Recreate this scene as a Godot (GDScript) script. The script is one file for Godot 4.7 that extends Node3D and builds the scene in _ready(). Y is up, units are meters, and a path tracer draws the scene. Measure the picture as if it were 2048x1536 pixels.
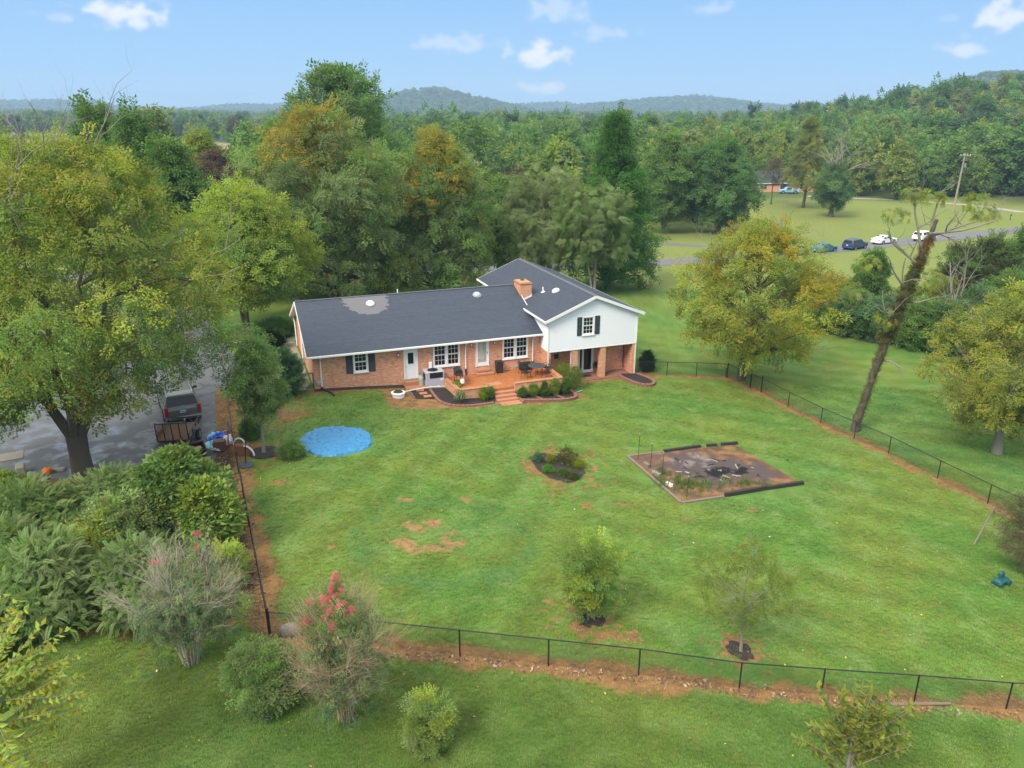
extends Node3D

const OX := -13.0
const OZ := -48.46
const TH := 0.35256
const CU := 0.93849
const SU := 0.34530

var rng := RandomNumberGenerator.new()
var taken := {}
var mats := {}
var n1 := FastNoiseLite.new()
var n2 := FastNoiseLite.new()
var n3 := FastNoiseLite.new()
var n4 := FastNoiseLite.new()
var white_all := func(_x: float, _z: float) -> Color: return Color.WHITE


func _ready() -> void:
	rng.seed = 77
	n1.seed = 3; n1.frequency = 0.11; n1.fractal_octaves = 4
	n2.seed = 9; n2.frequency = 0.55; n2.fractal_octaves = 3
	n4.seed = 40; n4.frequency = 1.7; n4.fractal_octaves = 3
	n3.seed = 21; n3.frequency = 0.016; n3.fractal_octaves = 4
	view_and_light()
	make_materials()
	make_sprigs()
	make_ground()
	make_roads()
	make_hills()
	make_house()
	make_patio()
	make_garden()
	make_yard_things()
	make_driveway_things()
	make_fences()
	make_vehicles()
	make_far_buildings()
	make_poles()
	make_near_trees()
	make_forest()
	make_grass()


func view_and_light() -> void:
	var cam := Camera3D.new()
	cam.name = "camera"
	cam.position = Vector3(0, 17.5, 0)
	cam.rotation_degrees = Vector3(-19.45, 0, 0)
	cam.fov = 52.425
	cam.near = 0.3
	cam.far = 14000.0
	add_child(cam)
	cam.current = true
	var sun := DirectionalLight3D.new()
	sun.name = "sun"
	sun.light_energy = 0.5
	sun.light_color = Color(1.0, 0.95, 0.86)
	sun.light_angular_distance = 22.0
	sun.shadow_enabled = true
	sun.rotation_degrees = Vector3(-45, -40, 0)
	add_child(sun)
	var env := Environment.new()
	env.background_mode = Environment.BG_SKY
	var sky := Sky.new()
	var sm := PanoramaSkyMaterial.new()
	sm.panorama = sky_picture()
	sky.sky_material = sm
	env.sky = sky
	env.tonemap_mode = Environment.TONE_MAPPER_LINEAR
	env.tonemap_exposure = 3.05
	env.sdfgi_enabled = true
	env.ssao_enabled = true
	env.ssil_enabled = true
	env.fog_enabled = true
	env.fog_density = 0.00025
	env.fog_light_color = Color(0.72, 0.86, 1.0)
	var we := WorldEnvironment.new()
	we.name = "world"
	we.environment = env
	add_child(we)


# The sky: pale blue near the horizon, deeper blue above, thin bright veil higher up, small fair-weather clouds.
func sky_picture() -> Texture2D:
	var w := 3072
	var h := 1536
	var im := Image.create(w, h, false, Image.FORMAT_RGBF)
	var stops := [[-90.0, Color(0.09, 0.13, 0.07)], [-2.0, Color(0.11, 0.16, 0.13)], [-0.2, Color(0.16, 0.23, 0.305)], [0.0, Color(0.172, 0.243, 0.32)], [2.5, Color(0.14, 0.226, 0.329)], [7.0, Color(0.107, 0.198, 0.324)], [16.0, Color(0.23, 0.30, 0.385)], [30.0, Color(0.46, 0.49, 0.51)], [55.0, Color(0.61, 0.61, 0.59)], [90.0, Color(0.65, 0.65, 0.63)]]
	for y in h:
		var el := 90.0 - (y + 0.5) * 180.0 / h
		var k := 0
		while k < stops.size() - 2 and el > stops[k + 1][0]:
			k += 1
		var t := clampf((el - stops[k][0]) / (stops[k + 1][0] - stops[k][0]), 0, 1)
		var c: Color = stops[k][1].lerp(stops[k + 1][1], t)
		im.fill_rect(Rect2i(0, y, w, 1), c)
	var cn := FastNoiseLite.new()
	cn.seed = 5; cn.frequency = 0.35; cn.fractal_octaves = 5
	# azimuth in degrees right of the view, elevation, half width, half height, strength
	var clouds := [[-24.5, 5.40, 2.6, 1.2, 0.95], [-28.0, 5.13, 1.5, 0.35, 0.3], [-3.8, 4.03, 3.2, 0.85, 0.42], [1.8, 3.36, 2.2, 1.1, 1.0], [2.9, 6.10, 2.5, 1.2, 0.4], [6.2, 4.69, 2.3, 0.66, 0.35], [2.1, 1.27, 2.0, 0.7, 0.8], [13.1, 6.15, 1.3, 0.55, 0.35], [29.9, 5.1, 1.75, 1.3, 0.9], [28.0, 3.38, 1.6, 0.7, 0.7], [26.8, 5.1, 0.8, 0.32, 0.2]]
	var r2 := RandomNumberGenerator.new()
	r2.seed = 12
	for i in 70:
		var az := r2.randf_range(42, 318)
		clouds.append([az, r2.randf_range(1.5, 14), r2.randf_range(1.5, 4), r2.randf_range(0.6, 1.6), r2.randf_range(0.3, 0.9)])
	for c in clouds:
		var px := w / 360.0
		var cx: float = c[0] * px  # the left edge of the picture lies straight ahead
		var cy: float = (90.0 - c[1]) * h / 180.0
		var hw: float = c[2] * px
		var hh: float = c[3] * px
		for yy in range(int(cy - hh * 1.5), int(cy + hh * 1.5) + 1):
			for xx in range(int(cx - hw * 1.3), int(cx + hw * 1.3) + 1):
				var dx := (xx - cx) / hw
				var dy := (yy - cy) / hh
				if dy > 0.0:
					dy *= 1.5
				var d := sqrt(dx * dx + dy * dy)
				var a: float = (1.05 - d) * 1.5 + cn.get_noise_2d(xx * 0.22, yy * 0.34) * 1.3
				a = smoothstep(0.0, 1.25, a) * c[4] * 0.9
				if a > 0.01:
					var xw := posmod(xx, w)
					im.set_pixel(xw, yy, im.get_pixel(xw, yy).lerp(Color(0.33, 0.336, 0.347), a))
	return ImageTexture.create_from_image(im)


# ---------------------------------------------------------------- terrain
func ter(x: float, z: float) -> float:
	var dx := x - OX
	var dz := z - OZ
	var u := dx * CU - dz * SU
	var v := -dx * SU - dz * CU
	var h := 0.1 - 1.27 * smoothstep(-4.0, 19.0, u) - 0.7 * smoothstep(19.0, 48.0, u)
	h -= 3.0 * smoothstep(14.0, 75.0, v)
	if x > 60.0 and z < -230.0:
		var d := Vector2((x - 310.0) / 200.0, (z + 430.0) / 180.0).length()
		h += 21.0 * (1.0 - smoothstep(0.1, 1.0, d))
	return h


func onto(x: float, z: float, up := 0.0) -> Vector3:
	return Vector3(x, ter(x, z) + up, z)


# a point of the house's own frame (along the front, height, back) in the world
func hw(u: float, h: float, v: float) -> Vector3:
	return Vector3(OX + u * CU - v * SU, h, OZ - u * SU - v * CU)


func hg(u: float, v: float, up := 0.0) -> Vector3:
	var p := hw(u, 0, v)
	return onto(p.x, p.z, up)


# ---------------------------------------------------------------- naming
func numbered(n: String) -> String:
	if not taken.has(n):
		taken[n] = 0
		return n
	taken[n] += 1
	return "%s_%03d" % [n, taken[n]]


func tag(o: Node, label: String, category: String, group := "") -> Node:
	o.set_meta("label", label)
	o.set_meta("category", category)
	if group != "":
		o.set_meta("group", group)
	return o


func thing(called: String, label: String, category: String, at := Vector3.ZERO, turn := 0.0, group := "") -> Node3D:
	var o := Node3D.new()
	o.name = numbered(called)
	o.position = at
	o.rotation.y = turn
	add_child(o)
	tag(o, label, category, group)
	return o


func obj(called: String, m: Mesh, mat: Material, parent: Node = null) -> MeshInstance3D:
	var o := MeshInstance3D.new()
	o.mesh = m
	if mat:
		o.material_override = mat
	if parent:
		o.name = called
		parent.add_child(o, true)
	else:
		o.name = numbered(called)
		add_child(o)
	return o


func struct(called: String, m: Mesh, mat: Material) -> MeshInstance3D:
	var o := obj(called, m, mat)
	o.set_meta("kind", "structure")
	return o


func dup(src: Node3D, at: Vector3, turn := 0.0, label := "") -> Node3D:
	var c: Node3D = src.duplicate()
	c.name = numbered(str(src.name).rstrip("0123456789_"))
	c.position = at
	c.rotation.y = turn
	add_child(c)
	if label != "":
		c.set_meta("label", label)
	return c


# ---------------------------------------------------------------- mesh builder
class MB:
	var v := PackedVector3Array()
	var n := PackedVector3Array()
	var c := PackedColorArray()
	var uv := PackedVector2Array()
	var col := Color.WHITE
	var with_uv := false

	func tri(a: Vector3, b: Vector3, d: Vector3) -> void:
		var nn := (d - a).cross(b - a).normalized()
		v.append(a); v.append(b); v.append(d)
		n.append(nn); n.append(nn); n.append(nn)
		c.append(col); c.append(col); c.append(col)

	func quad(a: Vector3, b: Vector3, d: Vector3, e: Vector3) -> void:
		tri(a, b, d)
		tri(a, d, e)

	# a flat convex face turned so that it looks away from a point inside
	func face(p: Array, inside: Vector3) -> void:
		var nn: Vector3 = (p[2] - p[0]).cross(p[1] - p[0])
		if nn.dot(p[0] - inside) < 0.0:
			p.reverse()
		for i in range(1, p.size() - 1):
			tri(p[0], p[i], p[i + 1])

	func box(ce: Vector3, s: Vector3, b := Basis.IDENTITY, ch := 0.0) -> void:
		var h := s * 0.5
		if ch <= 0.0:
			for ax in 3:
				for sg in [-1.0, 1.0]:
					var o := Vector3.ZERO; o[ax] = h[ax] * sg
					var e1 := Vector3.ZERO; e1[(ax + 1) % 3] = h[(ax + 1) % 3]
					var e2 := Vector3.ZERO; e2[(ax + 2) % 3] = h[(ax + 2) % 3]
					face([ce + b * (o - e1 - e2), ce + b * (o + e1 - e2), ce + b * (o + e1 + e2), ce + b * (o - e1 + e2)], ce)
			return
		ch = minf(ch, minf(h.x, minf(h.y, h.z)) * 0.9)
		for ax in 3:
			var a1 := (ax + 1) % 3
			var a2 := (ax + 2) % 3
			for sg in [-1.0, 1.0]:
				var p := []
				for q in [[-1, -1], [1, -1], [1, 1], [-1, 1]]:
					var w := Vector3.ZERO
					w[ax] = h[ax] * sg; w[a1] = (h[a1] - ch) * q[0]; w[a2] = (h[a2] - ch) * q[1]
					p.append(ce + b * w)
				face(p, ce)
			for s1 in [-1.0, 1.0]:
				for s2 in [-1.0, 1.0]:
					var p := []
					for q in [[-1, 0], [1, 0], [1, 1], [-1, 1]]:
						var w := Vector3.ZERO
						w[ax] = (h[ax] - ch) * q[0]
						w[a1] = (h[a1] - (ch if q[1] == 1 else 0.0)) * s1
						w[a2] = (h[a2] - (0.0 if q[1] == 1 else ch)) * s2
						p.append(ce + b * w)
					face(p, ce)
		for sx in [-1.0, 1.0]:
			for sy in [-1.0, 1.0]:
				for sz in [-1.0, 1.0]:
					face([ce + b * Vector3(h.x * sx, (h.y - ch) * sy, (h.z - ch) * sz), ce + b * Vector3((h.x - ch) * sx, h.y * sy, (h.z - ch) * sz), ce + b * Vector3((h.x - ch) * sx, (h.y - ch) * sy, h.z * sz)], ce)

	func bar(a: Vector3, b: Vector3, w: float, t: float, up := Vector3.UP) -> void:
		var d := (b - a)
		var z := d.normalized()
		if absf(z.dot(up)) > 0.99:
			up = Vector3.RIGHT
		var x := up.cross(z).normalized()
		box((a + b) * 0.5, Vector3(w, t, d.length()), Basis(x, z.cross(x), z))

	func tube(p: PackedVector3Array, r: PackedFloat32Array, sides := 6, caps := true) -> void:
		var m := p.size()
		var ringv := []
		var ringn := []
		var ref := Vector3.RIGHT
		for i in m:
			var d := (p[mini(i + 1, m - 1)] - p[maxi(i - 1, 0)]).normalized()
			if absf(d.dot(ref)) > 0.95:
				ref = Vector3.FORWARD if absf(d.z) < 0.9 else Vector3.UP
			var x := (ref - d * d.dot(ref)).normalized()
			var y := d.cross(x)
			ref = x
			var rv := PackedVector3Array()
			var rn := PackedVector3Array()
			for k in sides:
				var a := TAU * k / sides
				var o := x * cos(a) + y * sin(a)
				rn.append(o)
				rv.append(p[i] + o * r[i])
			ringv.append(rv)
			ringn.append(rn)
		for i in m - 1:
			for k in sides:
				var k2 := (k + 1) % sides
				for q in [[i, k], [i + 1, k], [i + 1, k2], [i, k], [i + 1, k2], [i, k2]]:
					v.append(ringv[q[0]][q[1]]); n.append(ringn[q[0]][q[1]]); c.append(col)
		if caps:
			for e in [0, m - 1]:
				var inner := p[1] if e == 0 else p[m - 2]
				var f := []
				for k in sides:
					f.append(ringv[e][k])
				face(f, inner)

	# turned shape: profile of (radius, height) about the y axis of t
	func lathe(prof: Array, t := Transform3D.IDENTITY, sides := 16, squash := Vector2.ONE) -> void:
		for i in prof.size() - 1:
			var a: Vector2 = prof[i]
			var b: Vector2 = prof[i + 1]
			var sl := Vector2(b.y - a.y, a.x - b.x).normalized()
			for k in sides:
				var q := []
				for w in [[a, k], [b, k], [b, k + 1], [a, k + 1]]:
					var an: float = TAU * w[1] / sides
					q.append([t * Vector3(cos(an) * w[0].x * squash.x, w[0].y, sin(an) * w[0].x * squash.y), (t.basis * Vector3(cos(an) * sl.x, sl.y, sin(an) * sl.x)).normalized()])
				for s in [0, 1, 2, 0, 2, 3]:
					v.append(q[s][0]); n.append(q[s][1]); c.append(col)

	# upright prism over a polygon of (x, z) points
	func prism(poly: PackedVector2Array, y0: float, y1: float, t := Transform3D.IDENTITY, side_only := false) -> void:
		var m := poly.size()
		var mid := Vector2.ZERO
		for q in poly:
			mid += q / m
		var cw := Geometry2D.is_polygon_clockwise(poly)
		for i in m:
			var a := poly[i]
			var b := poly[(i + 1) % m]
			if cw:
				var s := a; a = b; b = s
			quad(t * Vector3(a.x, y0, a.y), t * Vector3(b.x, y0, b.y), t * Vector3(b.x, y1, b.y), t * Vector3(a.x, y1, a.y))
		if side_only:
			return
		var ix := Geometry2D.triangulate_polygon(poly)
		for i in range(0, ix.size(), 3):
			var a := poly[ix[i]]
			var b := poly[ix[i + 1]]
			var d := poly[ix[i + 2]]
			if (b - a).cross(d - a) > 0.0:
				var s := b; b = d; d = s
			tri(t * Vector3(a.x, y1, a.y), t * Vector3(d.x, y1, d.y), t * Vector3(b.x, y1, b.y))
			tri(t * Vector3(a.x, y0, a.y), t * Vector3(b.x, y0, b.y), t * Vector3(d.x, y0, d.y))

	func stamp(o: MB, t: Transform3D, tint := Color.WHITE) -> void:
		v.append_array(t * o.v)
		n.append_array(Transform3D(t.basis.orthonormalized(), Vector3.ZERO) * o.n)
		var k := o.c.size()
		if o.col == Color.WHITE:
			var cc := PackedColorArray()
			cc.resize(k)
			cc.fill(tint)
			c.append_array(cc)
		else:
			for q in o.c:
				c.append(q * tint)

	func blob(ce: Vector3, rad: Vector3, noise: FastNoiseLite, amp: float, rings := 8, sides := 12) -> void:
		var grid := []
		for i in rings + 1:
			var row := PackedVector3Array()
			var la := PI * i / rings - PI / 2
			for k in sides + 1:
				var lo := TAU * (k % sides) / sides
				var d := Vector3(cos(la) * cos(lo), sin(la), cos(la) * sin(lo))
				row.append(ce + d * rad * (1.0 + amp * noise.get_noise_3dv((ce + d * rad) * 2.0)))
			grid.append(row)
		for i in rings:
			for k in sides:
				if i > 0:
					face([grid[i][k], grid[i][k + 1], grid[i + 1][k + 1]], ce)
				if i < rings - 1 or i == 0:
					face([grid[i][k], grid[i + 1][k + 1], grid[i + 1][k]], ce)
				elif i == rings - 1:
					pass

	func mesh() -> ArrayMesh:
		# every triangle is wound so that its front lies on the side of its normal
		for i in range(0, v.size(), 3):
			if (v[i + 2] - v[i]).cross(v[i + 1] - v[i]).dot(n[i] + n[i + 1] + n[i + 2]) < 0.0:
				var s := v[i + 1]; v[i + 1] = v[i + 2]; v[i + 2] = s
				s = n[i + 1]; n[i + 1] = n[i + 2]; n[i + 2] = s
				var k := c[i + 1]; c[i + 1] = c[i + 2]; c[i + 2] = k
				if uv.size() == v.size():
					var w := uv[i + 1]; uv[i + 1] = uv[i + 2]; uv[i + 2] = w
		var a := []
		a.resize(Mesh.ARRAY_MAX)
		a[Mesh.ARRAY_VERTEX] = v
		a[Mesh.ARRAY_NORMAL] = n
		a[Mesh.ARRAY_COLOR] = c
		if uv.size() == v.size():
			a[Mesh.ARRAY_TEX_UV] = uv
		var m := ArrayMesh.new()
		m.add_surface_from_arrays(Mesh.PRIMITIVE_TRIANGLES, a)
		return m


func box_mesh(ce: Vector3, s: Vector3, ch := 0.0, b := Basis.IDENTITY) -> ArrayMesh:
	var m := MB.new()
	m.box(ce, s, b, ch)
	return m.mesh()


func tube_mesh(p: Array, r: Array, sides := 8) -> ArrayMesh:
	var m := MB.new()
	m.tube(PackedVector3Array(p), PackedFloat32Array(r), sides)
	return m.mesh()


# a sheet over a polygon of world (x, z) points that follows the ground, cut into cells of about one step
func sheet(poly: PackedVector2Array, up: float, step: float, shade) -> ArrayMesh:
	var m := MB.new()
	var lo := poly[0]
	var hi := poly[0]
	for q in poly:
		lo = lo.min(q)
		hi = hi.max(q)
	var x := lo.x
	while x < hi.x:
		var z := lo.y
		while z < hi.y:
			var cell := PackedVector2Array([Vector2(x, z), Vector2(x + step, z), Vector2(x + step, z + step), Vector2(x, z + step)])
			for part in Geometry2D.intersect_polygons(poly, cell):
				var ix := Geometry2D.triangulate_polygon(part)
				for i in range(0, ix.size(), 3):
					var a: Vector2 = part[ix[i]]
					var b: Vector2 = part[ix[i + 1]]
					var d: Vector2 = part[ix[i + 2]]
					if (b - a).cross(d - a) < 0.0:
						var s := b; b = d; d = s
					for q in [a, b, d]:
						m.v.append(Vector3(q.x, ter(q.x, q.y) + up, q.y))
						m.n.append(Vector3.UP)
						m.c.append(shade.call(q.x, q.y))
			z += step
		x += step
	return m.mesh()


func ring_poly(c: Vector2, rx: float, rz: float, rough: float, count := 28, sd := 0.0) -> PackedVector2Array:
	var p := PackedVector2Array()
	for k in count:
		var a := TAU * k / count
		var r := 1.0 + rough * n2.get_noise_2d(cos(a) * 2.0 + sd, sin(a) * 2.0 + sd * 3.1) * 2.0
		p.append(c + Vector2(cos(a) * rx, sin(a) * rz) * r)
	return p


# ---------------------------------------------------------------- materials
func lin(r: float, g: float, b: float) -> Color:
	return Color(r, g, b).linear_to_srgb()


func plain(key: String, c: Color, rough := 0.8, metal := 0.0, spec := 0.5) -> StandardMaterial3D:
	var m := StandardMaterial3D.new()
	m.resource_name = key
	m.albedo_color = c.linear_to_srgb()
	m.roughness = rough
	m.metallic = metal
	m.metallic_specular = spec
	mats[key] = m
	return m


func noise_picture(size: int, sd: int, freq: float, oct: int, lo: Color, hi: Color, gain := 0.5) -> Image:
	var nz := FastNoiseLite.new()
	nz.seed = sd; nz.frequency = freq; nz.fractal_octaves = oct; nz.fractal_gain = gain
	var g := nz.get_seamless_image(size, size, false, false, 0.12, true)
	g.convert(Image.FORMAT_L8)
	var d := g.get_data()
	var o := PackedByteArray()
	o.resize(d.size() * 3)
	var lut := []
	for i in 256:
		var cc := lo.lerp(hi, i / 255.0)
		lut.append(PackedByteArray([clampi(int(cc.r * 255), 0, 255), clampi(int(cc.g * 255), 0, 255), clampi(int(cc.b * 255), 0, 255)]))
	for i in d.size():
		var l: PackedByteArray = lut[d[i]]
		o[i * 3] = l[0]; o[i * 3 + 1] = l[1]; o[i * 3 + 2] = l[2]
	return Image.create_from_data(size, size, false, Image.FORMAT_RGB8, o)


func tex(im: Image) -> ImageTexture:
	return ImageTexture.create_from_image(im)


func grained(key: String, c: Color, rough: float, im: Texture2D, meters: float, relief := 0.0, world := true) -> StandardMaterial3D:
	var m := plain(key, c, rough)
	m.albedo_texture = im
	m.uv1_triplanar = true
	m.uv1_world_triplanar = world
	m.uv1_scale = Vector3.ONE / meters
	if relief > 0.0:
		m.heightmap_enabled = true
		m.heightmap_texture = im
		m.heightmap_scale = relief
	m.vertex_color_use_as_albedo = true
	return m


func brick_pictures() -> Array:
	var s := 1024
	var im := Image.create(s, s, false, Image.FORMAT_RGB8)
	var hm := Image.create(s, s, false, Image.FORMAT_RGB8)
	im.fill(lin(0.52, 0.39, 0.29))
	hm.fill(Color(0.25, 0.25, 0.25))
	var r := RandomNumberGenerator.new()
	r.seed = 4
	var rows := 42
	var cols := 16
	for j in rows:
		var y0 := int(round(float(j) * s / rows))
		var y1 := int(round(float(j + 1) * s / rows))
		for i in cols:
			var x0 := int((i + (0.5 if j % 2 else 0.0)) * s / cols)
			var t := r.randf()
			var c := Color(0.53, 0.195, 0.10).lerp(Color(0.60, 0.27, 0.145), t)
			if r.randf() < 0.16:
				c = Color(0.45, 0.15, 0.08)
			elif r.randf() < 0.14:
				c = Color(0.62, 0.34, 0.21)
			var k := r.randf_range(0.88, 1.08)
			c = (c * k).linear_to_srgb()
			var g := r.randf_range(0.72, 0.95)
			for part in ([x0] if x0 + 64 <= s else [x0, x0 - s]):
				im.fill_rect(Rect2i(part + 2, y0 + 3, 60, y1 - y0 - 4), c)
				hm.fill_rect(Rect2i(part + 2, y0 + 3, 60, y1 - y0 - 4), Color(g, g, g))
	var gr := noise_picture(s, 8, 0.06, 4, Color(0.25, 0.2, 0.18), Color(1, 0.95, 0.9))
	gr.convert(Image.FORMAT_RGBA8)
	im.convert(Image.FORMAT_RGBA8)
	var d := gr.get_data()
	for i in range(3, d.size(), 4):
		d[i] = 34
	gr = Image.create_from_data(s, s, false, Image.FORMAT_RGBA8, d)
	im.blend_rect(gr, Rect2i(0, 0, s, s), Vector2i.ZERO)
	return [tex(im), tex(hm)]


func shingle_picture() -> Image:
	var s := 1024  # 4 m square
	var im := Image.create(s, s, false, Image.FORMAT_RGB8)
	var r := RandomNumberGenerator.new()
	r.seed = 14
	var rows := 28
	for j in rows:
		var y0 := int(round(float(j) * s / rows))
		var y1 := int(round(float(j + 1) * s / rows))
		var rowk := r.randf_range(0.94, 1.06)
		var x := -r.randi_range(0, 60)
		while x < s:
			var w := r.randi_range(34, 90)
			var k := r.randf_range(0.9, 1.1) * rowk * 0.8
			im.fill_rect(Rect2i(x, y0, w, y1 - y0), lin(0.60 * k, 0.62 * k, 0.68 * k))
			x += w
		im.fill_rect(Rect2i(0, y1 - 3, s, 3), lin(0.20, 0.21, 0.24))
	return im


func make_materials() -> void:
	var fine := tex(noise_picture(512, 1, 0.05, 5, Color(0.5, 0.5, 0.5), Color(1, 1, 1), 0.65))
	var grit := tex(noise_picture(512, 2, 0.12, 4, Color(0.6, 0.6, 0.6), Color(1, 1, 1), 0.7))
	var soft := tex(noise_picture(256, 6, 0.02, 3, Color(0.8, 0.8, 0.8), Color(1, 1, 1)))
	var b := brick_pictures()
	var bm := plain("brick", Color(1.12, 1.1, 1.08), 0.85)
	bm.albedo_texture = b[0]
	bm.uv1_triplanar = true
	bm.uv1_scale = Vector3.ONE / 3.25
	bm.uv1_triplanar_sharpness = 20.0
	bm.heightmap_enabled = true
	bm.heightmap_texture = b[1]
	bm.heightmap_scale = 0.8
	var sh := plain("shingle", Color(0.092, 0.115, 0.15), 0.75, 0.0, 0.4)
	sh.albedo_texture = tex(shingle_picture())
	sh.heightmap_enabled = true
	sh.heightmap_texture = sh.albedo_texture
	sh.heightmap_scale = 0.6
	grained("shingle_pale", Color(0.33, 0.32, 0.36), 0.8, grit, 0.9, 0.0, false)
	grained("lawn", Color(1, 1, 1), 0.95, tex(noise_picture(1024, 17, 0.09, 4, Color(0.62, 0.62, 0.62), Color(0.96, 0.96, 0.96), 0.6)), 5.3, 2.0)
	mats.lawn.metallic_specular = 0.25
	grained("mulch", Color(0.055, 0.045, 0.045), 0.95, fine, 1.3, 4.0)
	grained("dirt", Color(0.30, 0.19, 0.11), 0.95, fine, 1.7, 2.0)
	grained("road", Color(0.21, 0.21, 0.225), 0.85, grit, 1.5, 0.5)
	grained("concrete", Color(0.47, 0.43, 0.38), 0.85, grit, 1.1, 0.4)
	grained("block", Color(0.36, 0.17, 0.125), 0.85, grit, 0.6, 0.6)
	grained("terracotta", Color(0.52, 0.22, 0.12), 0.7, soft, 0.8)
	grained("patio", Color(0.44, 0.16, 0.055), 0.42, soft, 1.9)
	grained("coping", Color(0.62, 0.28, 0.155), 0.75, grit, 0.7, 0.3)
	grained("bark", Color(0.21, 0.175, 0.135), 0.95, fine, 0.55, 5.0)
	grained("barkpale", Color(0.42, 0.385, 0.32), 0.9, fine, 0.5, 2.0)
	grained("timber", Color(0.05, 0.045, 0.042), 0.9, fine, 0.5, 1.5)
	grained("oldwood", Color(0.33, 0.27, 0.21), 0.9, fine, 0.5, 1.0)
	grained("pole", Color(0.56, 0.46, 0.37), 0.9, fine, 0.8, 1.0)
	grained("stone", Color(0.44, 0.41, 0.37), 0.9, grit, 0.4, 1.0)
	grained("card", Color(0.46, 0.29, 0.15), 0.9, soft, 0.6)
	grained("rustfloor", Color(0.20, 0.13, 0.095), 0.85, fine, 0.7, 0.5, false)
	# asphalt with damp smooth patches that mirror the sky
	var asp := grained("asphalt", Color(0.135, 0.145, 0.165), 1.0, tex(noise_picture(1024, 2, 0.22, 3, Color(0.68, 0.68, 0.68), Color(1, 1, 1), 0.7)), 7.0)
	asp.roughness_texture = tex(noise_picture(512, 31, 0.009, 3, Color(-0.1, -0.1, -0.1), Color(1.75, 1.75, 1.75)))
	asp.roughness = 0.85
	plain("white", Color(0.72, 0.735, 0.755), 0.5)
	plain("siding", Color(0.725, 0.745, 0.81), 0.55)
	plain("shutter", Color(0.022, 0.032, 0.05), 0.6)
	plain("dark", Color(0.02, 0.02, 0.022), 0.5)
	plain("black_metal", Color(0.014, 0.015, 0.019), 0.45, 0.0)
	plain("room", Color(0.16, 0.14, 0.12), 0.9)
	plain("acmetal", Color(0.40, 0.41, 0.48), 0.5)
	plain("acgreen", Color(0.33, 0.37, 0.32), 0.6)
	plain("grey_metal", Color(0.35, 0.36, 0.38), 0.4, 0.6)
	plain("dome", Color(0.84, 0.85, 0.84), 0.35)
	plain("domegrey", Color(0.33, 0.40, 0.44), 0.4)
	plain("cloth", Color(0.42, 0.43, 0.30), 0.9)
	plain("rubber", Color(0.013, 0.013, 0.014), 0.8)
	plain("chrome", Color(0.62, 0.62, 0.62), 0.25, 0.9)
	plain("taillight", Color(0.32, 0.015, 0.02), 0.2)
	plain("headlight", Color(0.7, 0.72, 0.74), 0.15)
	plain("plate", Color(0.45, 0.62, 0.78), 0.5)
	plain("plateink", Color(0.05, 0.07, 0.2), 0.6)
	plain("orange", Color(0.75, 0.17, 0.02), 0.6)
	plain("pvc", Color(0.80, 0.80, 0.77), 0.45)
	plain("teal", Color(0.10, 0.42, 0.45), 0.5)
	plain("teal_dark", Color(0.012, 0.085, 0.10), 0.5)
	plain("blue", Color(0.03, 0.10, 0.55), 0.5)
	plain("skyblue", Color(0.22, 0.52, 0.72), 0.55)
	plain("red", Color(0.55, 0.02, 0.035), 0.5)
	plain("brown", Color(0.10, 0.05, 0.03), 0.6)
	plain("rust", Color(0.22, 0.085, 0.035), 0.8)
	plain("pumpkin", Color(0.72, 0.17, 0.015), 0.55)
	plain("carglass", Color(0.012, 0.014, 0.017), 0.05, 0.0, 0.42)
	var tp := plain("tarp", Color(0.028, 0.21, 0.44), 0.42)
	tp.vertex_color_use_as_albedo = true
	var gl := plain("glass", Color(0.8, 0.9, 0.9), 0.04)
	gl.transparency = BaseMaterial3D.TRANSPARENCY_ALPHA
	gl.albedo_color.a = 0.25
	var lf := plain("leaf", Color(1, 1, 1), 0.7, 0.0, 0.3)
	lf.vertex_color_use_as_albedo = true
	lf.backlight_enabled = true
	lf.backlight = Color(0.95, 1.0, 0.7)
	var gs := plain("grassblade", Color(1, 1, 1), 0.9, 0.0, 0.2)
	gs.vertex_color_use_as_albedo = true
	gs.backlight_enabled = true
	gs.backlight = Color(0.4, 0.4, 0.3)
	var tw := plain("twig", Color(1, 1, 1), 0.9)
	tw.vertex_color_use_as_albedo = true


# ---------------------------------------------------------------- ground
const BARE := [[-4.11, -30.69, 0.5, 0.4], [-3.47, -31.09, 0.55, 0.3], [-2.56, -29.32, 0.5, 0.35], [-3.1, -28.9, 0.8, 0.25], [-4.12, -28.94, 0.6, 0.3], [-4.81, -29.3, 0.35, 0.35], [-2.73, -30.17, 0.4, 0.25], [-0.38, -26.52, 0.25, 0.15], [-2.15, -33.68, 0.3, 0.3], [-7.67, -28.68, 0.15, 0.15], [5.33, -34.34, 0.6, 0.12], [11.74, -34.2, 0.3, 0.12], [8.52, -33.02, 0.5, 0.1], [3.69, -34.02, 0.25, 0.2], [-5.16, -33.27, 0.3, 0.2], [2.92, -24.6, 1.1, 1.05], [3.3, -23.6, 0.8, 0.6], [8.13, -23.1, 0.85, 0.8], [2.45, -38.3, 1.85, 2.15], [-13.2, -38.3, 1.5, 1.2], [-14.2, -44.0, 1.4, 2.2], [-11.4, -34.6, 0.4, 0.3]]
const FENCE_L := [Vector2(-8.44, -22.71), Vector2(-14.86, -38.24), Vector2(-17.98, -46.2)]
const FENCE_F := [Vector2(-8.44, -22.71), Vector2(-1.77, -21.96), Vector2(7.56, -21.11), Vector2(16.28, -20.67), Vector2(30.2, -19.9)]
const FENCE_R := [Vector2(30.2, -19.9), Vector2(24.14, -35.32), Vector2(20.77, -43.57), Vector2(16.0, -54.91), Vector2(9.2, -54.9)]


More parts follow.
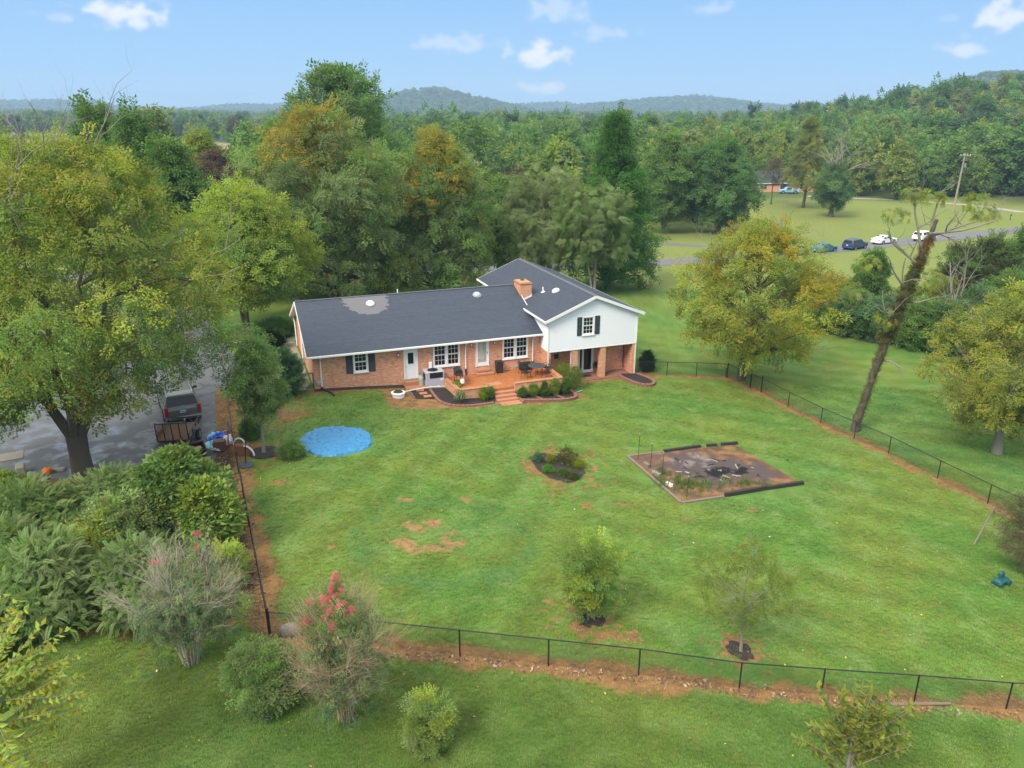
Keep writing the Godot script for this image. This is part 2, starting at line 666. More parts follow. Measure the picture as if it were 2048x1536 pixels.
func near_line(p: Vector2, line: Array) -> float:
	var d := 1e9
	for i in line.size() - 1:
		var q := Geometry2D.get_closest_point_to_segment(p, line[i], line[i + 1])
		d = minf(d, p.distance_to(q))
	return d


# which side of the left fence a point is on (positive: outside, towards the drive)
func left_of_fence(p: Vector2) -> float:
	return -(p - FENCE_L[0]).dot(Vector2(0.924, -0.383))


# earth colours are base colours in linear values, with shade painted in outside the front fence; the last number says how much grass grows there
func ground_tone(x: float, z: float) -> Array:
	var p := Vector2(x, z)
	var a := n1.get_noise_2d(x, z)
	var b := n2.get_noise_2d(x, z)
	var far := p.length()
	var g := Color(0.104, 0.21, 0.042).lerp(Color(0.148, 0.218, 0.042), clampf(0.5 + a * 1.3, 0, 1))
	g = g.lerp(Color(0.105, 0.235, 0.07), clampf(n1.get_noise_2d(x * 0.6 + 90.0, z * 0.6) * 1.8 - 0.1, 0, 1) * 0.7)
	var grass := 1.0
	if far < 90.0:
		# mowing stripes: the mower bent the grass to and fro
		var s := (x * 0.94 + z * 0.35) if x < 3.0 else (x * 0.42 - z * 0.9)
		var st := sin(s * 2.6 + a * 1.3)
		g = g * (1.0 + 0.095 * st + 0.12 * b + 0.08 * n1.get_noise_2d(x * 2.7, z * 2.7) + 0.13 * n4.get_noise_2d(x, z))
		g = g.lerp(Color(0.20, 0.20, 0.06), clampf(n4.get_noise_2d(x * 0.8 + 60.0, z * 0.8) * 1.6 - 0.35 + a * 0.5, 0.0, 0.35))
		g = g.lerp(Color(0.18, 0.27, 0.085), clampf(b * 1.6 - 0.25, 0, 0.6))
		# tree shade and vignetting painted into the grass outside the front fence as duller olive
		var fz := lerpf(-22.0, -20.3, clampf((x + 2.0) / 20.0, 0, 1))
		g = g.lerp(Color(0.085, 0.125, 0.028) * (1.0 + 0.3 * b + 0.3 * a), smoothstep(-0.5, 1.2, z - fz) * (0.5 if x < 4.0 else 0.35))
		# the round mark of a pool that once stood here
		var rp := p.distance_to(Vector2(-2.9, -29.7))
		if rp < 6.0:
			g = g.lerp(Color(0.09, 0.19, 0.055), clampf(exp(-pow((rp - 3.6) / 0.6, 2.0)) * (0.5 + b), 0, 0.7))
		var bare := 0.0
		if far < 62.0:
			for q in BARE:
				var e := Vector2((x - q[0]) / q[2], (z - q[1]) / q[3]).length()
				if e < 1.8:
					bare = maxf(bare, smoothstep(0.2, -0.1, e - 0.85 + b * 0.9 + n4.get_noise_2d(x, z) * 1.7))
			var dl := near_line(p, FENCE_L)
			var df := near_line(p, FENCE_F)
			var dr := near_line(p, FENCE_R)
			var lw := 0.5 + a * 0.3
			bare = maxf(bare, smoothstep(0.25, -0.2, minf(df, dl) - lw + b * 0.5))
			bare = maxf(bare, smoothstep(0.25, -0.2, dr - 0.36 - a * 0.3 + b * 0.55) * 0.9)
			var lf := left_of_fence(p)
			var u := (x - OX) * CU - (z - OZ) * SU
			var v := -(x - OX) * SU - (z - OZ) * CU
			if lf > 0.1 and lf < 5.5 and z < -25.5 and z > -62.0:
				bare = maxf(bare, smoothstep(0.4, -0.2, absf(lf - 0.9) - 1.25 + b * 0.6))
			if v > -5.6 and v < -0.2 and u > 4.0 and u < 17.9:
				bare = maxf(bare, smoothstep(0.3, -0.3, -v - 5.0 + b * 0.6) * smoothstep(0.3, -0.3, absf(u - 10.8) - 6.6 + b * 0.5))
			if u > -0.5 and u < 6.0 and v < 0.0 and v > -1.3:
				bare = maxf(bare, smoothstep(0.3, -0.2, -v - 0.85 + b * 0.5))
			if u > 18.0 and u < 24.5 and v < -1.0 and v > -2.6:
				bare = maxf(bare, smoothstep(0.3, -0.2, -v - 2.0 + b * 0.7))
			if x < -8.0 and lf > 1.0 and z > -36.0 and z < -19.5:
				bare = maxf(bare, smoothstep(0.5, -0.3, absf(z + 29.0) - 6.0 + b) * 0.85)
			if lf > 4.0 and z > -36.5:
				bare = maxf(bare, smoothstep(0.3, -0.4, absf(z + 34.6) - 1.3 + b) * 0.95)
		if bare > 0.0:
			var earth := Color(0.33, 0.185, 0.075).lerp(Color(0.21, 0.125, 0.06), clampf(0.5 + n2.get_noise_2d(x * 2.0 + 40.0, z * 2.0) * 1.4, 0, 1))
			if left_of_fence(p) > 0.15:
				earth = earth.lerp(Color(0.085, 0.058, 0.04), clampf(0.55 + a, 0, 1))
			if rp < 6.5:
				earth = Color(0.36, 0.225, 0.11).lerp(Color(0.27, 0.18, 0.08), clampf(0.5 + b, 0, 1))
			g = g.lerp(earth, bare)
			grass = 1.0 - bare
	else:
		# the neighbours' mown field beyond the road, then pasture, stubble and woodland floor
		var field := Color(0.185, 0.245, 0.062).lerp(Color(0.22, 0.25, 0.072), clampf(0.5 + a, 0, 1))
		g = field * (1.0 + 0.1 * b)
		if z < -215.0 or far > 240.0 or (z < -140.0 and x < 25.0):
			var m := n3.get_noise_2d(x * 0.35, z * 0.35)
			g = Color(0.10, 0.14, 0.045)
			if far > 420.0:
				g = Color(0.30, 0.24, 0.14) if m > 0.12 else (Color(0.16, 0.2, 0.06) if m > -0.1 else Color(0.07, 0.10, 0.035))
		grass = 0.0
	return [g, grass]


func make_ground() -> void:
	var xs := PackedFloat32Array()
	var zs := PackedFloat32Array()
	var t := -17.6
	while t < 26.0:
		xs.append(t); t += 0.17
	var step := 0.3
	while t < 5200.0:
		xs.append(t); t += step; step *= 1.115
	t = -17.6 - 0.3; step = 0.3
	var left := []
	while t > -5200.0:
		left.append(t); t -= step; step *= 1.115
	left.reverse()
	xs = PackedFloat32Array(left) + xs
	t = -14.0
	while t > -58.0:
		zs.append(t); t -= 0.17
	step = 0.3
	while t > -5200.0:
		zs.append(t); t -= step; step *= 1.09
	var front := []
	t = -13.7; step = 0.3
	while t < 400.0:
		front.append(t); t += step; step *= 1.2
	front.reverse()
	zs = PackedFloat32Array(front) + zs
	var w := xs.size()
	var h := zs.size()
	var v := PackedVector3Array(); v.resize(w * h)
	var c := PackedColorArray(); c.resize(w * h)
	for j in h:
		for i in w:
			var k := j * w + i
			v[k] = Vector3(xs[i], ter(xs[i], zs[j]), zs[j])
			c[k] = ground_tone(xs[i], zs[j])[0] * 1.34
	var n := PackedVector3Array(); n.resize(w * h)
	for j in h:
		for i in w:
			var l := v[j * w + maxi(i - 1, 0)]
			var r := v[j * w + mini(i + 1, w - 1)]
			var f := v[maxi(j - 1, 0) * w + i]
			var b := v[mini(j + 1, h - 1) * w + i]
			n[j * w + i] = (r - l).cross(b - f).normalized()
	var ix := PackedInt32Array(); ix.resize((w - 1) * (h - 1) * 6)
	var q := 0
	for j in h - 1:
		for i in w - 1:
			var k := j * w + i
			for o in [k, k + w, k + w + 1, k, k + w + 1, k + 1]:
				ix[q] = o; q += 1
	var a := []
	a.resize(Mesh.ARRAY_MAX)
	a[Mesh.ARRAY_VERTEX] = v; a[Mesh.ARRAY_NORMAL] = n; a[Mesh.ARRAY_COLOR] = c; a[Mesh.ARRAY_INDEX] = ix
	var m := ArrayMesh.new()
	m.add_surface_from_arrays(Mesh.PRIMITIVE_TRIANGLES, a)
	struct("ground", m, mats.lawn)


func band(line: Array, width: float, up: float, along := 2.0) -> ArrayMesh:
	var m := MB.new()
	var pts := []
	for i in line.size() - 1:
		var a: Vector2 = line[i]
		var b: Vector2 = line[i + 1]
		var k := maxi(1, int(a.distance_to(b) / along))
		for s in k:
			var pa: Vector2 = line[maxi(i - 1, 0)]
			var pb: Vector2 = line[mini(i + 2, line.size() - 1)]
			pts.append(a.cubic_interpolate(b, pa, pb, float(s) / k))
	pts.append(line[-1])
	var rows := []
	for i in pts.size():
		var d: Vector2 = (pts[mini(i + 1, pts.size() - 1)] - pts[maxi(i - 1, 0)]).normalized()
		var o := Vector2(-d.y, d.x) * width * 0.5
		var row := []
		for s in 5:
			var p: Vector2 = pts[i] + o * (s * 0.5 - 1.0)
			row.append(onto(p.x, p.y, up))
		rows.append(row)
	for i in rows.size() - 1:
		for s in 4:
			m.quad(rows[i][s], rows[i][s + 1], rows[i + 1][s + 1], rows[i + 1][s])
	for i in m.n.size():
		m.n[i] = m.n[i] if m.n[i].y > 0.0 else -m.n[i]
	return m.mesh()


const ROAD := [Vector2(-150, -78), Vector2(-80, -92), Vector2(-42, -100), Vector2(-9, -107), Vector2(23, -113.5), Vector2(42, -120), Vector2(61, -130), Vector2(75, -138), Vector2(90, -146), Vector2(106, -154), Vector2(128, -164), Vector2(170, -180), Vector2(230, -200)]


var drive := PackedVector2Array()


func make_roads() -> void:
	drive = PackedVector2Array([Vector2(-15.75, -34.9), Vector2(-15.7, -38.2), Vector2(-16.9, -41.3), Vector2(-18.6, -45.7), Vector2(-19.4, -48.0), Vector2(-18.0, -50.5), Vector2(-18.5, -51.8), Vector2(-21.6, -57.0), Vector2(-25.4, -63.5), Vector2(-29.5, -73), Vector2(-35, -90), Vector2(-38, -100), Vector2(-45, -98.5), Vector2(-37, -77), Vector2(-31.5, -66.5), Vector2(-29, -57), Vector2(-28.5, -48), Vector2(-33, -43.5), Vector2(-35, -39), Vector2(-30, -36.3), Vector2(-24, -35.3), Vector2(-20, -34.6)])
	struct("driveway", sheet(drive, 0.012, 1.5, white_all), mats.asphalt)
	struct("road", band(ROAD, 7.0, 0.03), mats.road)
	var side := [Vector2(80, -216), Vector2(90, -211), Vector2(101, -206), Vector2(112.7, -194), Vector2(116.8, -181)]
	struct("gravel_drive", band(side, 3.2, 0.03), mats.concrete)
	struct("side_lane", band([Vector2(33, -132.5), Vector2(28, -136), Vector2(18, -141), Vector2(4, -146)], 2.6, 0.03), mats.road)
	var walk := PackedVector2Array()
	for q in [[-0.55, 0.0], [-0.15, 1.6], [-0.15, 12.0], [-1.6, 12.0], [-1.6, 4.5], [-1.2, 0.0]]:
		var p := hw(q[0], 0, q[1])
		walk.append(Vector2(p.x, p.z))
	struct("side_path", sheet(walk, 0.02, 0.8, white_all), mats.concrete)
	var walk2 := PackedVector2Array()
	for q in [[-5.6, 12.3], [0.5, 12.3], [0.5, 13.5], [-5.6, 13.5]]:
		var p := hw(q[0], 0, q[1])
		walk2.append(Vector2(p.x, p.z))
	struct("front_walk", sheet(walk2, 0.02, 0.8, white_all), mats.concrete)


# ---------------------------------------------------------------- hills on the horizon
func make_hills() -> void:
	# centre, half length along x, half depth, height
	var hs := [[-215.0, -2400.0, 330.0, 420.0, 60.0, 1], [620.0, -3000.0, 620.0, 500.0, 47.0, 2], [1500.0, -3100.0, 900.0, 500.0, 34.0, 3], [905.0, -1480.0, 330.0, 300.0, 66.0, 4], [-2050.0, -3500.0, 800.0, 600.0, 44.0, 5], [-1000.0, -3700.0, 700.0, 500.0, 30.0, 6], [150.0, -3700.0, 800.0, 500.0, 34.0, 7], [2200.0, -2900.0, 700.0, 600.0, 80.0, 8], [-3200.0, -2600.0, 900.0, 700.0, 70.0, 9]]
	var tree := far_crown_simple()
	for q in hs:
		var nx := 56
		var nz := 24
		var nz1 := FastNoiseLite.new()
		nz1.seed = q[5] * 7; nz1.frequency = 0.0034; nz1.fractal_octaves = 4
		var hgt := func(x: float, z: float) -> float:
			var d := Vector2((x - q[0]) / q[2], (z - q[1]) / q[3]).length()
			return -5.0 + (q[4] + 5.0) * pow(maxf(0.0, 1.0 - smoothstep(0.0, 1.0, d)), 0.8) * (0.92 + 0.35 * nz1.get_noise_2d(x, z))
		var grid := []
		for j in nz + 1:
			var row := []
			for i in nx + 1:
				var x: float = q[0] + q[2] * (i * 2.0 / nx - 1.0)
				var z: float = q[1] + q[3] * (j * 2.0 / nz - 1.0)
				row.append(Vector3(x, hgt.call(x, z), z))
			grid.append(row)
		var m := MB.new()
		m.col = Color(0.06, 0.09, 0.03)
		for j in nz:
			for i in nx:
				m.quad(grid[j][i], grid[j][i + 1], grid[j + 1][i + 1], grid[j + 1][i])
		for i in m.n.size():
			m.n[i] = m.n[i] if m.n[i].y > 0.0 else -m.n[i]
		struct("hill", m.mesh(), mats.twig)
		var xf := []
		var cc := []
		for k in 2600:
			var x: float = q[0] + q[2] * rng.randf_range(-1, 1)
			var z: float = q[1] + q[3] * rng.randf_range(-0.25, 1)
			var y: float = hgt.call(x, z)
			if y < -2.0:
				continue
			var s := rng.randf_range(0.8, 1.5)
			xf.append(Transform3D(Basis(Vector3.UP, rng.randf() * TAU).scaled(Vector3(s * 1.3, s * rng.randf_range(0.8, 1.2), s * 1.3)), Vector3(x, y, z)))
			cc.append(leaf_mix([Color(0.10, 0.165, 0.06), Color(0.16, 0.2, 0.07), Color(0.12, 0.175, 0.07)]))
		scatter("hill_woodland", tree, mats.leaf, xf, cc, self)


func leaf_mix(l: Array) -> Color:
	var c: Color = l[rng.randi() % l.size()]
	return c * rng.randf_range(0.8, 1.25)


func scatter(called: String, mesh: Mesh, mat: Material, xf: Array, cc: Array, parent: Node, stuff := true) -> MultiMeshInstance3D:
	var mm := MultiMesh.new()
	mm.transform_format = MultiMesh.TRANSFORM_3D
	mm.use_colors = true
	mm.mesh = mesh
	mm.instance_count = xf.size()
	for i in xf.size():
		mm.set_instance_transform(i, xf[i])
		mm.set_instance_color(i, cc[i])
	var o := MultiMeshInstance3D.new()
	o.multimesh = mm
	o.material_override = mat
	if parent == self:
		o.name = numbered(called)
		add_child(o)
	else:
		o.name = called
		parent.add_child(o, true)
	if stuff:
		o.set_meta("kind", "stuff")
	return o


# a rough crown of a far tree, 10 m tall and broad: clumps of big leaf-like faces
func far_crown_simple() -> ArrayMesh:
	var m := MB.new()
	for i in 70:
		var d := Vector3(rng.randfn(), rng.randfn() * 0.8 + 0.3, rng.randfn()).normalized()
		var p := Vector3(d.x * 4.2, 5.6 + d.y * 4.4, d.z * 4.2) * rng.randf_range(0.8, 1.05)
		var t := d.cross(Vector3(rng.randfn(), rng.randfn(), rng.randfn())).normalized()
		var b := d.cross(t)
		t = (t + d * rng.randf_range(-0.6, 0.6)) * rng.randf_range(1.2, 2.0)
		b = (b + d * rng.randf_range(-0.6, 0.6)) * rng.randf_range(1.2, 2.0)
		m.col = Color.WHITE * rng.randf_range(0.75, 1.15)
		m.quad(p - t, p + b * 0.8, p + t, p - b * 0.8)
	return m.mesh()


# ---------------------------------------------------------------- the house
func wall(m: MB, o: Vector3, along: Vector3, out: Vector3, length: float, h0: float, h1: float, holes: Array, thick: float) -> void:
	var cx := [0.0, length]
	var cy := [h0, h1]
	for q in holes:
		for s in [q[0], q[1]]:
			if not s in cx: cx.append(s)
		for s in [q[2], q[3]]:
			if not s in cy: cy.append(s)
	cx.sort()
	cy.sort()
	var inside := o + along * length * 0.5 - out * thick * 0.5 + Vector3.UP * (h0 + h1) * 0.5
	var at := func(x: float, y: float, d: float) -> Vector3:
		return o + along * x + Vector3.UP * y - out * d
	for i in cx.size() - 1:
		for j in cy.size() - 1:
			var mx: float = (cx[i] + cx[i + 1]) * 0.5
			var my: float = (cy[j] + cy[j + 1]) * 0.5
			var open := false
			for q in holes:
				if mx > q[0] and mx < q[1] and my > q[2] and my < q[3]:
					open = true
			if open:
				continue
			for d in [0.0, thick]:
				m.face([at.call(cx[i], cy[j], d), at.call(cx[i + 1], cy[j], d), at.call(cx[i + 1], cy[j + 1], d), at.call(cx[i], cy[j + 1], d)], inside)
	for q in holes + [[0.0, length, h0, h1]]:
		for e in [[q[0], q[2], q[1], q[2]], [q[1], q[2], q[1], q[3]], [q[1], q[3], q[0], q[3]], [q[0], q[3], q[0], q[2]]]:
			m.face([at.call(e[0], e[1], 0.0), at.call(e[2], e[3], 0.0), at.call(e[2], e[3], thick), at.call(e[0], e[1], thick)], at.call((q[0] + q[1]) * 0.5, (q[2] + q[3]) * 0.5, thick * 0.5))


# sash windows side by side between x0..x1, y0..y1 on a wall that faces +z at depth z
func sash_window(root: Node3D, x0: float, x1: float, y0: float, y1: float, z: float, bays: int) -> void:
	var w := Node3D.new()
	w.name = "window"
	root.add_child(w, true)
	var cs := MB.new()
	var t := 0.085
	for x in [x0 + t / 2, x1 - t / 2]:
		cs.box(Vector3(x, (y0 + y1) / 2, z + 0.0), Vector3(t, y1 - y0, 0.09), Basis.IDENTITY, 0.008)
	cs.box(Vector3((x0 + x1) / 2, y1 - t / 2, z + 0.003), Vector3(x1 - x0 - 2 * t, t, 0.09), Basis.IDENTITY, 0.008)
	cs.box(Vector3((x0 + x1) / 2, y0 + 0.04, z + 0.012), Vector3(x1 - x0 - 2 * t, 0.08, 0.11), Basis.IDENTITY, 0.008)
	if bays == 2:
		cs.box(Vector3((x0 + x1) / 2, (y0 + y1) / 2, z + 0.001), Vector3(0.16, y1 - y0 - 0.17, 0.088), Basis.IDENTITY, 0.008)
	obj("frame", cs.mesh(), mats.white, w)
	obj("sill", box_mesh(Vector3((x0 + x1) / 2, y0 - 0.025, z + 0.03), Vector3(x1 - x0 + 0.06, 0.045, 0.14), 0.008), mats.white, w)
	var spans := [[x0 + t, x1 - t]] if bays == 1 else [[x0 + t, (x0 + x1) / 2 - 0.08], [(x0 + x1) / 2 + 0.08, x1 - t]]
	for s in spans:
		var ym := (y0 + y1) / 2
		for lv in [[y0 + 0.08, ym, -0.035], [ym, y1 - t, -0.01]]:
			var sm := MB.new()
			var a: float = s[0] + 0.002
			var b: float = s[1] - 0.002
			var zz: float = z + lv[2]
			var st := 0.042
			for x in [a + st / 2, b - st / 2]:
				sm.box(Vector3(x, (lv[0] + lv[1]) / 2, zz), Vector3(st, lv[1] - lv[0] - 0.004, 0.035))
			for y in [lv[0] + st / 2, lv[1] - st / 2]:
				sm.box(Vector3((a + b) / 2, y, zz), Vector3(b - a - 2 * st, st, 0.035))
			obj("sash", sm.mesh(), mats.white, w)
			var gm := MB.new()
			for k in [1, 2]:
				gm.box(Vector3(lerpf(a + st, b - st, k / 3.0), (lv[0] + lv[1]) / 2, zz), Vector3(0.018, lv[1] - lv[0] - 2 * st, 0.016))
			gm.box(Vector3((a + b) / 2, (lv[0] + lv[1]) / 2, zz + 0.002), Vector3(b - a - 2 * st, 0.018, 0.014))
			obj("glazing_bar", gm.mesh(), mats.white, w)
			obj("pane", box_mesh(Vector3((a + b) / 2, (lv[0] + lv[1]) / 2, zz - 0.012), Vector3(b - a - st, lv[1] - lv[0] - st, 0.006)), mats.carglass, w)


func shutter(root: Node3D, x0: float, x1: float, y0: float, y1: float, z: float) -> void:
	var m := MB.new()
	for x in [x0 + 0.025, x1 - 0.025]:
		m.box(Vector3(x, (y0 + y1) / 2, z + 0.02), Vector3(0.05, y1 - y0, 0.036))
	for y in [y0 + 0.035, (y0 + y1) / 2, y1 - 0.035]:
		m.box(Vector3((x0 + x1) / 2, y, z + 0.02), Vector3(x1 - x0 - 0.1, 0.07, 0.034))
	var y := y0 + 0.09
	while y < y1 - 0.07:
		m.box(Vector3((x0 + x1) / 2, y, z + 0.018), Vector3(x1 - x0 - 0.1, 0.04, 0.008), Basis(Vector3.RIGHT, -0.6))
		y += 0.045
	obj("shutter", m.mesh(), mats.shutter, root)


func roof_plane(a: Vector3, b: Vector3, c: Vector3, d: Vector3, thick := 0.11) -> ArrayMesh:
	# a b along the eave, c d along the ridge (d above a); uv in metres / 4
	var m := MB.new()
	var n := (b - a).cross(d - a).normalized()
	if n.y < 0: n = -n
	var lo := -n * thick
	m.face([a, b, c, d], (a + c) * 0.5 + lo)
	m.face([a + lo, b + lo, c + lo, d + lo], (a + c) * 0.5)
	for e in [[a, b], [b, c], [c, d], [d, a]]:
		m.face([e[0], e[1], e[1] + lo, e[0] + lo], (a + c) * 0.5 + lo * 0.5)
	var x := (b - a).normalized()
	var up := x.cross(n)
	for p in m.v:
		m.uv.append(Vector2((p - a).dot(x), (p - a).dot(up)) / 4.0)
	return m.mesh()


func downspout(root: Node3D, u: float, top: float, foot: float, z: float, black_from: float) -> void:
	var m := MB.new()
	m.tube(PackedVector3Array([Vector3(u, top, z + 0.42), Vector3(u, top - 0.10, z + 0.40), Vector3(u, top - 0.32, z + 0.09), Vector3(u, top - 0.42, z + 0.06), Vector3(u, black_from, z + 0.06)]), PackedFloat32Array([0.05, 0.05, 0.05, 0.05, 0.05]), 8)
	obj("downspout", m.mesh(), mats.white, root)
	if black_from > foot:
		obj("drain_pipe", tube_mesh([Vector3(u, black_from + 0.04, z + 0.06), Vector3(u, foot + 0.12, z + 0.07), Vector3(u, foot + 0.03, z + 0.16)], [0.062, 0.062, 0.062]), mats.dark, root)


func wall_lamp(root: Node3D, u: float, h: float) -> void:
	var l := Node3D.new()
	l.name = "wall_lamp"
	root.add_child(l, true)
	var m := MB.new()
	m.box(Vector3(u, h + 0.03, 0.02), Vector3(0.11, 0.22, 0.035), Basis.IDENTITY, 0.008)
	m.box(Vector3(u, h + 0.15, 0.09), Vector3(0.15, 0.03, 0.15), Basis.IDENTITY, 0.006)
	m.box(Vector3(u, h - 0.09, 0.09), Vector3(0.13, 0.02, 0.13))
	for a in [-1, 1]:
		for b in [-1, 1]:
			m.box(Vector3(u + a * 0.055, h + 0.03, 0.09 + b * 0.055), Vector3(0.012, 0.22, 0.012))
	obj("lantern_frame", m.mesh(), mats.dark, l)
	obj("lamp_shade", box_mesh(Vector3(u, h + 0.03, 0.09), Vector3(0.095, 0.2, 0.095), 0.01), mats.dome, l)


func skylight(root: Node3D, at: Vector3, n: Vector3, along: Vector3, mat: Material) -> void:
	var s := Node3D.new()
	s.name = "skylight"
	root.add_child(s, true)
	var t := Transform3D(Basis(along, n, along.cross(n)), at)
	var k := MB.new()
	k.lathe([Vector2(0.34, -0.02), Vector2(0.33, 0.07), Vector2(0.29, 0.085), Vector2(0.0, 0.085)], t, 20)
	obj("curb", k.mesh(), mats.grey_metal, s)
	var d := MB.new()
	d.lathe([Vector2(0.29, 0.086), Vector2(0.28, 0.13), Vector2(0.23, 0.19), Vector2(0.15, 0.235), Vector2(0.07, 0.255), Vector2(0.001, 0.26)], t, 20)
	obj("dome", d.mesh(), mat, s)


func make_house() -> void:
	var t := thing("house", "split level house of orange brick and white siding under a dark blue grey shingle roof", "house", Vector3(OX, 0, OZ), TH)
	# --- brick walls, each with its real openings
	var holes := [[2.63, 3.55, 0.88, 2.3], [6.0, 6.98, -0.06, 2.12], [8.08, 9.96, 0.64, 2.3], [11.14, 12.1, 0.3, 2.32], [13.15, 15.05, 0.66, 2.3]]
	var m := MB.new()
	wall(m, Vector3(0, 0, 0), Vector3.RIGHT, Vector3.BACK, 16.07, -1.6, 2.42, holes, 0.24)
	obj("front_wall", m.mesh(), mats.brick, t)
	m = MB.new()
	wall(m, Vector3(0, 0, -10.8), Vector3.BACK, Vector3.LEFT, 10.557, -1.6, 2.5, [], 0.24)
	m.face([Vector3(0, 2.5, -10.8), Vector3(0, 2.5, -0.243), Vector3(0, 4.6, -5.4)], Vector3(0.2, 3, -5.4))
	m.face([Vector3(0.24, 2.5, -10.8), Vector3(0.24, 2.5, -0.243), Vector3(0.24, 4.6, -5.4)], Vector3(0.1, 3, -5.4))
	obj("side_wall", m.mesh(), mats.brick, t)
	m = MB.new()
	wall(m, Vector3(0, 0, -10.803), Vector3.RIGHT, Vector3.FORWARD, 16.05, -1.6, 2.5, [], 0.24)
	obj("rear_wall", m.mesh(), mats.brick, t)
	# lower storey of the gabled wing, open porch in front of its sliding door
	m = MB.new()
	wall(m, Vector3(16.073, 0, -13.4), Vector3.BACK, Vector3.LEFT, 14.76, -1.6, 1.27, [], 0.2)
	wall(m, Vector3(23.05, 0, 1.36), Vector3.FORWARD, Vector3.RIGHT, 14.76, -1.6, 1.27, [], 0.26)
	wall(m, Vector3(16.28, 0, 0.1), Vector3.RIGHT, Vector3.BACK, 6.5, -1.6, 1.26, [[2.74, 3.95, -1.02, 1.02]], 0.2)
	wall(m, Vector3(16.28, 0, -13.397), Vector3.RIGHT, Vector3.FORWARD, 6.5, -1.6, 1.27, [], 0.2)
	obj("lower_wall", m.mesh(), mats.brick, t)
	for u in [17.97, 20.22]:
		obj("porch_column", box_mesh(Vector3(u + 0.21, 0.0, 1.14), Vector3(0.42, 2.5, 0.42)), mats.brick, t)
	obj("porch_floor", box_mesh(Vector3(19.66, -1.28, 0.85), Vector3(6.76, 0.36, 1.48), 0.01), mats.block, t)
	obj("porch_ceiling", box_mesh(Vector3(19.56, 1.3, 0.72), Vector3(6.7, 0.05, 1.2)), mats.white, t)
	obj("floor", box_mesh(Vector3(8.1, 0.1, -5.4), Vector3(15.4, 0.1, 10.2)), mats.room, t)
	obj("upper_floor", box_mesh(Vector3(19.56, 1.31, -6.6), Vector3(6.5, 0.1, 13.3)), mats.room, t)
	for x in [16.09, 23.06]:
		obj("corner_trim", box_mesh(Vector3(x - 0.02, 0.02, 1.375), Vector3(0.07, 2.48, 0.05)), mats.white, t)
	obj("porch_downspout", tube_mesh([Vector3(17.88, 1.26, 1.3), Vector3(17.88, -1.1, 1.3)], [0.03, 0.03]), mats.white, t)
	# --- white upper storey
	m = MB.new()
	wall(m, Vector3(16.07, 0, 1.36), Vector3.RIGHT, Vector3.BACK, 6.98, 1.275, 3.6, [[2.62, 3.5, 0.98 + 1.275, 3.59]], 0.18)
	m.face([Vector3(16.07, 3.6, 1.36), Vector3(23.05, 3.6, 1.36), Vector3(19.56, 5.0, 1.36)], Vector3(19.5, 4, 1.2))
	wall(m, Vector3(16.07, 0, -13.4), Vector3.BACK, Vector3.LEFT, 14.577, 1.28, 3.68, [], 0.18)
	wall(m, Vector3(23.05, 0, 1.177), Vector3.FORWARD, Vector3.RIGHT, 14.577, 1.28, 3.68, [], 0.18)
	wall(m, Vector3(16.07, 0, -13.403), Vector3.RIGHT, Vector3.FORWARD, 6.98, 1.275, 3.6, [], 0.18)
	m.face([Vector3(16.07, 3.6, -13.403), Vector3(23.05, 3.6, -13.403), Vector3(19.56, 5.0, -13.403)], Vector3(19.5, 4, -13))
	obj("upper_wall", m.mesh(), mats.siding, t)
	# lap boards: each leans out at its foot
	var bh := 0.122
	var k := 0
	while 1.275 + k * bh < 4.95:
		var y0 := 1.275 + k * bh
		var y1 := y0 + bh
		var x0 := 16.07
		var x1 := 23.05
		if y0 > 3.45:
			x0 = 16.07 + (y0 - 3.45) / 0.40
			x1 = 23.05 - (y0 - 3.45) / 0.40
		var parts := [[x0, x1]]
		if y1 > 2.2 and y0 < 3.66:
			parts = [[x0, 18.64], [19.62, x1]]
		for p in parts:
			if p[1] - p[0] > 0.08:
				obj("siding_board", lap_board(Vector3(p[0], y0, 1.362), Vector3(p[1], y0, 1.362), Vector3.BACK, bh), mats.siding, t)
		if k < 20:
			obj("siding_board", lap_board(Vector3(16.068, y0, -13.3), Vector3(16.068, y0, 1.36), Vector3.LEFT, bh), mats.siding, t)
			obj("siding_board", lap_board(Vector3(23.052, y0, 1.36), Vector3(23.052, y0, -13.3), Vector3.RIGHT, bh), mats.siding, t)
		k += 1
	for x in [16.055, 23.065]:
		obj("corner_trim", box_mesh(Vector3(x, 2.46, 1.375), Vector3(0.09, 2.36, 0.09), 0.006), mats.white, t)
	obj("skirt_trim", box_mesh(Vector3(19.56, 1.245, 1.375), Vector3(7.0, 0.05, 0.06)), mats.white, t)
	# --- roofs
	var re := Vector3(-0.40, 2.42, 0.50)
	obj("roof", roof_plane(re, Vector3(16.06, 2.42, 0.50), Vector3(16.06, 4.78, -5.40), Vector3(-0.40, 4.78, -5.40)), mats.shingle, t)
	obj("roof", roof_plane(Vector3(16.06, 2.42, -11.3), Vector3(-0.40, 2.42, -11.3), Vector3(-0.40, 4.777, -5.40), Vector3(16.06, 4.777, -5.40)), mats.shingle, t)
	obj("gable_roof", roof_plane(Vector3(15.70, 3.62, -13.7), Vector3(15.70, 3.62, 1.68), Vector3(19.56, 5.15, 1.68), Vector3(19.56, 5.15, -13.7)), mats.shingle, t)
	obj("gable_roof", roof_plane(Vector3(23.42, 3.62, 1.68), Vector3(23.42, 3.62, -13.7), Vector3(19.56, 5.147, -13.7), Vector3(19.56, 5.147, 1.68)), mats.shingle, t)
	m = MB.new()
	for s in [-1.0, 1.0]:
		m.box(Vector3(19.56 + s * 0.085, 5.135, -6.0), Vector3(0.19, 0.025, 15.36), Basis(Vector3.BACK, -s * 0.38))
	obj("ridge_cap", m.mesh(), mats.shingle_pale, t)
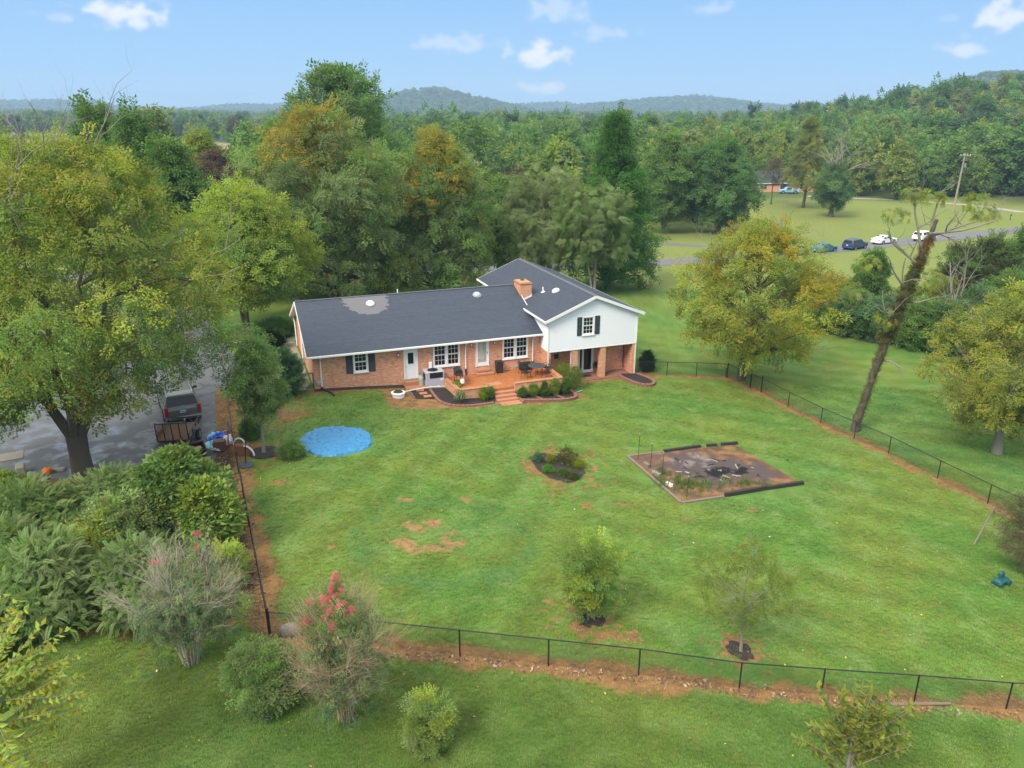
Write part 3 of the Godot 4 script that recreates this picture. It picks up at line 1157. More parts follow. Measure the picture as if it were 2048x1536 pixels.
	mats.shingle_pale.albedo_color = Color(0.15, 0.165, 0.20).linear_to_srgb()
	var pale := grained("shingle_patch", Color(0.20, 0.20, 0.225), 0.8, mats.shingle_pale.albedo_texture, 0.9, 0.0, false)
	obj("ridge_cap", box_mesh(Vector3(7.83, 4.78, -5.40), Vector3(16.4, 0.03, 0.22), 0.01), mats.shingle_pale, t)
	# newer, paler shingles round the round skylight, laid course by course
	var sl := Vector3(0, 0.3712, -0.9285)
	var nn := Vector3(0, 0.9285, 0.3712)
	for c in 16:
		var s0 := 6.28 - c * 0.14
		var f := (c + 0.5) / 16.0
		var half := 1.6 * sqrt(maxf(0.0, 1.0 - pow(f, 2.6))) * (1.0 + 0.05 * sin(c * 2.3))
		var cu := 4.62 + 0.12 * sin(c * 1.7) - 0.2 * (1.0 - f)
		if half < 0.15:
			continue
		var a := Vector3(cu, 2.42, 0.5) + sl * (s0 - 0.07) + nn * 0.006
		obj("shingle_course", box_mesh(a, Vector3(half * 2.0, 0.008, 0.139), 0.0, Basis(Vector3.RIGHT, nn, Vector3.RIGHT.cross(nn))), pale, t)
	# --- white edges: gutters, fascias, rakes, soffits
	m = MB.new()
	for q in [[Vector3(7.83, 2.34, 0.52), Vector3(16.5, 0.13, 0.12)], [Vector3(7.83, 2.28, 0.23), Vector3(16.3, 0.03, 0.46)]]:
		m.box(q[0], q[1], Basis.IDENTITY, 0.01)
	obj("gutter", m.mesh(), mats.white, t)
	obj("rear_gutter", box_mesh(Vector3(7.83, 2.34, -11.32), Vector3(16.5, 0.13, 0.12), 0.01), mats.white, t)
	for q in [[15.70, 3.56], [23.42, 3.56]]:
		obj("gutter", box_mesh(Vector3(q[0] + (0.02 if q[0] > 20 else -0.02), 3.53, -6.0), Vector3(0.12, 0.13, 15.4), 0.01), mats.white, t)
		obj("soffit", box_mesh(Vector3(q[0] + (-0.17 if q[0] > 20 else 0.17), 3.47, -6.0), Vector3(0.34, 0.03, 15.3)), mats.white, t)
	for z in [1.70, -13.72]:
		for s in [-1.0, 1.0]:
			m = MB.new()
			m.bar(Vector3(19.56 + s * 3.92, 3.49, z), Vector3(19.56 - s * 0.0, 5.045, z), 0.03, 0.2)
			obj("rake_board", m.mesh(), mats.white, t)
			if z > 0:
				m = MB.new()
				m.bar(Vector3(19.56 + s * 3.7, 3.47, z - 0.17), Vector3(19.56, 4.94, z - 0.17), 0.3, 0.02)
				obj("soffit", m.mesh(), mats.white, t)
	for s in [-1.0, 1.0]:
		m = MB.new()
		m.bar(Vector3(-0.42, 2.30, -5.4 + s * 5.9), Vector3(-0.42, 4.67, -5.4), 0.03, 0.19)
		obj("rake_board", m.mesh(), mats.white, t)
		m = MB.new()
		m.bar(Vector3(-0.2, 2.28, -5.4 + s * 5.8), Vector3(-0.2, 4.6, -5.4), 0.4, 0.02)
		obj("soffit", m.mesh(), mats.white, t)
	obj("frieze_board", box_mesh(Vector3(8.03, 2.34, 0.02), Vector3(15.9, 0.1, 0.035)), mats.white, t)
	downspout(t, 0.45, 2.3, -0.05, 0.0, 0.12)
	downspout(t, 10.38, 2.3, -0.2, 0.0, 0.25)
	downspout(t, 15.42, 2.3, -0.3, 0.0, 0.25)
	obj("downspout", tube_mesh([Vector3(-0.2, 2.3, -11.2), Vector3(-0.1, 1.9, -10.9), Vector3(-0.08, -0.4, -10.75)], [0.06, 0.06, 0.06]), mats.white, t)
	obj("downspout", tube_mesh([Vector3(-0.07, 2.7, -6.4), Vector3(-0.07, 0.0, -6.4)], [0.07, 0.07]), mats.white, t)
	# --- windows and doors
	sash_window(t, 2.6, 3.58, 0.86, 2.3, 0.0, 1)
	shutter(t, 2.12, 2.56, 0.84, 2.28, 0.0)
	shutter(t, 3.62, 4.06, 0.84, 2.28, 0.0)
	sash_window(t, 8.06, 9.98, 0.62, 2.3, 0.0, 2)
	sash_window(t, 13.13, 15.07, 0.64, 2.3, 0.0, 2)
	sash_window(t, 18.65, 19.61, 2.24, 3.62, 1.38, 1)
	shutter(t, 18.26, 18.62, 2.24, 3.6, 1.385)
	shutter(t, 19.66, 20.03, 2.24, 3.6, 1.385)
	solid_door(t)
	storm_door(t)
	sliding_door(t)
	wall_lamp(t, 5.62, 1.78)
	wall_lamp(t, 10.78, 1.96)
	wall_lamp(t, 12.5, 1.96)
	obj("meter_box", box_mesh(Vector3(0.26, 0.45, 0.07), Vector3(0.3, 0.28, 0.13), 0.015), mats.acgreen, t)
	obj("conduit_box", box_mesh(Vector3(7.84, 0.75, 0.05), Vector3(0.22, 0.62, 0.1), 0.012), mats.dome, t)
	obj("foundation_vent", box_mesh(Vector3(14.25, 0.02, 0.012), Vector3(0.4, 0.2, 0.05), 0.008), mats.acgreen, t)
	obj("wall_vent", box_mesh(Vector3(17.26, 0.46, 0.12), Vector3(0.34, 0.36, 0.06), 0.01), mats.dark, t)
	obj("hose", tube_mesh([Vector3(22.72, 1.2, 0.14), Vector3(22.74, 0.1, 0.15), Vector3(22.7, -0.5, 0.16), Vector3(22.76, -1.0, 0.18)], [0.02, 0.02, 0.02, 0.02]), mats.dark, t)
	# --- on the roof
	skylight(t, Vector3(4.72, 4.37, -4.38), nn, Vector3.RIGHT, mats.dome)
	skylight(t, Vector3(12.69, 4.37, -4.40), nn, Vector3.RIGHT, mats.domegrey)
	var n2v := Vector3(-0.3685, 0.9296, 0)
	skylight(t, Vector3(18.27, 4.63, -2.5), n2v, Vector3(0, 0, -1), mats.dome)
	obj("vent_pipe", tube_mesh([Vector3(17.7, 4.3, -3.67), Vector3(17.7, 4.78, -3.67)], [0.05, 0.05]), mats.white, t)
	obj("pipe_flashing", box_mesh(Vector3(17.68, 4.42, -3.62), Vector3(0.28, 0.02, 0.3), 0.0, Basis(Vector3.BACK, 0.377)), mats.white, t)
	obj("vent_pipe", tube_mesh([Vector3(7.0, 4.7, -5.7), Vector3(7.0, 5.02, -5.7)], [0.045, 0.045]), mats.white, t)
	var ch := Node3D.new()
	ch.name = "chimney"
	t.add_child(ch, true)
	obj("stack", box_mesh(Vector3(16.42, 3.6, -4.6), Vector3(0.9, 2.9, 1.4)), mats.brick, ch)
	obj("cap", box_mesh(Vector3(16.42, 5.08, -4.6), Vector3(1.0, 0.09, 1.5), 0.02), mats.coping, ch)
	obj("cap_slab", box_mesh(Vector3(16.42, 5.15, -4.6), Vector3(0.86, 0.06, 1.3), 0.02), mats.card, ch)
	var fl := MB.new()
	fl.lathe([Vector2(0.17, 5.17), Vector2(0.15, 5.27), Vector2(0.11, 5.27), Vector2(0.11, 5.18)], Transform3D(Basis.IDENTITY, Vector3(16.45, 0, -4.8)), 14)
	obj("flue", fl.mesh(), mats.brown, ch)
	m = MB.new()
	for z in [-3.885, -5.315]:
		m.bar(Vector3(15.96, 3.74, z), Vector3(16.88, 4.10, z), 0.02, 0.24)
	m.box(Vector3(15.96, 3.76, -4.6), Vector3(0.02, 0.34, 1.44))
	m.box(Vector3(16.884, 4.16, -4.6), Vector3(0.02, 0.26, 1.44))
	obj("flashing", m.mesh(), mats.white, ch)
	# where the lower roof dies into the white wall: step flashing
	m = MB.new()
	m.bar(Vector3(16.045, 2.47, 0.46), Vector3(16.045, 4.82, -5.4), 0.03, 0.07)
	obj("step_flashing", m.mesh(), mats.white, t)


func lap_board(a: Vector3, b: Vector3, out: Vector3, h: float) -> ArrayMesh:
	var m := MB.new()
	var up := Vector3.UP * h
	var p0 := a + out * 0.034
	var p1 := b + out * 0.034
	var inside := (a + b) * 0.5 + up * 0.4
	m.face([p0, p1, b + up + out * 0.005, a + up + out * 0.005], inside)
	m.face([a, b, p1, p0], inside)
	m.face([a, p0, a + up + out * 0.005, a + up], inside)
	m.face([b, p1, b + up + out * 0.005, b + up], inside)
	return m.mesh()


func solid_door(t: Node3D) -> void:
	var d := Node3D.new()
	d.name = "door"
	t.add_child(d, true)
	var m := MB.new()
	for x in [6.03, 6.95]:
		m.box(Vector3(x, 1.04, 0.01), Vector3(0.07, 2.14, 0.1), Basis.IDENTITY, 0.008)
	m.box(Vector3(6.49, 2.09, 0.012), Vector3(0.85, 0.07, 0.1), Basis.IDENTITY, 0.008)
	obj("door_frame", m.mesh(), mats.white, d)
	m = MB.new()
	wall(m, Vector3(6.066, 0, -0.02), Vector3.RIGHT, Vector3.BACK, 0.848, 0.0, 2.05, [[0.2, 0.66, 1.02, 1.88]], 0.045)
	obj("door_leaf", m.mesh(), mats.white, d)
	m = MB.new()
	for q in [[6.266, 6.30], [6.692, 6.726]]:
		m.box(Vector3((q[0] + q[1]) / 2, 1.45, -0.012), Vector3(0.034, 0.86, 0.03))
	for y in [1.035, 1.865]:
		m.box(Vector3(6.496, y, -0.011), Vector3(0.392, 0.034, 0.03))
	obj("glazing_bead", m.mesh(), mats.white, d)
	obj("pane", box_mesh(Vector3(6.496, 1.45, -0.035), Vector3(0.46, 0.86, 0.008)), mats.carglass, d)
	m = MB.new()
	m.lathe([Vector2(0.03, 0), Vector2(0.03, 0.012), Vector2(0.012, 0.02), Vector2(0.014, 0.045), Vector2(0.028, 0.06), Vector2(0.022, 0.08), Vector2(0.0, 0.084)], Transform3D(Basis(Vector3.RIGHT, PI / 2), Vector3(6.14, 0.92, -0.02)), 12)
	obj("door_knob", m.mesh(), mats.chrome, d)
	obj("threshold", box_mesh(Vector3(6.49, -0.03, 0.04), Vector3(0.95, 0.06, 0.2), 0.01), mats.stone, d)


func storm_door(t: Node3D) -> void:
	var d := Node3D.new()
	d.name = "storm_door"
	t.add_child(d, true)
	var m := MB.new()
	for x in [11.165, 12.075]:
		m.box(Vector3(x, 1.31, 0.01), Vector3(0.07, 2.02, 0.1), Basis.IDENTITY, 0.008)
	m.box(Vector3(11.62, 2.285, 0.012), Vector3(0.84, 0.07, 0.1), Basis.IDENTITY, 0.008)
	obj("door_frame", m.mesh(), mats.white, d)
	m = MB.new()
	wall(m, Vector3(11.2, 0, 0.03), Vector3.RIGHT, Vector3.BACK, 0.84, 0.33, 2.24, [[0.09, 0.72, 0.28 + 0.33, 2.17]], 0.035)
	obj("door_leaf", m.mesh(), mats.white, d)
	obj("pane", box_mesh(Vector3(11.605, 1.39, 0.012), Vector3(0.63, 1.56, 0.006)), mats.glass, d)
	obj("handle", box_mesh(Vector3(11.975, 1.3, 0.055), Vector3(0.035, 0.16, 0.05), 0.008), mats.dark, d)
	obj("inner_room", box_mesh(Vector3(11.62, 1.3, -1.6), Vector3(3.0, 2.2, 0.05)), mats.room, d)
	# a pale garment hangs inside, just behind the glass
	m = MB.new()
	var prof := [[0.05, 0.95], [0.17, 0.86], [0.14, 0.6], [0.16, 0.3], [0.21, 0.0], [0.27, -0.28]]
	for i in prof.size() - 1:
		for k in 20:
			var q := []
			for w in [[i, k], [i + 1, k], [i + 1, k + 1], [i, k + 1]]:
				var a: float = TAU * w[1] / 20.0
				var r: float = prof[w[0]][0] * (1.0 + 0.12 * sin(a * 6.0) * w[0] / 5.0)
				q.append(Vector3(cos(a) * r, prof[w[0]][1], sin(a) * r * 0.45))
			m.face(q, Vector3(0, prof[i][1] * 0.5 + prof[i + 1][1] * 0.5, 0))
	var g := obj("hanging_garment", m.mesh(), mats.cloth)
	g.position = hw(11.64, 1.0, 0.45)
	g.rotation.y = TH
	tag(g, "pale green garment hanging inside behind the glass storm door", "garment")


func sliding_door(t: Node3D) -> void:
	var d := Node3D.new()
	d.name = "sliding_door"
	t.add_child(d, true)
	var m := MB.new()
	for x in [19.05, 20.2]:
		m.box(Vector3(x, 0.0, 0.08), Vector3(0.08, 2.06, 0.14))
	m.box(Vector3(19.625, 0.99, 0.081), Vector3(1.07, 0.07, 0.14))
	m.box(Vector3(19.625, -0.98, 0.082), Vector3(1.07, 0.1, 0.16))
	obj("door_frame", m.mesh(), mats.white, d)
	for q in [[19.09, 19.42, 0.05], [19.40, 20.16, 0.085]]:
		m = MB.new()
		for x in [q[0] + 0.035, q[1] - 0.035]:
			m.box(Vector3(x, 0.01, q[2]), Vector3(0.07, 1.88, 0.03))
		for y in [-0.89, 0.93]:
			m.box(Vector3((q[0] + q[1]) / 2, y, q[2]), Vector3(q[1] - q[0] - 0.14, 0.07, 0.03))
		obj("sliding_panel", m.mesh(), mats.white, d)
		obj("pane", box_mesh(Vector3((q[0] + q[1]) / 2, 0.01, q[2] - 0.005), Vector3(q[1] - q[0] - 0.12, 1.78, 0.006)), mats.carglass, d)
	m = MB.new()
	var pot := thing("flower_pot", "square terracotta planter with dark flowers beside the sliding door", "flower pot", hw(20.5, -1.1, -0.55), TH)
	m.lathe([Vector2(0.25, 0.0), Vector2(0.34, 0.42), Vector2(0.37, 0.42), Vector2(0.37, 0.5), Vector2(0.32, 0.5), Vector2(0.3, 0.42), Vector2(0.0, 0.42)], Transform3D(Basis(Vector3.UP, PI / 4), Vector3.ZERO), 4)
	obj("pot", m.mesh(), mats.terracotta, pot)
	leafy(pot, "flowers", [[Vector3(0, 0.58, 0), Vector3(0.3, 0.14, 0.3)]], 26, 0.45, [Color(0.03, 0.03, 0.025), Color(0.10, 0.03, 0.04), Color(0.05, 0.08, 0.03)], broad)
	obj("stem", tube_mesh([Vector3(0.05, 0.42, 0), Vector3(0.1, 0.8, 0.02), Vector3(0.12, 0.98, 0.05)], [0.012, 0.01, 0.006], 5), mats.brown, pot)
	var mat := obj("door_mat", box_mesh(Vector3.ZERO, Vector3(0.75, 0.025, 0.42), 0.006), mats.dark)
	mat.position = hw(19.4, -1.085, -0.75)
	mat.rotation.y = TH
	tag(mat, "dark door mat on the brick porch before the sliding door", "door mat")
	m = MB.new()
	m.blob(Vector3(0, 0.11, 0), Vector3(0.17, 0.11, 0.15), n2, 0.15, 7, 10)
	var st := obj("round_stone", m.mesh(), mats.stone)
	st.position = hw(21.15, -1.1, -0.45)
	tag(st, "pale round stone on the porch floor right of the brick column", "stone")


# ---------------------------------------------------------------- patio and the beds round it
func house_thing(called: String, label: String, category: String, group := "") -> Node3D:
	return thing(called, label, category, Vector3(OX, 0, OZ), TH, group)


func make_patio() -> void:
	var t := house_thing("patio", "raised terrace of red brown stained concrete behind low brick walls with pale coping", "patio")
	var m := MB.new()
	m.prism(PackedVector2Array([Vector2(8.72, 0.005), Vector2(16.05, 0.005), Vector2(16.05, 3.3), Vector2(12.75, 3.3), Vector2(12.75, 3.45), Vector2(11.2, 3.45), Vector2(11.2, 3.3), Vector2(8.9, 3.3)]), -1.5, -0.2)
	obj("slab", m.mesh(), mats.patio, t)
	# low walls and their coping stones, one by one
	for q in [[Vector2(8.86, 3.44), Vector2(11.2, 3.44)], [Vector2(12.75, 3.44), Vector2(16.32, 3.44)], [Vector2(8.62, 0.45), Vector2(8.86, 3.31)], [Vector2(16.18, 1.37), Vector2(16.18, 3.31)]]:
		var a: Vector2 = q[0]
		var b: Vector2 = q[1]
		var d := (b - a).normalized()
		var bs := Basis(Vector3.UP, -d.angle())
		obj("low_wall", box_mesh(Vector3((a.x + b.x) / 2, -0.75, (a.y + b.y) / 2), Vector3(a.distance_to(b), 1.5, 0.26), 0.0, bs), mats.brick, t)
		var k := int(round(a.distance_to(b) / 0.42))
		for i in k:
			var p := a.lerp(b, (i + 0.5) / k)
			obj("coping_stone", box_mesh(Vector3(p.x, 0.035 + 0.003 * (i % 2), p.y), Vector3(a.distance_to(b) / k - 0.008, 0.07, 0.33), 0.012, bs), mats.coping, t)
	obj("patch", box_mesh(Vector3(11.7, -0.197, 2.45), Vector3(0.95, 0.012, 0.62), 0.004, Basis(Vector3.UP, 0.03)), mats.coping, t)
	# steps down to the lawn
	for i in 3:
		var y := -0.37 - 0.17 * i
		obj("step", box_mesh(Vector3(11.98, y - 0.3, 3.58 + 0.3 * i), Vector3(1.5, 0.6, 0.34), 0.025), mats.coping, t)
	obj("landing", box_mesh(Vector3(12.0, -0.94, 4.65), Vector3(1.55, 0.2, 0.75), 0.02), mats.coping, t)
	for x in [11.07, 12.86]:
		obj("cheek_wall", box_mesh(Vector3(x, -1.0, 4.2), Vector3(0.2, 0.46, 1.3), 0.015), mats.block, t)
	# steps up to the storm door, and the stoop of the white door
	for q in [[0.0, 1.28, 0.32], [0.17, 0.95, 0.30]]:
		obj("door_step", box_mesh(Vector3(11.66, q[0] - 0.115, q[2] * 0.5 + (0.3 if q[0] == 0.0 else 0.0)), Vector3(q[1], 0.17, q[2]), 0.03), mats.coping, t)
	var s := house_thing("stoop", "two low brick steps below the solid white door", "steps")
	obj("step", box_mesh(Vector3(6.55, -0.22, 0.24), Vector3(1.2, 0.3, 0.46), 0.02), mats.coping, s)
	obj("pad", box_mesh(Vector3(6.6, -0.5, 0.62), Vector3(1.4, 0.3, 1.2), 0.02), mats.coping, s)
	patio_things()


func patio_things() -> void:
	# heat pump
	var ac := house_thing("air_conditioner", "boxy lilac grey packaged heat pump beside the terrace steps", "air conditioner")
	var m := MB.new()
	m.box(Vector3(7.9, 0.08, 0.55), Vector3(1.3, 1.1, 1.0), Basis.IDENTITY, 0.02)
	obj("cabinet", m.mesh(), mats.acmetal, ac)
	obj("base", box_mesh(Vector3(7.9, -0.55, 0.55), Vector3(1.36, 0.16, 1.06), 0.015), mats.concrete, ac)
	m = MB.new()
	var s := 0
	for y in 9:
		m.box(Vector3(7.98, 0.22 + y * 0.042, 1.06), Vector3(0.9, 0.014, 0.02))
	m.box(Vector3(7.98, 0.39, 1.053), Vector3(0.92, 0.4, 0.008))
	for y in 9:
		m.box(Vector3(7.24, 0.10 + y * 0.045, 0.6), Vector3(0.02, 0.014, 0.6))
	m.box(Vector3(7.247, 0.28, 0.6), Vector3(0.008, 0.44, 0.62))
	obj("louvre", m.mesh(), mats.dark, ac)
	m = MB.new()
	m.lathe([Vector2(0.36, 0.63), Vector2(0.36, 0.665), Vector2(0.31, 0.665), Vector2(0.30, 0.64), Vector2(0.0, 0.64)], Transform3D(Basis.IDENTITY, Vector3(7.85, 0, 0.55)), 24)
	obj("fan_shroud", m.mesh(), mats.dark, ac)
	m = MB.new()
	for k in 8:
		m.bar(Vector3(7.85, 0.675, 0.55), Vector3(7.85 + cos(k * PI / 4) * 0.33, 0.672, 0.55 + sin(k * PI / 4) * 0.33), 0.012, 0.012)
	for r in [0.1, 0.2, 0.3]:
		for k in 16:
			m.bar(Vector3(7.85 + cos(k * PI / 8) * r, 0.676, 0.55 + sin(k * PI / 8) * r), Vector3(7.85 + cos((k + 1) * PI / 8) * r, 0.676, 0.55 + sin((k + 1) * PI / 8) * r), 0.008, 0.008)
	obj("fan_guard", m.mesh(), mats.black_metal, ac)
	obj("label_plate", box_mesh(Vector3(8.36, 0.08, 1.053), Vector3(0.22, 0.14, 0.008)), mats.white, ac)
	for x in [7.55, 8.1]:
		obj("vent_slot", box_mesh(Vector3(x, -0.37, 1.053), Vector3(0.2, 0.05, 0.008)), mats.white, ac)
	obj("return_duct", box_mesh(Vector3(7.06, -0.1, 0.42), Vector3(0.34, 0.75, 0.6), 0.12), mats.acgreen, ac)
	obj("drain_trap", tube_mesh([Vector3(8.56, -0.1, 0.95), Vector3(8.72, -0.1, 0.98), Vector3(8.74, -0.15, 0.98), Vector3(8.74, -0.7, 1.0)], [0.028, 0.028, 0.028, 0.028]), mats.pvc, ac)
	# long white pipe lying across the bed
	var p := [hw(5.0, -0.22, -2.0), hw(6.6, -0.24, -1.55), hw(7.5, -0.3, -1.33), hw(8.72, -0.42, -1.2)]
	var pipe := obj("white_pipe", tube_mesh(p, [0.03, 0.03, 0.03, 0.03]), mats.pvc)
	tag(pipe, "long white plastic pipe lying in front of the heat pump", "pipe")
	# gas grill with its tank
	var g := thing("grill", "black gas barbecue with its lid shut at the left end of the terrace", "grill", hw(9.36, -0.2, -1.65), TH + PI / 2 - 0.12)
	m = MB.new()
	for x in [-0.55, 0.55]:
		for z in [-0.22, 0.22]:
			m.box(Vector3(x * 0.75, 0.36, z), Vector3(0.04, 0.72, 0.04))
	m.box(Vector3(0, 0.12, 0), Vector3(0.9, 0.03, 0.5))
	obj("cart", m.mesh(), mats.black_metal, g)
	obj("firebox", box_mesh(Vector3(0, 0.8, 0), Vector3(0.8, 0.22, 0.52), 0.03), mats.dark, g)
	m = MB.new()
	var lid := PackedVector2Array()
	for k in 9:
		var a := PI * k / 8
		lid.append(Vector2(cos(a) * 0.26, sin(a) * 0.24))
	m.prism(lid, -0.4, 0.4, Transform3D(Basis(Vector3(0, 0, -1), Vector3(1, 0, 0), Vector3(0, 1, 0)).orthonormalized(), Vector3(0, 0.92, 0)))
	obj("lid", m.mesh(), mats.dark, g)
	obj("lid_handle", tube_mesh([Vector3(-0.25, 1.03, 0.29), Vector3(0.25, 1.03, 0.29)], [0.015, 0.015]), mats.chrome, g)
	for x in [-0.62, 0.62]:
		obj("side_shelf", box_mesh(Vector3(x, 0.88, 0), Vector3(0.38, 0.03, 0.46), 0.01), mats.black_metal, g)
	var tank := thing("propane_tank", "white propane tank standing under the black barbecue", "gas tank", hw(9.5, -0.05, -2.1))
	m = MB.new()
	m.lathe([Vector2(0.0, 0.0), Vector2(0.12, 0.01), Vector2(0.155, 0.07), Vector2(0.155, 0.26), Vector2(0.12, 0.34), Vector2(0.05, 0.37), Vector2(0.0, 0.375)], Transform3D.IDENTITY, 18)
	obj("cylinder", m.mesh(), mats.dome, tank)
	m = MB.new()
	m.lathe([Vector2(0.1, 0.34), Vector2(0.1, 0.45), Vector2(0.09, 0.45), Vector2(0.09, 0.34)], Transform3D.IDENTITY, 16)
	obj("collar", m.mesh(), mats.dome, tank)
	# table and chairs of dark metal
	var tb := thing("patio_table", "round dark green metal patio table at the right end of the terrace", "table", hw(15.05, -0.2, -1.75), TH)
	m = MB.new()
	m.lathe([Vector2(0.0, 0.70), Vector2(0.6, 0.70), Vector2(0.63, 0.715), Vector2(0.6, 0.73), Vector2(0.05, 0.73), Vector2(0.0, 0.73)], Transform3D.IDENTITY, 28)
	obj("table_top", m.mesh(), plain("tabletop", Color(0.03, 0.055, 0.065), 0.35), tb)
	for k in 4:
		var a := k * PI / 2 + 0.5
		obj("leg", tube_mesh([Vector3(cos(a) * 0.5, 0.7, sin(a) * 0.5), Vector3(cos(a) * 0.36, 0.35, sin(a) * 0.36), Vector3(cos(a) * 0.46, 0, sin(a) * 0.46)], [0.018, 0.018, 0.018], 6), mats.black_metal, tb)
	var spots := [[14.3, -1.05, 0.9, "dark metal patio chair between the round table and the house wall"], [14.1, -2.15, 2.2, "dark metal patio chair on the side of the table nearer the steps"], [15.45, -2.6, -2.9, "dark metal patio chair on the lawn side of the round table"], [15.85, -1.5, -1.35, "dark metal patio chair in the right corner of the terrace"]]
	var c0: Node3D = null
	for q in spots:
		if c0 == null:
			c0 = patio_chair(q[3])
			c0.position = hw(q[0], -0.2, q[1])
			c0.rotation.y = TH + q[2]
		else:
			dup(c0, hw(q[0], -0.2, q[1]), TH + q[2], q[3])
	var bin := thing("storage_bin", "tall black bin standing right of the terrace door steps", "bin", hw(12.75, -0.2, -0.36), TH)
	m = MB.new()
	for q in [[0.44, 0.0, 0.02], [0.5, 0.38, 0.36]]:
		pass
	var lo := Vector2(0.21, 0.17)
	var hi := Vector2(0.25, 0.21)
	var c8 := []
	for y in [[0.0, lo], [0.82, hi]]:
		for sgn in [[-1, -1], [1, -1], [1, 1], [-1, 1]]:
			c8.append(Vector3(sgn[0] * y[1].x, y[0], sgn[1] * y[1].y))
	for f in [[0, 1, 2, 3], [4, 5, 6, 7], [0, 1, 5, 4], [1, 2, 6, 5], [2, 3, 7, 6], [3, 0, 4, 7]]:
		m.face([c8[f[0]], c8[f[1]], c8[f[2]], c8[f[3]]], Vector3(0, 0.4, 0))
	obj("body", m.mesh(), mats.dark, bin)
	obj("lid", box_mesh(Vector3(0, 0.85, 0), Vector3(0.54, 0.06, 0.46), 0.02), mats.black_metal, bin)
	var box2 := thing("cooler", "low dark storage box against the house wall behind the table", "box", hw(14.75, -0.2, -0.34), TH)
	obj("body", box_mesh(Vector3(0, 0.24, 0), Vector3(0.8, 0.48, 0.45), 0.02), mats.dark, box2)
	obj("lid", box_mesh(Vector3(0, 0.51, 0), Vector3(0.84, 0.06, 0.49), 0.02), mats.black_metal, box2)


func patio_chair(label: String) -> Node3D:
	var c := thing("patio_chair", label, "chair")
	var m := MB.new()
	for i in 7:
		m.box(Vector3(0, 0.43, -0.21 + i * 0.07), Vector3(0.44, 0.012, 0.05))
	m.box(Vector3(-0.22, 0.43, 0), Vector3(0.02, 0.02, 0.46))
	m.box(Vector3(0.22, 0.43, 0), Vector3(0.02, 0.02, 0.46))
	obj("seat", m.mesh(), mats.black_metal, c)
	m = MB.new()
	m.tube(PackedVector3Array([Vector3(-0.22, 0.43, -0.22), Vector3(-0.22, 0.88, -0.32), Vector3(-0.12, 0.94, -0.33), Vector3(0.12, 0.94, -0.33), Vector3(0.22, 0.88, -0.32), Vector3(0.22, 0.43, -0.22)]), PackedFloat32Array([0.014, 0.014, 0.014, 0.014, 0.014, 0.014]), 6)
	for i in 6:
		var x := -0.15 + i * 0.06
		m.bar(Vector3(x, 0.44, -0.225), Vector3(x, 0.91, -0.325), 0.012, 0.008)
	obj("backrest", m.mesh(), mats.black_metal, c)
	for x in [-0.23, 0.23]:
		for z in [-0.22, 0.22]:
			obj("leg", tube_mesh([Vector3(x, 0.44, z), Vector3(x * 1.12, 0, z * 1.12)], [0.013, 0.013], 6), mats.black_metal, c)
		obj("armrest", tube_mesh([Vector3(x, 0.66, -0.27), Vector3(x * 1.1, 0.66, 0.2), Vector3(x * 1.1, 0.44, 0.23)], [0.014, 0.014, 0.014], 6), mats.black_metal, c)
	return c


# a curved row of edging blocks in the house's frame, two courses high
func edging(t: Node3D, pts: Array, courses: int, h0: Array) -> void:
	var line := PackedVector2Array()
	for i in pts.size() - 1:
		for s in 8:
			line.append(pts[i].cubic_interpolate(pts[i + 1], pts[maxi(i - 1, 0)], pts[mini(i + 2, pts.size() - 1)], s / 8.0))
	line.append(pts[-1])
	for c in courses:
		var next := 0.0 if c == 0 else 0.15
		var run := 0.0
		for i in line.size() - 1:
			var a := line[i]
			var b := line[i + 1]
			var l := a.distance_to(b)
			while run + l >= next and next >= run:
				var f := (next - run) / l
				var p := a.lerp(b, f)
				var d := (b - a).angle()
				var w := hw(p.x, 0, -p.y)
				var y: float = ter(w.x, w.z) + 0.05 + c * 0.115 + rng.randf_range(-0.006, 0.006)
				obj("edging_block", box_mesh(Vector3(p.x, y, p.y), Vector3(0.285, 0.11, 0.2), 0.018, Basis(Vector3.UP, -d + rng.randf_range(-0.04, 0.04))), mats.block, t)
				next += 0.3
			run += l


func mulch_sheet(t: Node3D, pts: Array, up: float) -> void:
	var poly := PackedVector2Array()
	for q in pts:
		var w := hw(q.x, 0, -q.y)
		poly.append(Vector2(w.x, w.z))
	var m := sheet(poly, up, 0.5, func(x, z): return Color.WHITE * (0.8 + 0.5 * n2.get_noise_2d(x * 3.0, z * 3.0)))
	var o := obj("mulch", m, mats.mulch, t)
	o.transform = t.transform.affine_inverse()


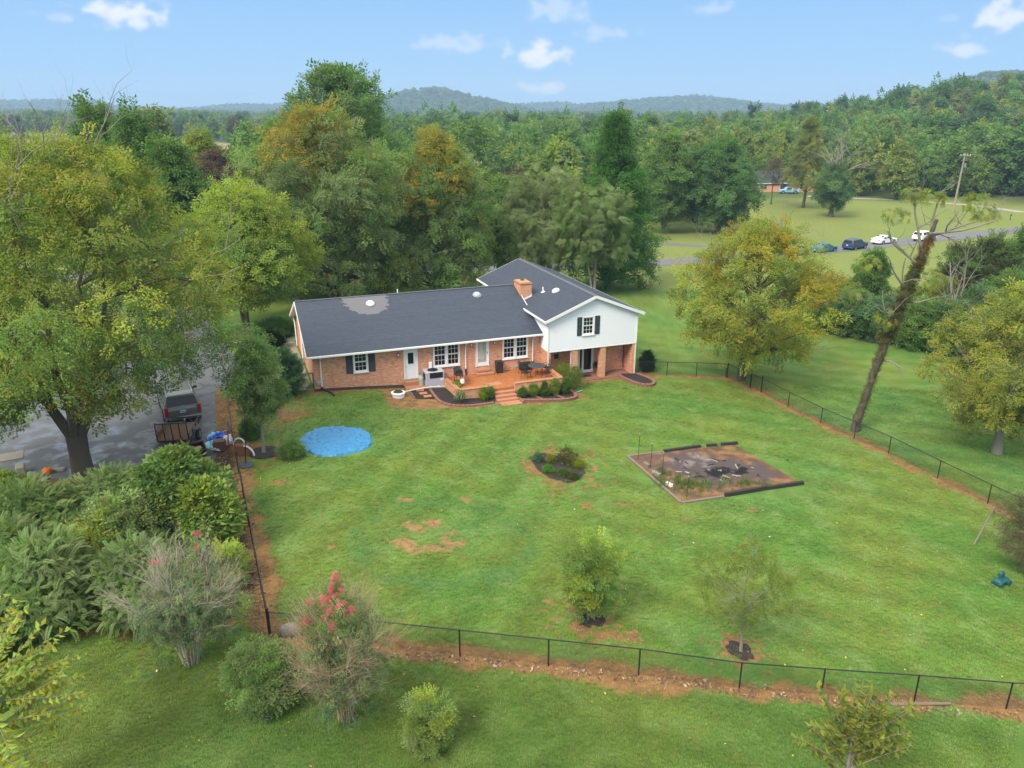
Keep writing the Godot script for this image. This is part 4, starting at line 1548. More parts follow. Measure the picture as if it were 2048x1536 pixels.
func make_garden() -> void:
	# bed left of the steps
	var a := house_thing("flower_bed", "curved flower bed of dark mulch edged with red blocks left of the terrace steps", "flower bed")
	mulch_sheet(a, [Vector2(7.5, 1.2), Vector2(8.75, 1.3), Vector2(8.9, 3.4), Vector2(11.1, 3.5), Vector2(11.1, 4.4), Vector2(9.7, 4.65), Vector2(8.7, 4.65), Vector2(7.9, 4.3), Vector2(7.5, 3.4)], 0.1)
	edging(a, [Vector2(7.45, 1.25), Vector2(7.45, 3.5), Vector2(7.9, 4.4), Vector2(8.7, 4.76), Vector2(9.72, 4.74), Vector2(11.0, 4.45)], 1, [])
	# bed right of the steps, in three compartments
	var b := house_thing("flower_bed", "long flower bed of clipped shrubs edged with red blocks right of the steps", "flower bed")
	mulch_sheet(b, [Vector2(12.9, 3.5), Vector2(16.9, 3.5), Vector2(16.75, 4.6), Vector2(16.2, 4.95), Vector2(12.9, 4.5)], 0.14)
	edging(b, [Vector2(12.85, 4.55), Vector2(14.2, 4.82), Vector2(15.5, 5.05), Vector2(16.4, 4.95), Vector2(16.85, 4.5), Vector2(16.9, 3.5)], 2, [])
	for x in [14.15, 15.6]:
		obj("divider", box_mesh(Vector3(x, ter(hw(x, 0, -4.2).x, hw(x, 0, -4.2).z) + 0.13, 4.25), Vector3(0.12, 0.12, 1.3), 0.015, Basis(Vector3.UP, 0.35)), mats.block, b)
	# bed at the right corner of the house
	var c := house_thing("flower_bed", "boat shaped raised flower bed of dark mulch at the right corner of the house", "flower bed")
	mulch_sheet(c, [Vector2(21.95, 1.3), Vector2(23.1, 1.6), Vector2(23.4, 3.1), Vector2(23.2, 3.8), Vector2(22.6, 4.0), Vector2(22.1, 3.5), Vector2(21.75, 2.0)], 0.16)
	edging(c, [Vector2(21.85, 1.3), Vector2(21.7, 2.0), Vector2(22.0, 3.4), Vector2(22.4, 4.05), Vector2(22.95, 4.15), Vector2(23.4, 3.7), Vector2(23.45, 2.9), Vector2(23.1, 1.6)], 2, [])
	var scrap := MB.new()
	for i in 5:
		scrap.box(Vector3(rng.randf_range(-0.3, 0.3), 0.02, rng.randf_range(-0.3, 0.3)), Vector3(0.18, 0.02, 0.1), Basis(Vector3.UP, rng.randf() * 3.0))
	# stepping stones in black mulch left of the heat pump's bed
	var d := house_thing("mulch_bed", "narrow strip of black mulch with three brick stepping stones", "flower bed")
	mulch_sheet(d, [Vector2(6.1, 1.15), Vector2(7.4, 1.25), Vector2(7.35, 3.15), Vector2(6.05, 2.9)], 0.05)
	for q in [[6.72, 1.43], [6.78, 2.1], [6.92, 2.7]]:
		obj("stepping_stone", box_mesh(Vector3(q[0], ter(hw(q[0], 0, -q[1]).x, hw(q[0], 0, -q[1]).z) + 0.08, q[1]), Vector3(0.52, 0.05, 0.4), 0.015, Basis(Vector3.UP, rng.randf_range(-0.2, 0.2))), mats.coping, d)
	obj("edge_board", box_mesh(Vector3(6.0, -0.37, 2.0), Vector3(0.06, 0.14, 1.9), 0.01), mats.oldwood, d)
	# mulch along the brick wall
	var e := house_thing("mulch_bed", "thin strip of dark mulch along the foot of the brick wall by the small window", "flower bed")
	mulch_sheet(e, [Vector2(-0.1, 0.02), Vector2(5.95, 0.02), Vector2(5.95, 0.62), Vector2(2.5, 0.5), Vector2(-0.1, 0.55)], 0.03)
	# corrugated drain running out from the left downspout
	var dp := obj("drain_pipe", tube_mesh([hg(0.45, -0.2, 0.08), hg(0.75, -0.7, 0.07), hg(0.95, -1.2, 0.06), hg(1.0, -1.6, 0.06)], [0.07, 0.07, 0.07, 0.07]), mats.dark)
	tag(dp, "black corrugated drain pipe on the grass below the left downspout", "pipe")
	var tp := obj("teal_pipe", tube_mesh([hg(16.95, -3.9, 0.06), hg(17.75, -3.55, 0.06)], [0.05, 0.05]), mats.teal)
	tag(tp, "short turquoise and white pipe on the grass right of the flower bed", "pipe")
	# plastic ring with a dark cover (a septic riser)
	var r := thing("tank_riser", "round grey tank riser with a dark mesh cover on the grass near the white door", "tank cover", hg(5.05, -2.3))
	var m := MB.new()
	m.lathe([Vector2(0.40, -0.1), Vector2(0.40, 0.22), Vector2(0.46, 0.22), Vector2(0.46, 0.30), Vector2(0.33, 0.32), Vector2(0.32, 0.1)], Transform3D.IDENTITY, 26)
	obj("rim", m.mesh(), mats.dome, r)
	m = MB.new()
	m.lathe([Vector2(0.33, 0.3), Vector2(0.26, 0.38), Vector2(0.12, 0.43), Vector2(0.001, 0.44)], Transform3D.IDENTITY, 14)
	obj("cover", m.mesh(), mats.dark, r)
	# round bed in the lawn
	var i := thing("island_bed", "oval island of black mulch with small shrubs in the middle of the lawn", "flower bed", onto(2.4, -38.4))
	var poly := PackedVector2Array()
	for q in [[0.95, -39.35], [1.75, -40.15], [2.9, -39.75], [3.7, -38.9], [3.95, -37.8], [3.4, -36.7], [2.9, -36.35], [2.0, -36.85], [1.4, -37.7]]:
		poly.append(Vector2(q[0], q[1]))
	var im := obj("mulch", sheet(poly, 0.035, 0.4, func(x, z): return Color.WHITE * (0.8 + 0.5 * n2.get_noise_2d(x * 3.0, z * 3.0))), mats.mulch, i)
	im.position = -i.position
	# burnt vegetable plot framed with timbers
	var g := thing("garden_plot", "square burnt earth plot with ash and weeds framed by dark timbers", "garden plot", onto(10.6, -38.5))
	var gp := PackedVector2Array([Vector2(6.55, -40.25), Vector2(8.87, -41.2), Vector2(13.1, -42.15), Vector2(15.3, -37.2), Vector2(10.9, -35.75), Vector2(8.4, -34.8), Vector2(7.6, -36.6)])
	var shade := func(x: float, z: float) -> Color:
		var bb := n2.get_noise_2d(x * 1.4, z * 1.4)
		var aa := n1.get_noise_2d(x * 2.5, z * 2.5)
		var col := Color(0.25, 0.145, 0.075).lerp(Color(0.14, 0.085, 0.06), clampf(0.5 + bb * 1.6, 0, 1))
		var cc := n4.get_noise_2d(x * 0.7, z * 0.7)
		col = col * (1.0 + 0.5 * cc)
		var q := Vector2((x - 11.2) / 2.6, (z + 38.9) / 1.5).length() + aa * 0.9 + cc * 0.5
		col = col.lerp(Color(0.11, 0.085, 0.085), smoothstep(1.5, 0.9, q))
		q = Vector2((x - 11.3) / 1.5, (z + 38.3) / 0.7).length() + bb * 1.2 + cc * 0.7
		col = col.lerp(Color(0.022, 0.022, 0.026), smoothstep(1.0, 0.6, q))
		q = Vector2((x - 10.3) / 1.1, (z + 39.7) / 0.8).length() + bb * 1.4 + cc * 0.9
		col = col.lerp(Color(0.25, 0.225, 0.225), smoothstep(0.9, 0.1, q) * 0.8)
		return col * 1.3
	var gm := obj("earth", sheet(gp, 0.03, 0.12, shade), mats.lawn, g)
	gm.position = -g.position
	for q in [[8.75, -41.05, 11.0, -41.75, 0.15], [11.4, -41.9, 12.0, -41.95, 0.14], [12.3, -42.05, 13.3, -42.25, 0.16], [10.87, -35.6, 13.2, -36.4, 0.2], [13.2, -36.4, 15.35, -37.05, 0.18]]:
		var p0 := onto(q[0], q[1], q[4] * 0.5)
		var p1 := onto(q[2], q[3], q[4] * 0.5 + 0.02)
		m = MB.new()
		m.bar(p0 - g.position, p1 - g.position, 0.17, q[4])
		obj("burnt_timber", m.mesh(), mats.timber, g)
	for q in [[6.5, -40.3, 8.42, -34.72, 0.12], [8.42, -34.72, 10.8, -35.55, 0.09], [6.5, -40.3, 8.7, -41.1, 0.06]]:
		m = MB.new()
		m.bar(onto(q[0], q[1], q[4] * 0.4) - g.position, onto(q[2], q[3], q[4] * 0.4) - g.position, 0.14, q[4])
		obj("edge_timber", m.mesh(), mats.oldwood, g)
	for k in 60:
		var p := onto(11.2 + rng.randfn() * 1.3, -38.7 + rng.randfn() * 0.8, 0.05)
		var white := rng.randf() < 0.2
		if k < 36:
			obj("charred_piece", box_mesh(p - g.position, Vector3(rng.randf_range(0.1, 0.5), 0.05, rng.randf_range(0.04, 0.1)), 0.01, Basis(Vector3(rng.randfn() * 0.2, 1, rng.randfn() * 0.2).normalized(), rng.randf() * TAU)), mats.stone if white else mats.timber, g)
	weeds(g, [[9.4, -36.7, 1.7, 0.8, 120], [12.4, -37.0, 1.5, 0.4, 50], [8.2, -37.4, 0.6, 1.2, 40]])
	var bl := [["brown wooden block at the back left edge of the burnt plot", mats.oldwood, 7.42, -39.1, 0.45], ["flat grey block in the weeds at the left edge of the burnt plot", mats.stone, 7.75, -37.95, 0.5], ["pale block with a bluish end at the front left of the burnt plot", mats.dome, 8.2, -36.65, 0.4]]
	for q in bl:
		var o := obj("garden_block", box_mesh(Vector3.ZERO, Vector3(0.2, 0.16, q[4]), 0.012), q[1])
		o.position = onto(q[2], q[3], 0.1)
		o.rotation.y = 0.55
		tag(o, q[0], "block")
	var lb := ["tallest garden torch at the back left corner of the burnt plot", "second garden torch from the back along the plot's left edge", "third garden torch standing in bare earth of the burnt plot", "thin garden torch in the weeds near the front corner of the plot"]
	var tq := [[7.1, -40.0, 1.45], [7.59, -38.8, 1.4], [8.06, -37.87, 1.3], [8.86, -35.4, 1.1]]
	for k in 4:
		var tt := thing("garden_torch", lb[k], "garden torch", onto(tq[k][0], tq[k][1]))
		var hh: float = tq[k][2]
		obj("pole", tube_mesh([Vector3.ZERO, Vector3(0.02, hh, 0.01)], [0.013, 0.013], 6), mats.black_metal, tt)
		m = MB.new()
		m.lathe([Vector2(0.015, hh), Vector2(0.032, hh + 0.05), Vector2(0.032, hh + 0.1), Vector2(0.01, hh + 0.13), Vector2(0.0, hh + 0.13)], Transform3D.IDENTITY, 10)
		obj("head", m.mesh(), mats.grey_metal, tt)


# ---------------------------------------------------------------- things in the yard
func make_yard_things() -> void:
	# blue cover: a crumpled sheet, a little thicker than the turf
	var t := thing("tarp", "round bright blue tarpaulin lying crumpled flat on the lawn", "tarp", onto(-9.85, -40.0))
	var m := MB.new()
	var rings := 34
	var cols := 120
	var at := func(i: int, k: int) -> Vector3:
		var a := TAU * (k % cols) / cols
		var f := float(i) / rings
		var r := f * (2.05 + 0.05 * sin(a * 5.0) + 0.03 * sin(a * 11.0 + 1.0) + 0.02 * sin(a * 23.0))
		var x := cos(a) * r
		var z := sin(a) * r * 1.04
		var y := 0.05 + 0.03 * n2.get_noise_2d(x * 3.2, z * 3.2) + 0.07 * pow(1.0 - absf(n2.get_noise_2d(x * 1.6 + 30.0, z * 1.9)), 8.0) * (0.4 + f) + 0.035 * absf(n1.get_noise_2d(x * 9.0, z * 6.0 + 50.0))
		if i == rings:
			y = -0.02
		return Vector3(x, y + ter(-9.85 + x, -40.0 + z) - t.position.y, z)
	for i in rings:
		for k in cols:
			var c := n2.get_noise_2d(i * 0.7, k * 0.5)
			m.col = Color.WHITE * (0.95 + 0.3 * c)
			m.quad(at.call(i, k), at.call(i, k + 1), at.call(i + 1, k + 1), at.call(i + 1, k))
	for i in m.n.size():
		m.n[i] = m.n[i] if m.n[i].y > 0.0 else -m.n[i]
	obj("sheet", m.mesh(), mats.tarp, t)
	# umbrella stand
	var u := thing("umbrella_stand", "dark umbrella base with a tall bare pole beside the left fence", "umbrella stand", onto(-13.75, -36.6))
	m = MB.new()
	m.lathe([Vector2(0.42, 0.0), Vector2(0.42, 0.07), Vector2(0.34, 0.12), Vector2(0.05, 0.15), Vector2(0.05, 0.3), Vector2(0.0, 0.3)], Transform3D.IDENTITY, 8)
	obj("base", m.mesh(), plain("slate", Color(0.05, 0.06, 0.075), 0.6), u)
	obj("pole", tube_mesh([Vector3(0, 0.1, 0), Vector3(0.22, 2.6, -0.02)], [0.03, 0.03]), mats.black_metal, u)
	# leaning stick, teal item
	var st := obj("leaning_stick", tube_mesh([onto(21.15, -31.2, 0.0), onto(21.75, -31.3, 1.85)], [0.05, 0.04]), mats.barkpale)
	tag(st, "bare pale stick leaning towards the grey leaved tree at the right", "stick")
	var tq := thing("plastic_toy", "small dark turquoise plastic ride toy on the grass under the grey leaved tree", "toy", onto(20.4, -27.9), 0.4)
	obj("seat", box_mesh(Vector3(0, 0.2, 0), Vector3(0.7, 0.22, 0.34), 0.08), mats.teal_dark, tq)
	obj("handle", box_mesh(Vector3(0.05, 0.42, -0.1), Vector3(0.3, 0.28, 0.16), 0.06), mats.teal_dark, tq)
	for x in [-0.22, 0.24]:
		m = MB.new()
		m.lathe([Vector2(0.0, -0.2), Vector2(0.12, -0.2), Vector2(0.12, 0.2), Vector2(0.0, 0.2)], Transform3D(Basis(Vector3.RIGHT, PI / 2), Vector3(x, 0.12, 0)), 12)
		obj("wheel", m.mesh(), mats.teal_dark, tq)
	# young tree's dark collar of edging
	var rg := thing("tree_ring", "dark rubber ring of mulch round the young tree by the left fence", "tree ring", onto(-13.25, -38.2))
	m = MB.new()
	m.lathe([Vector2(0.85, -0.05), Vector2(0.8, 0.06), Vector2(0.45, 0.09), Vector2(0.12, 0.05)], Transform3D.IDENTITY, 22)
	obj("ring", m.mesh(), mats.mulch, rg)
	for q in [["dark mulch ring round the leafy multi stemmed young tree near the front fence", 2.92, -24.6, 0.55], ["dark mulch ring round the thin sapling by the front fence", 8.15, -23.15, 0.5]]:
		var o := thing("tree_ring", q[0], "tree ring", onto(q[1], q[2]))
		var p := ring_poly(Vector2(q[1], q[2]), q[3], q[3], 0.25, 22, q[1])
		var s := obj("mulch", sheet(p, 0.03, 0.3, func(x, z): return Color.WHITE * (0.8 + 0.5 * n2.get_noise_2d(x * 3.0, z * 3.0))), mats.mulch, o)
		s.position = -o.position
	var rk := MB.new()
	rk.blob(Vector3(0, 0.14, 0), Vector3(0.42, 0.22, 0.3), n2, 0.5, 8, 12)
	var ro := obj("boulder", rk.mesh(), mats.stone)
	ro.position = onto(-7.75, -22.95)
	tag(ro, "rough white boulder at the foot of the left front fence corner", "boulder")
	# fallen leaves and chips in the bare strip along the front fence
	var xf := []
	var cc := []
	for k in 520:
		var f := rng.randf()
		var p := Vector2(-5.0, -22.1).lerp(Vector2(20, -20.2), f) + Vector2(rng.randfn() * 0.3, rng.randfn() * 0.16 + 0.12)
		xf.append(Transform3D(Basis.from_euler(Vector3(rng.randfn() * 0.4, rng.randf() * TAU, rng.randfn() * 0.4)).scaled(Vector3.ONE * rng.randf_range(0.5, 1.2)), onto(p.x, p.y, 0.035)))
		cc.append(leaf_mix([Color(0.20, 0.11, 0.06), Color(0.22, 0.15, 0.10), Color(0.12, 0.07, 0.05), Color(0.10, 0.06, 0.04), Color(0.32, 0.25, 0.2)]))
	for k in 500:
		var f := rng.randf()
		var p := Vector2(-9.0, -24.0).lerp(Vector2(-14.6, -37.6), f) + Vector2(rng.randf_range(-1.6, 0.2), rng.randfn() * 0.2)
		xf.append(Transform3D(Basis.from_euler(Vector3(rng.randfn() * 0.4, rng.randf() * TAU, rng.randfn() * 0.4)).scaled(Vector3.ONE * rng.randf_range(0.5, 1.2)), onto(p.x, p.y, 0.03)))
		cc.append(leaf_mix([Color(0.20, 0.11, 0.06), Color(0.30, 0.2, 0.12), Color(0.06, 0.045, 0.03)]))
	for k in 260:
		var p := Vector2(rng.randf_range(-14, 20), rng.randf_range(-40, -14.5))
		xf.append(Transform3D(Basis.from_euler(Vector3(rng.randfn() * 0.4, rng.randf() * TAU, rng.randfn() * 0.4)).scaled(Vector3.ONE * rng.randf_range(0.35, 0.8)), onto(p.x, p.y, 0.05)))
		cc.append(leaf_mix([Color(0.42, 0.34, 0.05), Color(0.45, 0.4, 0.28), Color(0.3, 0.16, 0.05)]))
	var lm := MB.new()
	lm.tri(Vector3(-0.07, 0, 0), Vector3(0, 0.012, -0.045), Vector3(0.08, 0, 0))
	lm.tri(Vector3(-0.07, 0, 0), Vector3(0.08, 0, 0), Vector3(0, 0.012, 0.045))
	var lo := scatter("fallen_leaves", lm.mesh(), mats.twig, xf, cc, self)
	tag(lo, "dry fallen leaves scattered along the fences and over the lawn", "leaves")
	var pl := obj("weathered_plank", box_mesh(Vector3.ZERO, Vector3(2.6, 0.05, 0.11), 0.01), mats.oldwood)
	pl.position = onto(13.2, -20.75, 0.05)
	pl.rotation.y = 0.02
	tag(pl, "weathered grey plank lying along the foot of the front fence", "plank")


func make_driveway_things() -> void:
	# utility trailer seen from behind
	var t := thing("utility_trailer", "small black utility trailer with a mesh tailgate on the driveway", "trailer", onto(-18.25, -38.6, 0.012), 0.16)
	obj("deck", box_mesh(Vector3(0, 0.5, -1.3), Vector3(1.6, 0.08, 2.5), 0.01), mats.rustfloor, t)
	var m := MB.new()
	for x in [-0.82, 0.82]:
		for y in [0.56, 0.86]:
			m.box(Vector3(x, y, -1.3), Vector3(0.05, 0.05, 2.56))
		for z in [-0.05, -0.9, -1.7, -2.55]:
			m.box(Vector3(x, 0.7, z), Vector3(0.046, 0.36, 0.046))
	m.box(Vector3(0, 0.86, -2.56), Vector3(1.6, 0.05, 0.05))
	obj("side_rail", m.mesh(), mats.black_metal, t)
	m = MB.new()
	var b := Basis(Vector3.RIGHT, 0.12)
	for k in 5:
		m.box(Vector3(-0.8 + k * 0.4, 1.02, 0.02), Vector3(0.045, 1.12, 0.045), b)
	for y in [0.48, 1.56]:
		m.box(Vector3(0, y, 0.02 + (y - 1.02) * 0.12), Vector3(1.64, 0.05, 0.05), b)
	obj("tailgate_frame", m.mesh(), mats.black_metal, t)
	m = MB.new()
	for k in 26:
		m.box(Vector3(0, 0.52 + k * 0.04, 0.02 + (0.52 + k * 0.04 - 1.02) * 0.12), Vector3(1.58, 0.012, 0.01), b)
	for k in 38:
		m.box(Vector3(-0.78 + k * 0.042, 1.02, 0.022), Vector3(0.008, 1.06, 0.008), b)
	obj("tailgate_mesh", m.mesh(), mats.rust, t)
	m = MB.new()
	m.bar(Vector3(-0.5, 0.45, -2.5), Vector3(0, 0.42, -3.6), 0.07, 0.08)
	m.bar(Vector3(0.5, 0.45, -2.5), Vector3(0, 0.42, -3.6), 0.07, 0.08)
	obj("tongue", m.mesh(), mats.black_metal, t)
	for x in [-1.0, 1.0]:
		wheel(t, Vector3(x, 0.33, -1.3), 0.33, 0.2)
		obj("mudguard", box_mesh(Vector3(x, 0.72, -1.3), Vector3(0.26, 0.04, 0.8), 0.015), mats.black_metal, t)
	for x in [-0.7, 0.7]:
		obj("taillight", box_mesh(Vector3(x, 0.47, 0.02), Vector3(0.14, 0.07, 0.03), 0.01), mats.taillight, t)
	# heap of bags, boards and boxes by the fence
	var heap := [
		["crumpled royal blue bag on the heap by the left fence", -16.15, -39.6, 0.42, 0.34, 0.5, mats.blue],
		["large pale blue bag at the back of the heap by the left fence", -16.5, -39.9, 0.34, 0.28, 0.4, mats.skyblue],
		["crumpled white bag between the blue bag and the fence", -15.72, -39.5, 0.3, 0.3, 0.42, mats.dome],
		["pale blue bag in front of the royal blue bag", -16.35, -39.0, 0.36, 0.2, 0.34, mats.skyblue]]
	for q in heap:
		m = MB.new()
		m.blob(Vector3(0, q[4] * 0.7, 0), Vector3(q[3], q[4], q[5]), n4, 0.75, 16, 26)
		var o := obj("bag", m.mesh(), q[6])
		o.position = onto(q[1], q[2], -0.04)
		tag(o, q[0], "bag")
	var bx := thing("crate", "open black plastic crate tipped beside the trailer with brown card in it", "crate", onto(-16.75, -37.75, 0.12), 0.6)
	bx.rotation.x = 0.35
	m = MB.new()
	for q in [[Vector3(0, 0.03, 0), Vector3(0.9, 0.05, 0.7)], [Vector3(-0.43, 0.28, 0), Vector3(0.04, 0.5, 0.7)], [Vector3(0.43, 0.28, 0), Vector3(0.04, 0.5, 0.7)], [Vector3(0, 0.28, -0.33), Vector3(0.82, 0.5, 0.04)], [Vector3(0, 0.28, 0.33), Vector3(0.82, 0.5, 0.04)]]:
		m.box(q[0], q[1], Basis.IDENTITY, 0.01)
	obj("body", m.mesh(), mats.dark, bx)
	m = MB.new()
	for z in [-0.35, 0.35]:
		m.box(Vector3(0, 0.53, z), Vector3(0.98, 0.04, 0.06))
	for x in [-0.46, 0.46]:
		m.box(Vector3(x, 0.53, 0), Vector3(0.06, 0.04, 0.64))
	obj("rim", m.mesh(), mats.black_metal, bx)
	var cards := [["brown cardboard flap standing in the black crate", -16.6, -37.55, 0.42, 0.5, 0.34, 0.4], ["small open brown box in front of the black crate", -17.1, -37.2, 0.15, 0.4, 0.3, 0.9], ["torn brown cardboard on the ground right of the black crate", -16.1, -37.3, 0.05, 0.5, 0.1, 0.2]]
	for q in cards:
		var o := obj("cardboard", box_mesh(Vector3.ZERO, Vector3(q[4], q[5], 0.3), 0.01, Basis(Vector3(0.3, 1, 0.2).normalized(), q[6])), mats.card)
		o.position = onto(q[1], q[2], q[3])
		tag(o, q[0], "cardboard")
	var ch := thing("folding_chair", "pale blue and white folded garden chair lying on the heap", "chair", onto(-16.15, -38.35, 0.05), 0.15)
	m = MB.new()
	for z in [-0.25, 0.25]:
		m.tube(PackedVector3Array([Vector3(-0.5, 0.1, z), Vector3(0.0, 0.34, z), Vector3(0.5, 0.1, z)]), PackedFloat32Array([0.02, 0.02, 0.02]), 6)
		m.tube(PackedVector3Array([Vector3(-0.5, 0.34, z * 0.9), Vector3(0.5, 0.06, z * 0.9)]), PackedFloat32Array([0.02, 0.02]), 6)
	obj("frame", m.mesh(), mats.white, ch)
	m = MB.new()
	for k in 6:
		m.box(Vector3(-0.42 + k * 0.16, 0.16 + 0.16 * (1.0 - absf(k - 2.5) / 2.5), 0), Vector3(0.11, 0.015, 0.54))
	obj("slat", m.mesh(), mats.skyblue, ch)
	var cab := obj("cabinet", box_mesh(Vector3(0, 0.3, 0), Vector3(0.6, 0.6, 0.5), 0.015), mats.brown)
	cab.position = onto(-15.75, -38.5)
	cab.rotation.y = 0.2
	tag(cab, "dark brown wooden cabinet in the heap against the left fence", "cabinet")
	m = MB.new()
	m.bar(Vector3(0, 0.0, 0), Vector3(0.1, 1.15, -0.05), 0.16, 0.02)
	var rb := obj("red_board", m.mesh(), mats.red)
	rb.position = onto(-15.4, -38.75)
	tag(rb, "narrow red board leaning upright on the left fence", "board")
	m = MB.new()
	m.bar(Vector3(0, 0.0, 0), Vector3(-0.1, 1.0, 0.05), 0.24, 0.03)
	var wb := obj("wooden_board", m.mesh(), mats.barkpale)
	wb.position = onto(-15.75, -40.3)
	tag(wb, "pale wooden board leaning on the fence behind the blue bags", "board")
	var rod := obj("white_rod", tube_mesh([onto(-16.75, -40.4, 0.1), onto(-15.75, -40.1, 0.55)], [0.02, 0.02], 6), mats.white)
	tag(rod, "thin white rod lying across the back of the heap", "rod")
	# stacked toys inside the fence: brown box under a white hoop
	var hb := obj("wooden_box", box_mesh(Vector3(0, 0.28, 0), Vector3(0.75, 0.56, 0.4), 0.015), mats.rust)
	hb.position = onto(-14.35, -38.0)
	tag(hb, "rust brown box just inside the fence beside the umbrella pole", "box")
	m = MB.new()
	var arc := PackedVector3Array()
	var rad := PackedFloat32Array()
	for k in 13:
		var a := PI * k / 12
		arc.append(Vector3(cos(a) * 0.3, 0.55 + sin(a) * 0.36, 0))
		rad.append(0.045)
	m.tube(arc, rad, 8)
	var hoop := obj("white_hoop", m.mesh(), mats.white)
	hoop.position = onto(-14.5, -38.05)
	tag(hoop, "white arched hoop standing on the rust brown box", "hoop")
	m = MB.new()
	arc = PackedVector3Array()
	rad = PackedFloat32Array()
	for k in 8:
		var a := PI * 0.5 * k / 7
		arc.append(Vector3(sin(a) * 0.5, cos(a) * 0.6, 0))
		rad.append(0.05)
	m.tube(arc, rad, 8)
	var bow := obj("white_bow", m.mesh(), mats.white)
	bow.position = onto(-14.15, -37.7, 0.02)
	tag(bow, "white curved piece leaning against the right of the rust brown box", "hoop")
	# stones and bits under the big tree
	var stones := [["grey concrete block standing by the drive left of the pumpkin", -24.75, -35.6, 0.7, 0.5, 0.4], ["long pale slab lying behind the pumpkin", -23.3, -35.95, 1.1, 0.16, 0.3], ["flat pale stone in front of the pumpkin", -23.2, -34.9, 0.55, 0.14, 0.35], ["white stone at the right foot of the big tree", -19.6, -35.3, 0.55, 0.2, 0.3], ["pale broken slab on the bare earth left of the big tree", -24.2, -33.9, 0.6, 0.2, 0.5], ["tan stone beside the broken slabs below the pumpkin", -23.6, -33.7, 0.5, 0.25, 0.45], ["small pale stone below the foot of the big tree", -22.4, -33.9, 0.5, 0.12, 0.3], ["white stone among the shrubs below the big tree", -18.6, -33.7, 0.35, 0.24, 0.3]]
	for q in stones:
		m = MB.new()
		if q[4] > 0.4 or q[3] > 1.0:
			m.box(Vector3(0, q[4] / 2, 0), Vector3(q[3], q[4], q[5]), Basis.IDENTITY, 0.03)
		else:
			m.blob(Vector3(0, q[4] / 2, 0), Vector3(q[3] / 2, q[4] / 2, q[5] / 2), n2, 0.35, 7, 10)
		var o := obj("stone", m.mesh(), mats.stone)
		o.position = onto(q[1], q[2])
		o.rotation.y = q[3] * 3.0
		tag(o, q[0], "stone")
	var pk := thing("pumpkin", "bright orange pumpkin on the bare earth by the drive", "pumpkin", onto(-23.45, -35.65))
	m = MB.new()
	for k in 10:
		var a := TAU * k / 10
		m.blob(Vector3(cos(a) * 0.1, 0.17, sin(a) * 0.1), Vector3(0.13, 0.17, 0.13), n2, 0.0, 7, 8)
	obj("fruit", m.mesh(), mats.pumpkin, pk)
	obj("stalk", tube_mesh([Vector3(0, 0.3, 0), Vector3(0.02, 0.42, 0)], [0.03, 0.02], 6), mats.oldwood, pk)
	var sb := obj("plywood_sheet", box_mesh(Vector3(0, 0.02, 0), Vector3(1.5, 0.03, 1.1), 0.0), mats.barkpale)
	sb.position = onto(-26.7, -37.6, 0.012)
	sb.rotation.y = 0.5
	tag(sb, "pale board lying flat on the driveway at the far left", "board")


# ---------------------------------------------------------------- chain link fences
func fence_run(label: String, pts: Array, heavy: Array) -> void:
	var t := thing("chain_link_fence", label, "fence")
	var h := 1.06
	for i in pts.size():
		var p: Vector2 = pts[i]
		var r := 0.05 if i in heavy else 0.027
		var b := onto(p.x, p.y)
		obj("fence_post", tube_mesh([b + Vector3(0, -0.1, 0), b + Vector3(0, h + (0.12 if i in heavy else 0.02), 0)], [r, r], 8), mats.black_metal, t)
		if i in heavy:
			var m := MB.new()
			m.lathe([Vector2(0.056, 0.0), Vector2(0.056, 0.04), Vector2(0.03, 0.075), Vector2(0.0, 0.085)], Transform3D(Basis.IDENTITY, b + Vector3(0, h + 0.11, 0)), 8)
			obj("post_cap", m.mesh(), mats.black_metal, t)
	for i in pts.size() - 1:
		var a: Vector2 = pts[i]
		var b: Vector2 = pts[i + 1]
		obj("top_rail", tube_mesh([onto(a.x, a.y, h), onto(b.x, b.y, h)], [0.021, 0.021], 6), mats.black_metal, t)
		var l := a.distance_to(b)
		var m := MB.new()
		var s := 0.085
		var k := -int(h / s)
		while k * s < l:
			for dir in [0, 1]:
				var x0 := k * s
				var x1 := k * s + h
				var y0 := 0.03
				var y1 := h
				if x0 < 0.0:
					y0 = 0.03 - x0; x0 = 0.0
				if x1 > l:
					y1 = h - (x1 - l); x1 = l
				if y1 - y0 > 0.05:
					if dir == 1:
						var q := y0; y0 = h + 0.03 - y0; y1 = h + 0.03 - y1
					var pa := a.lerp(b, x0 / l)
					var pb := a.lerp(b, x1 / l)
					var va := onto(pa.x, pa.y, y0)
					var vb := onto(pb.x, pb.y, y1)
					m.tube(PackedVector3Array([va, vb]), PackedFloat32Array([0.003, 0.003]), 3, false)
			k += 1
		obj("wire_mesh", m.mesh(), mats.black_metal, t)


func along(a: Vector2, b: Vector2, gap: float) -> Array:
	var k := maxi(1, int(round(a.distance_to(b) / gap)))
	var o := []
	for i in k:
		o.append(a.lerp(b, float(i) / k))
	return o


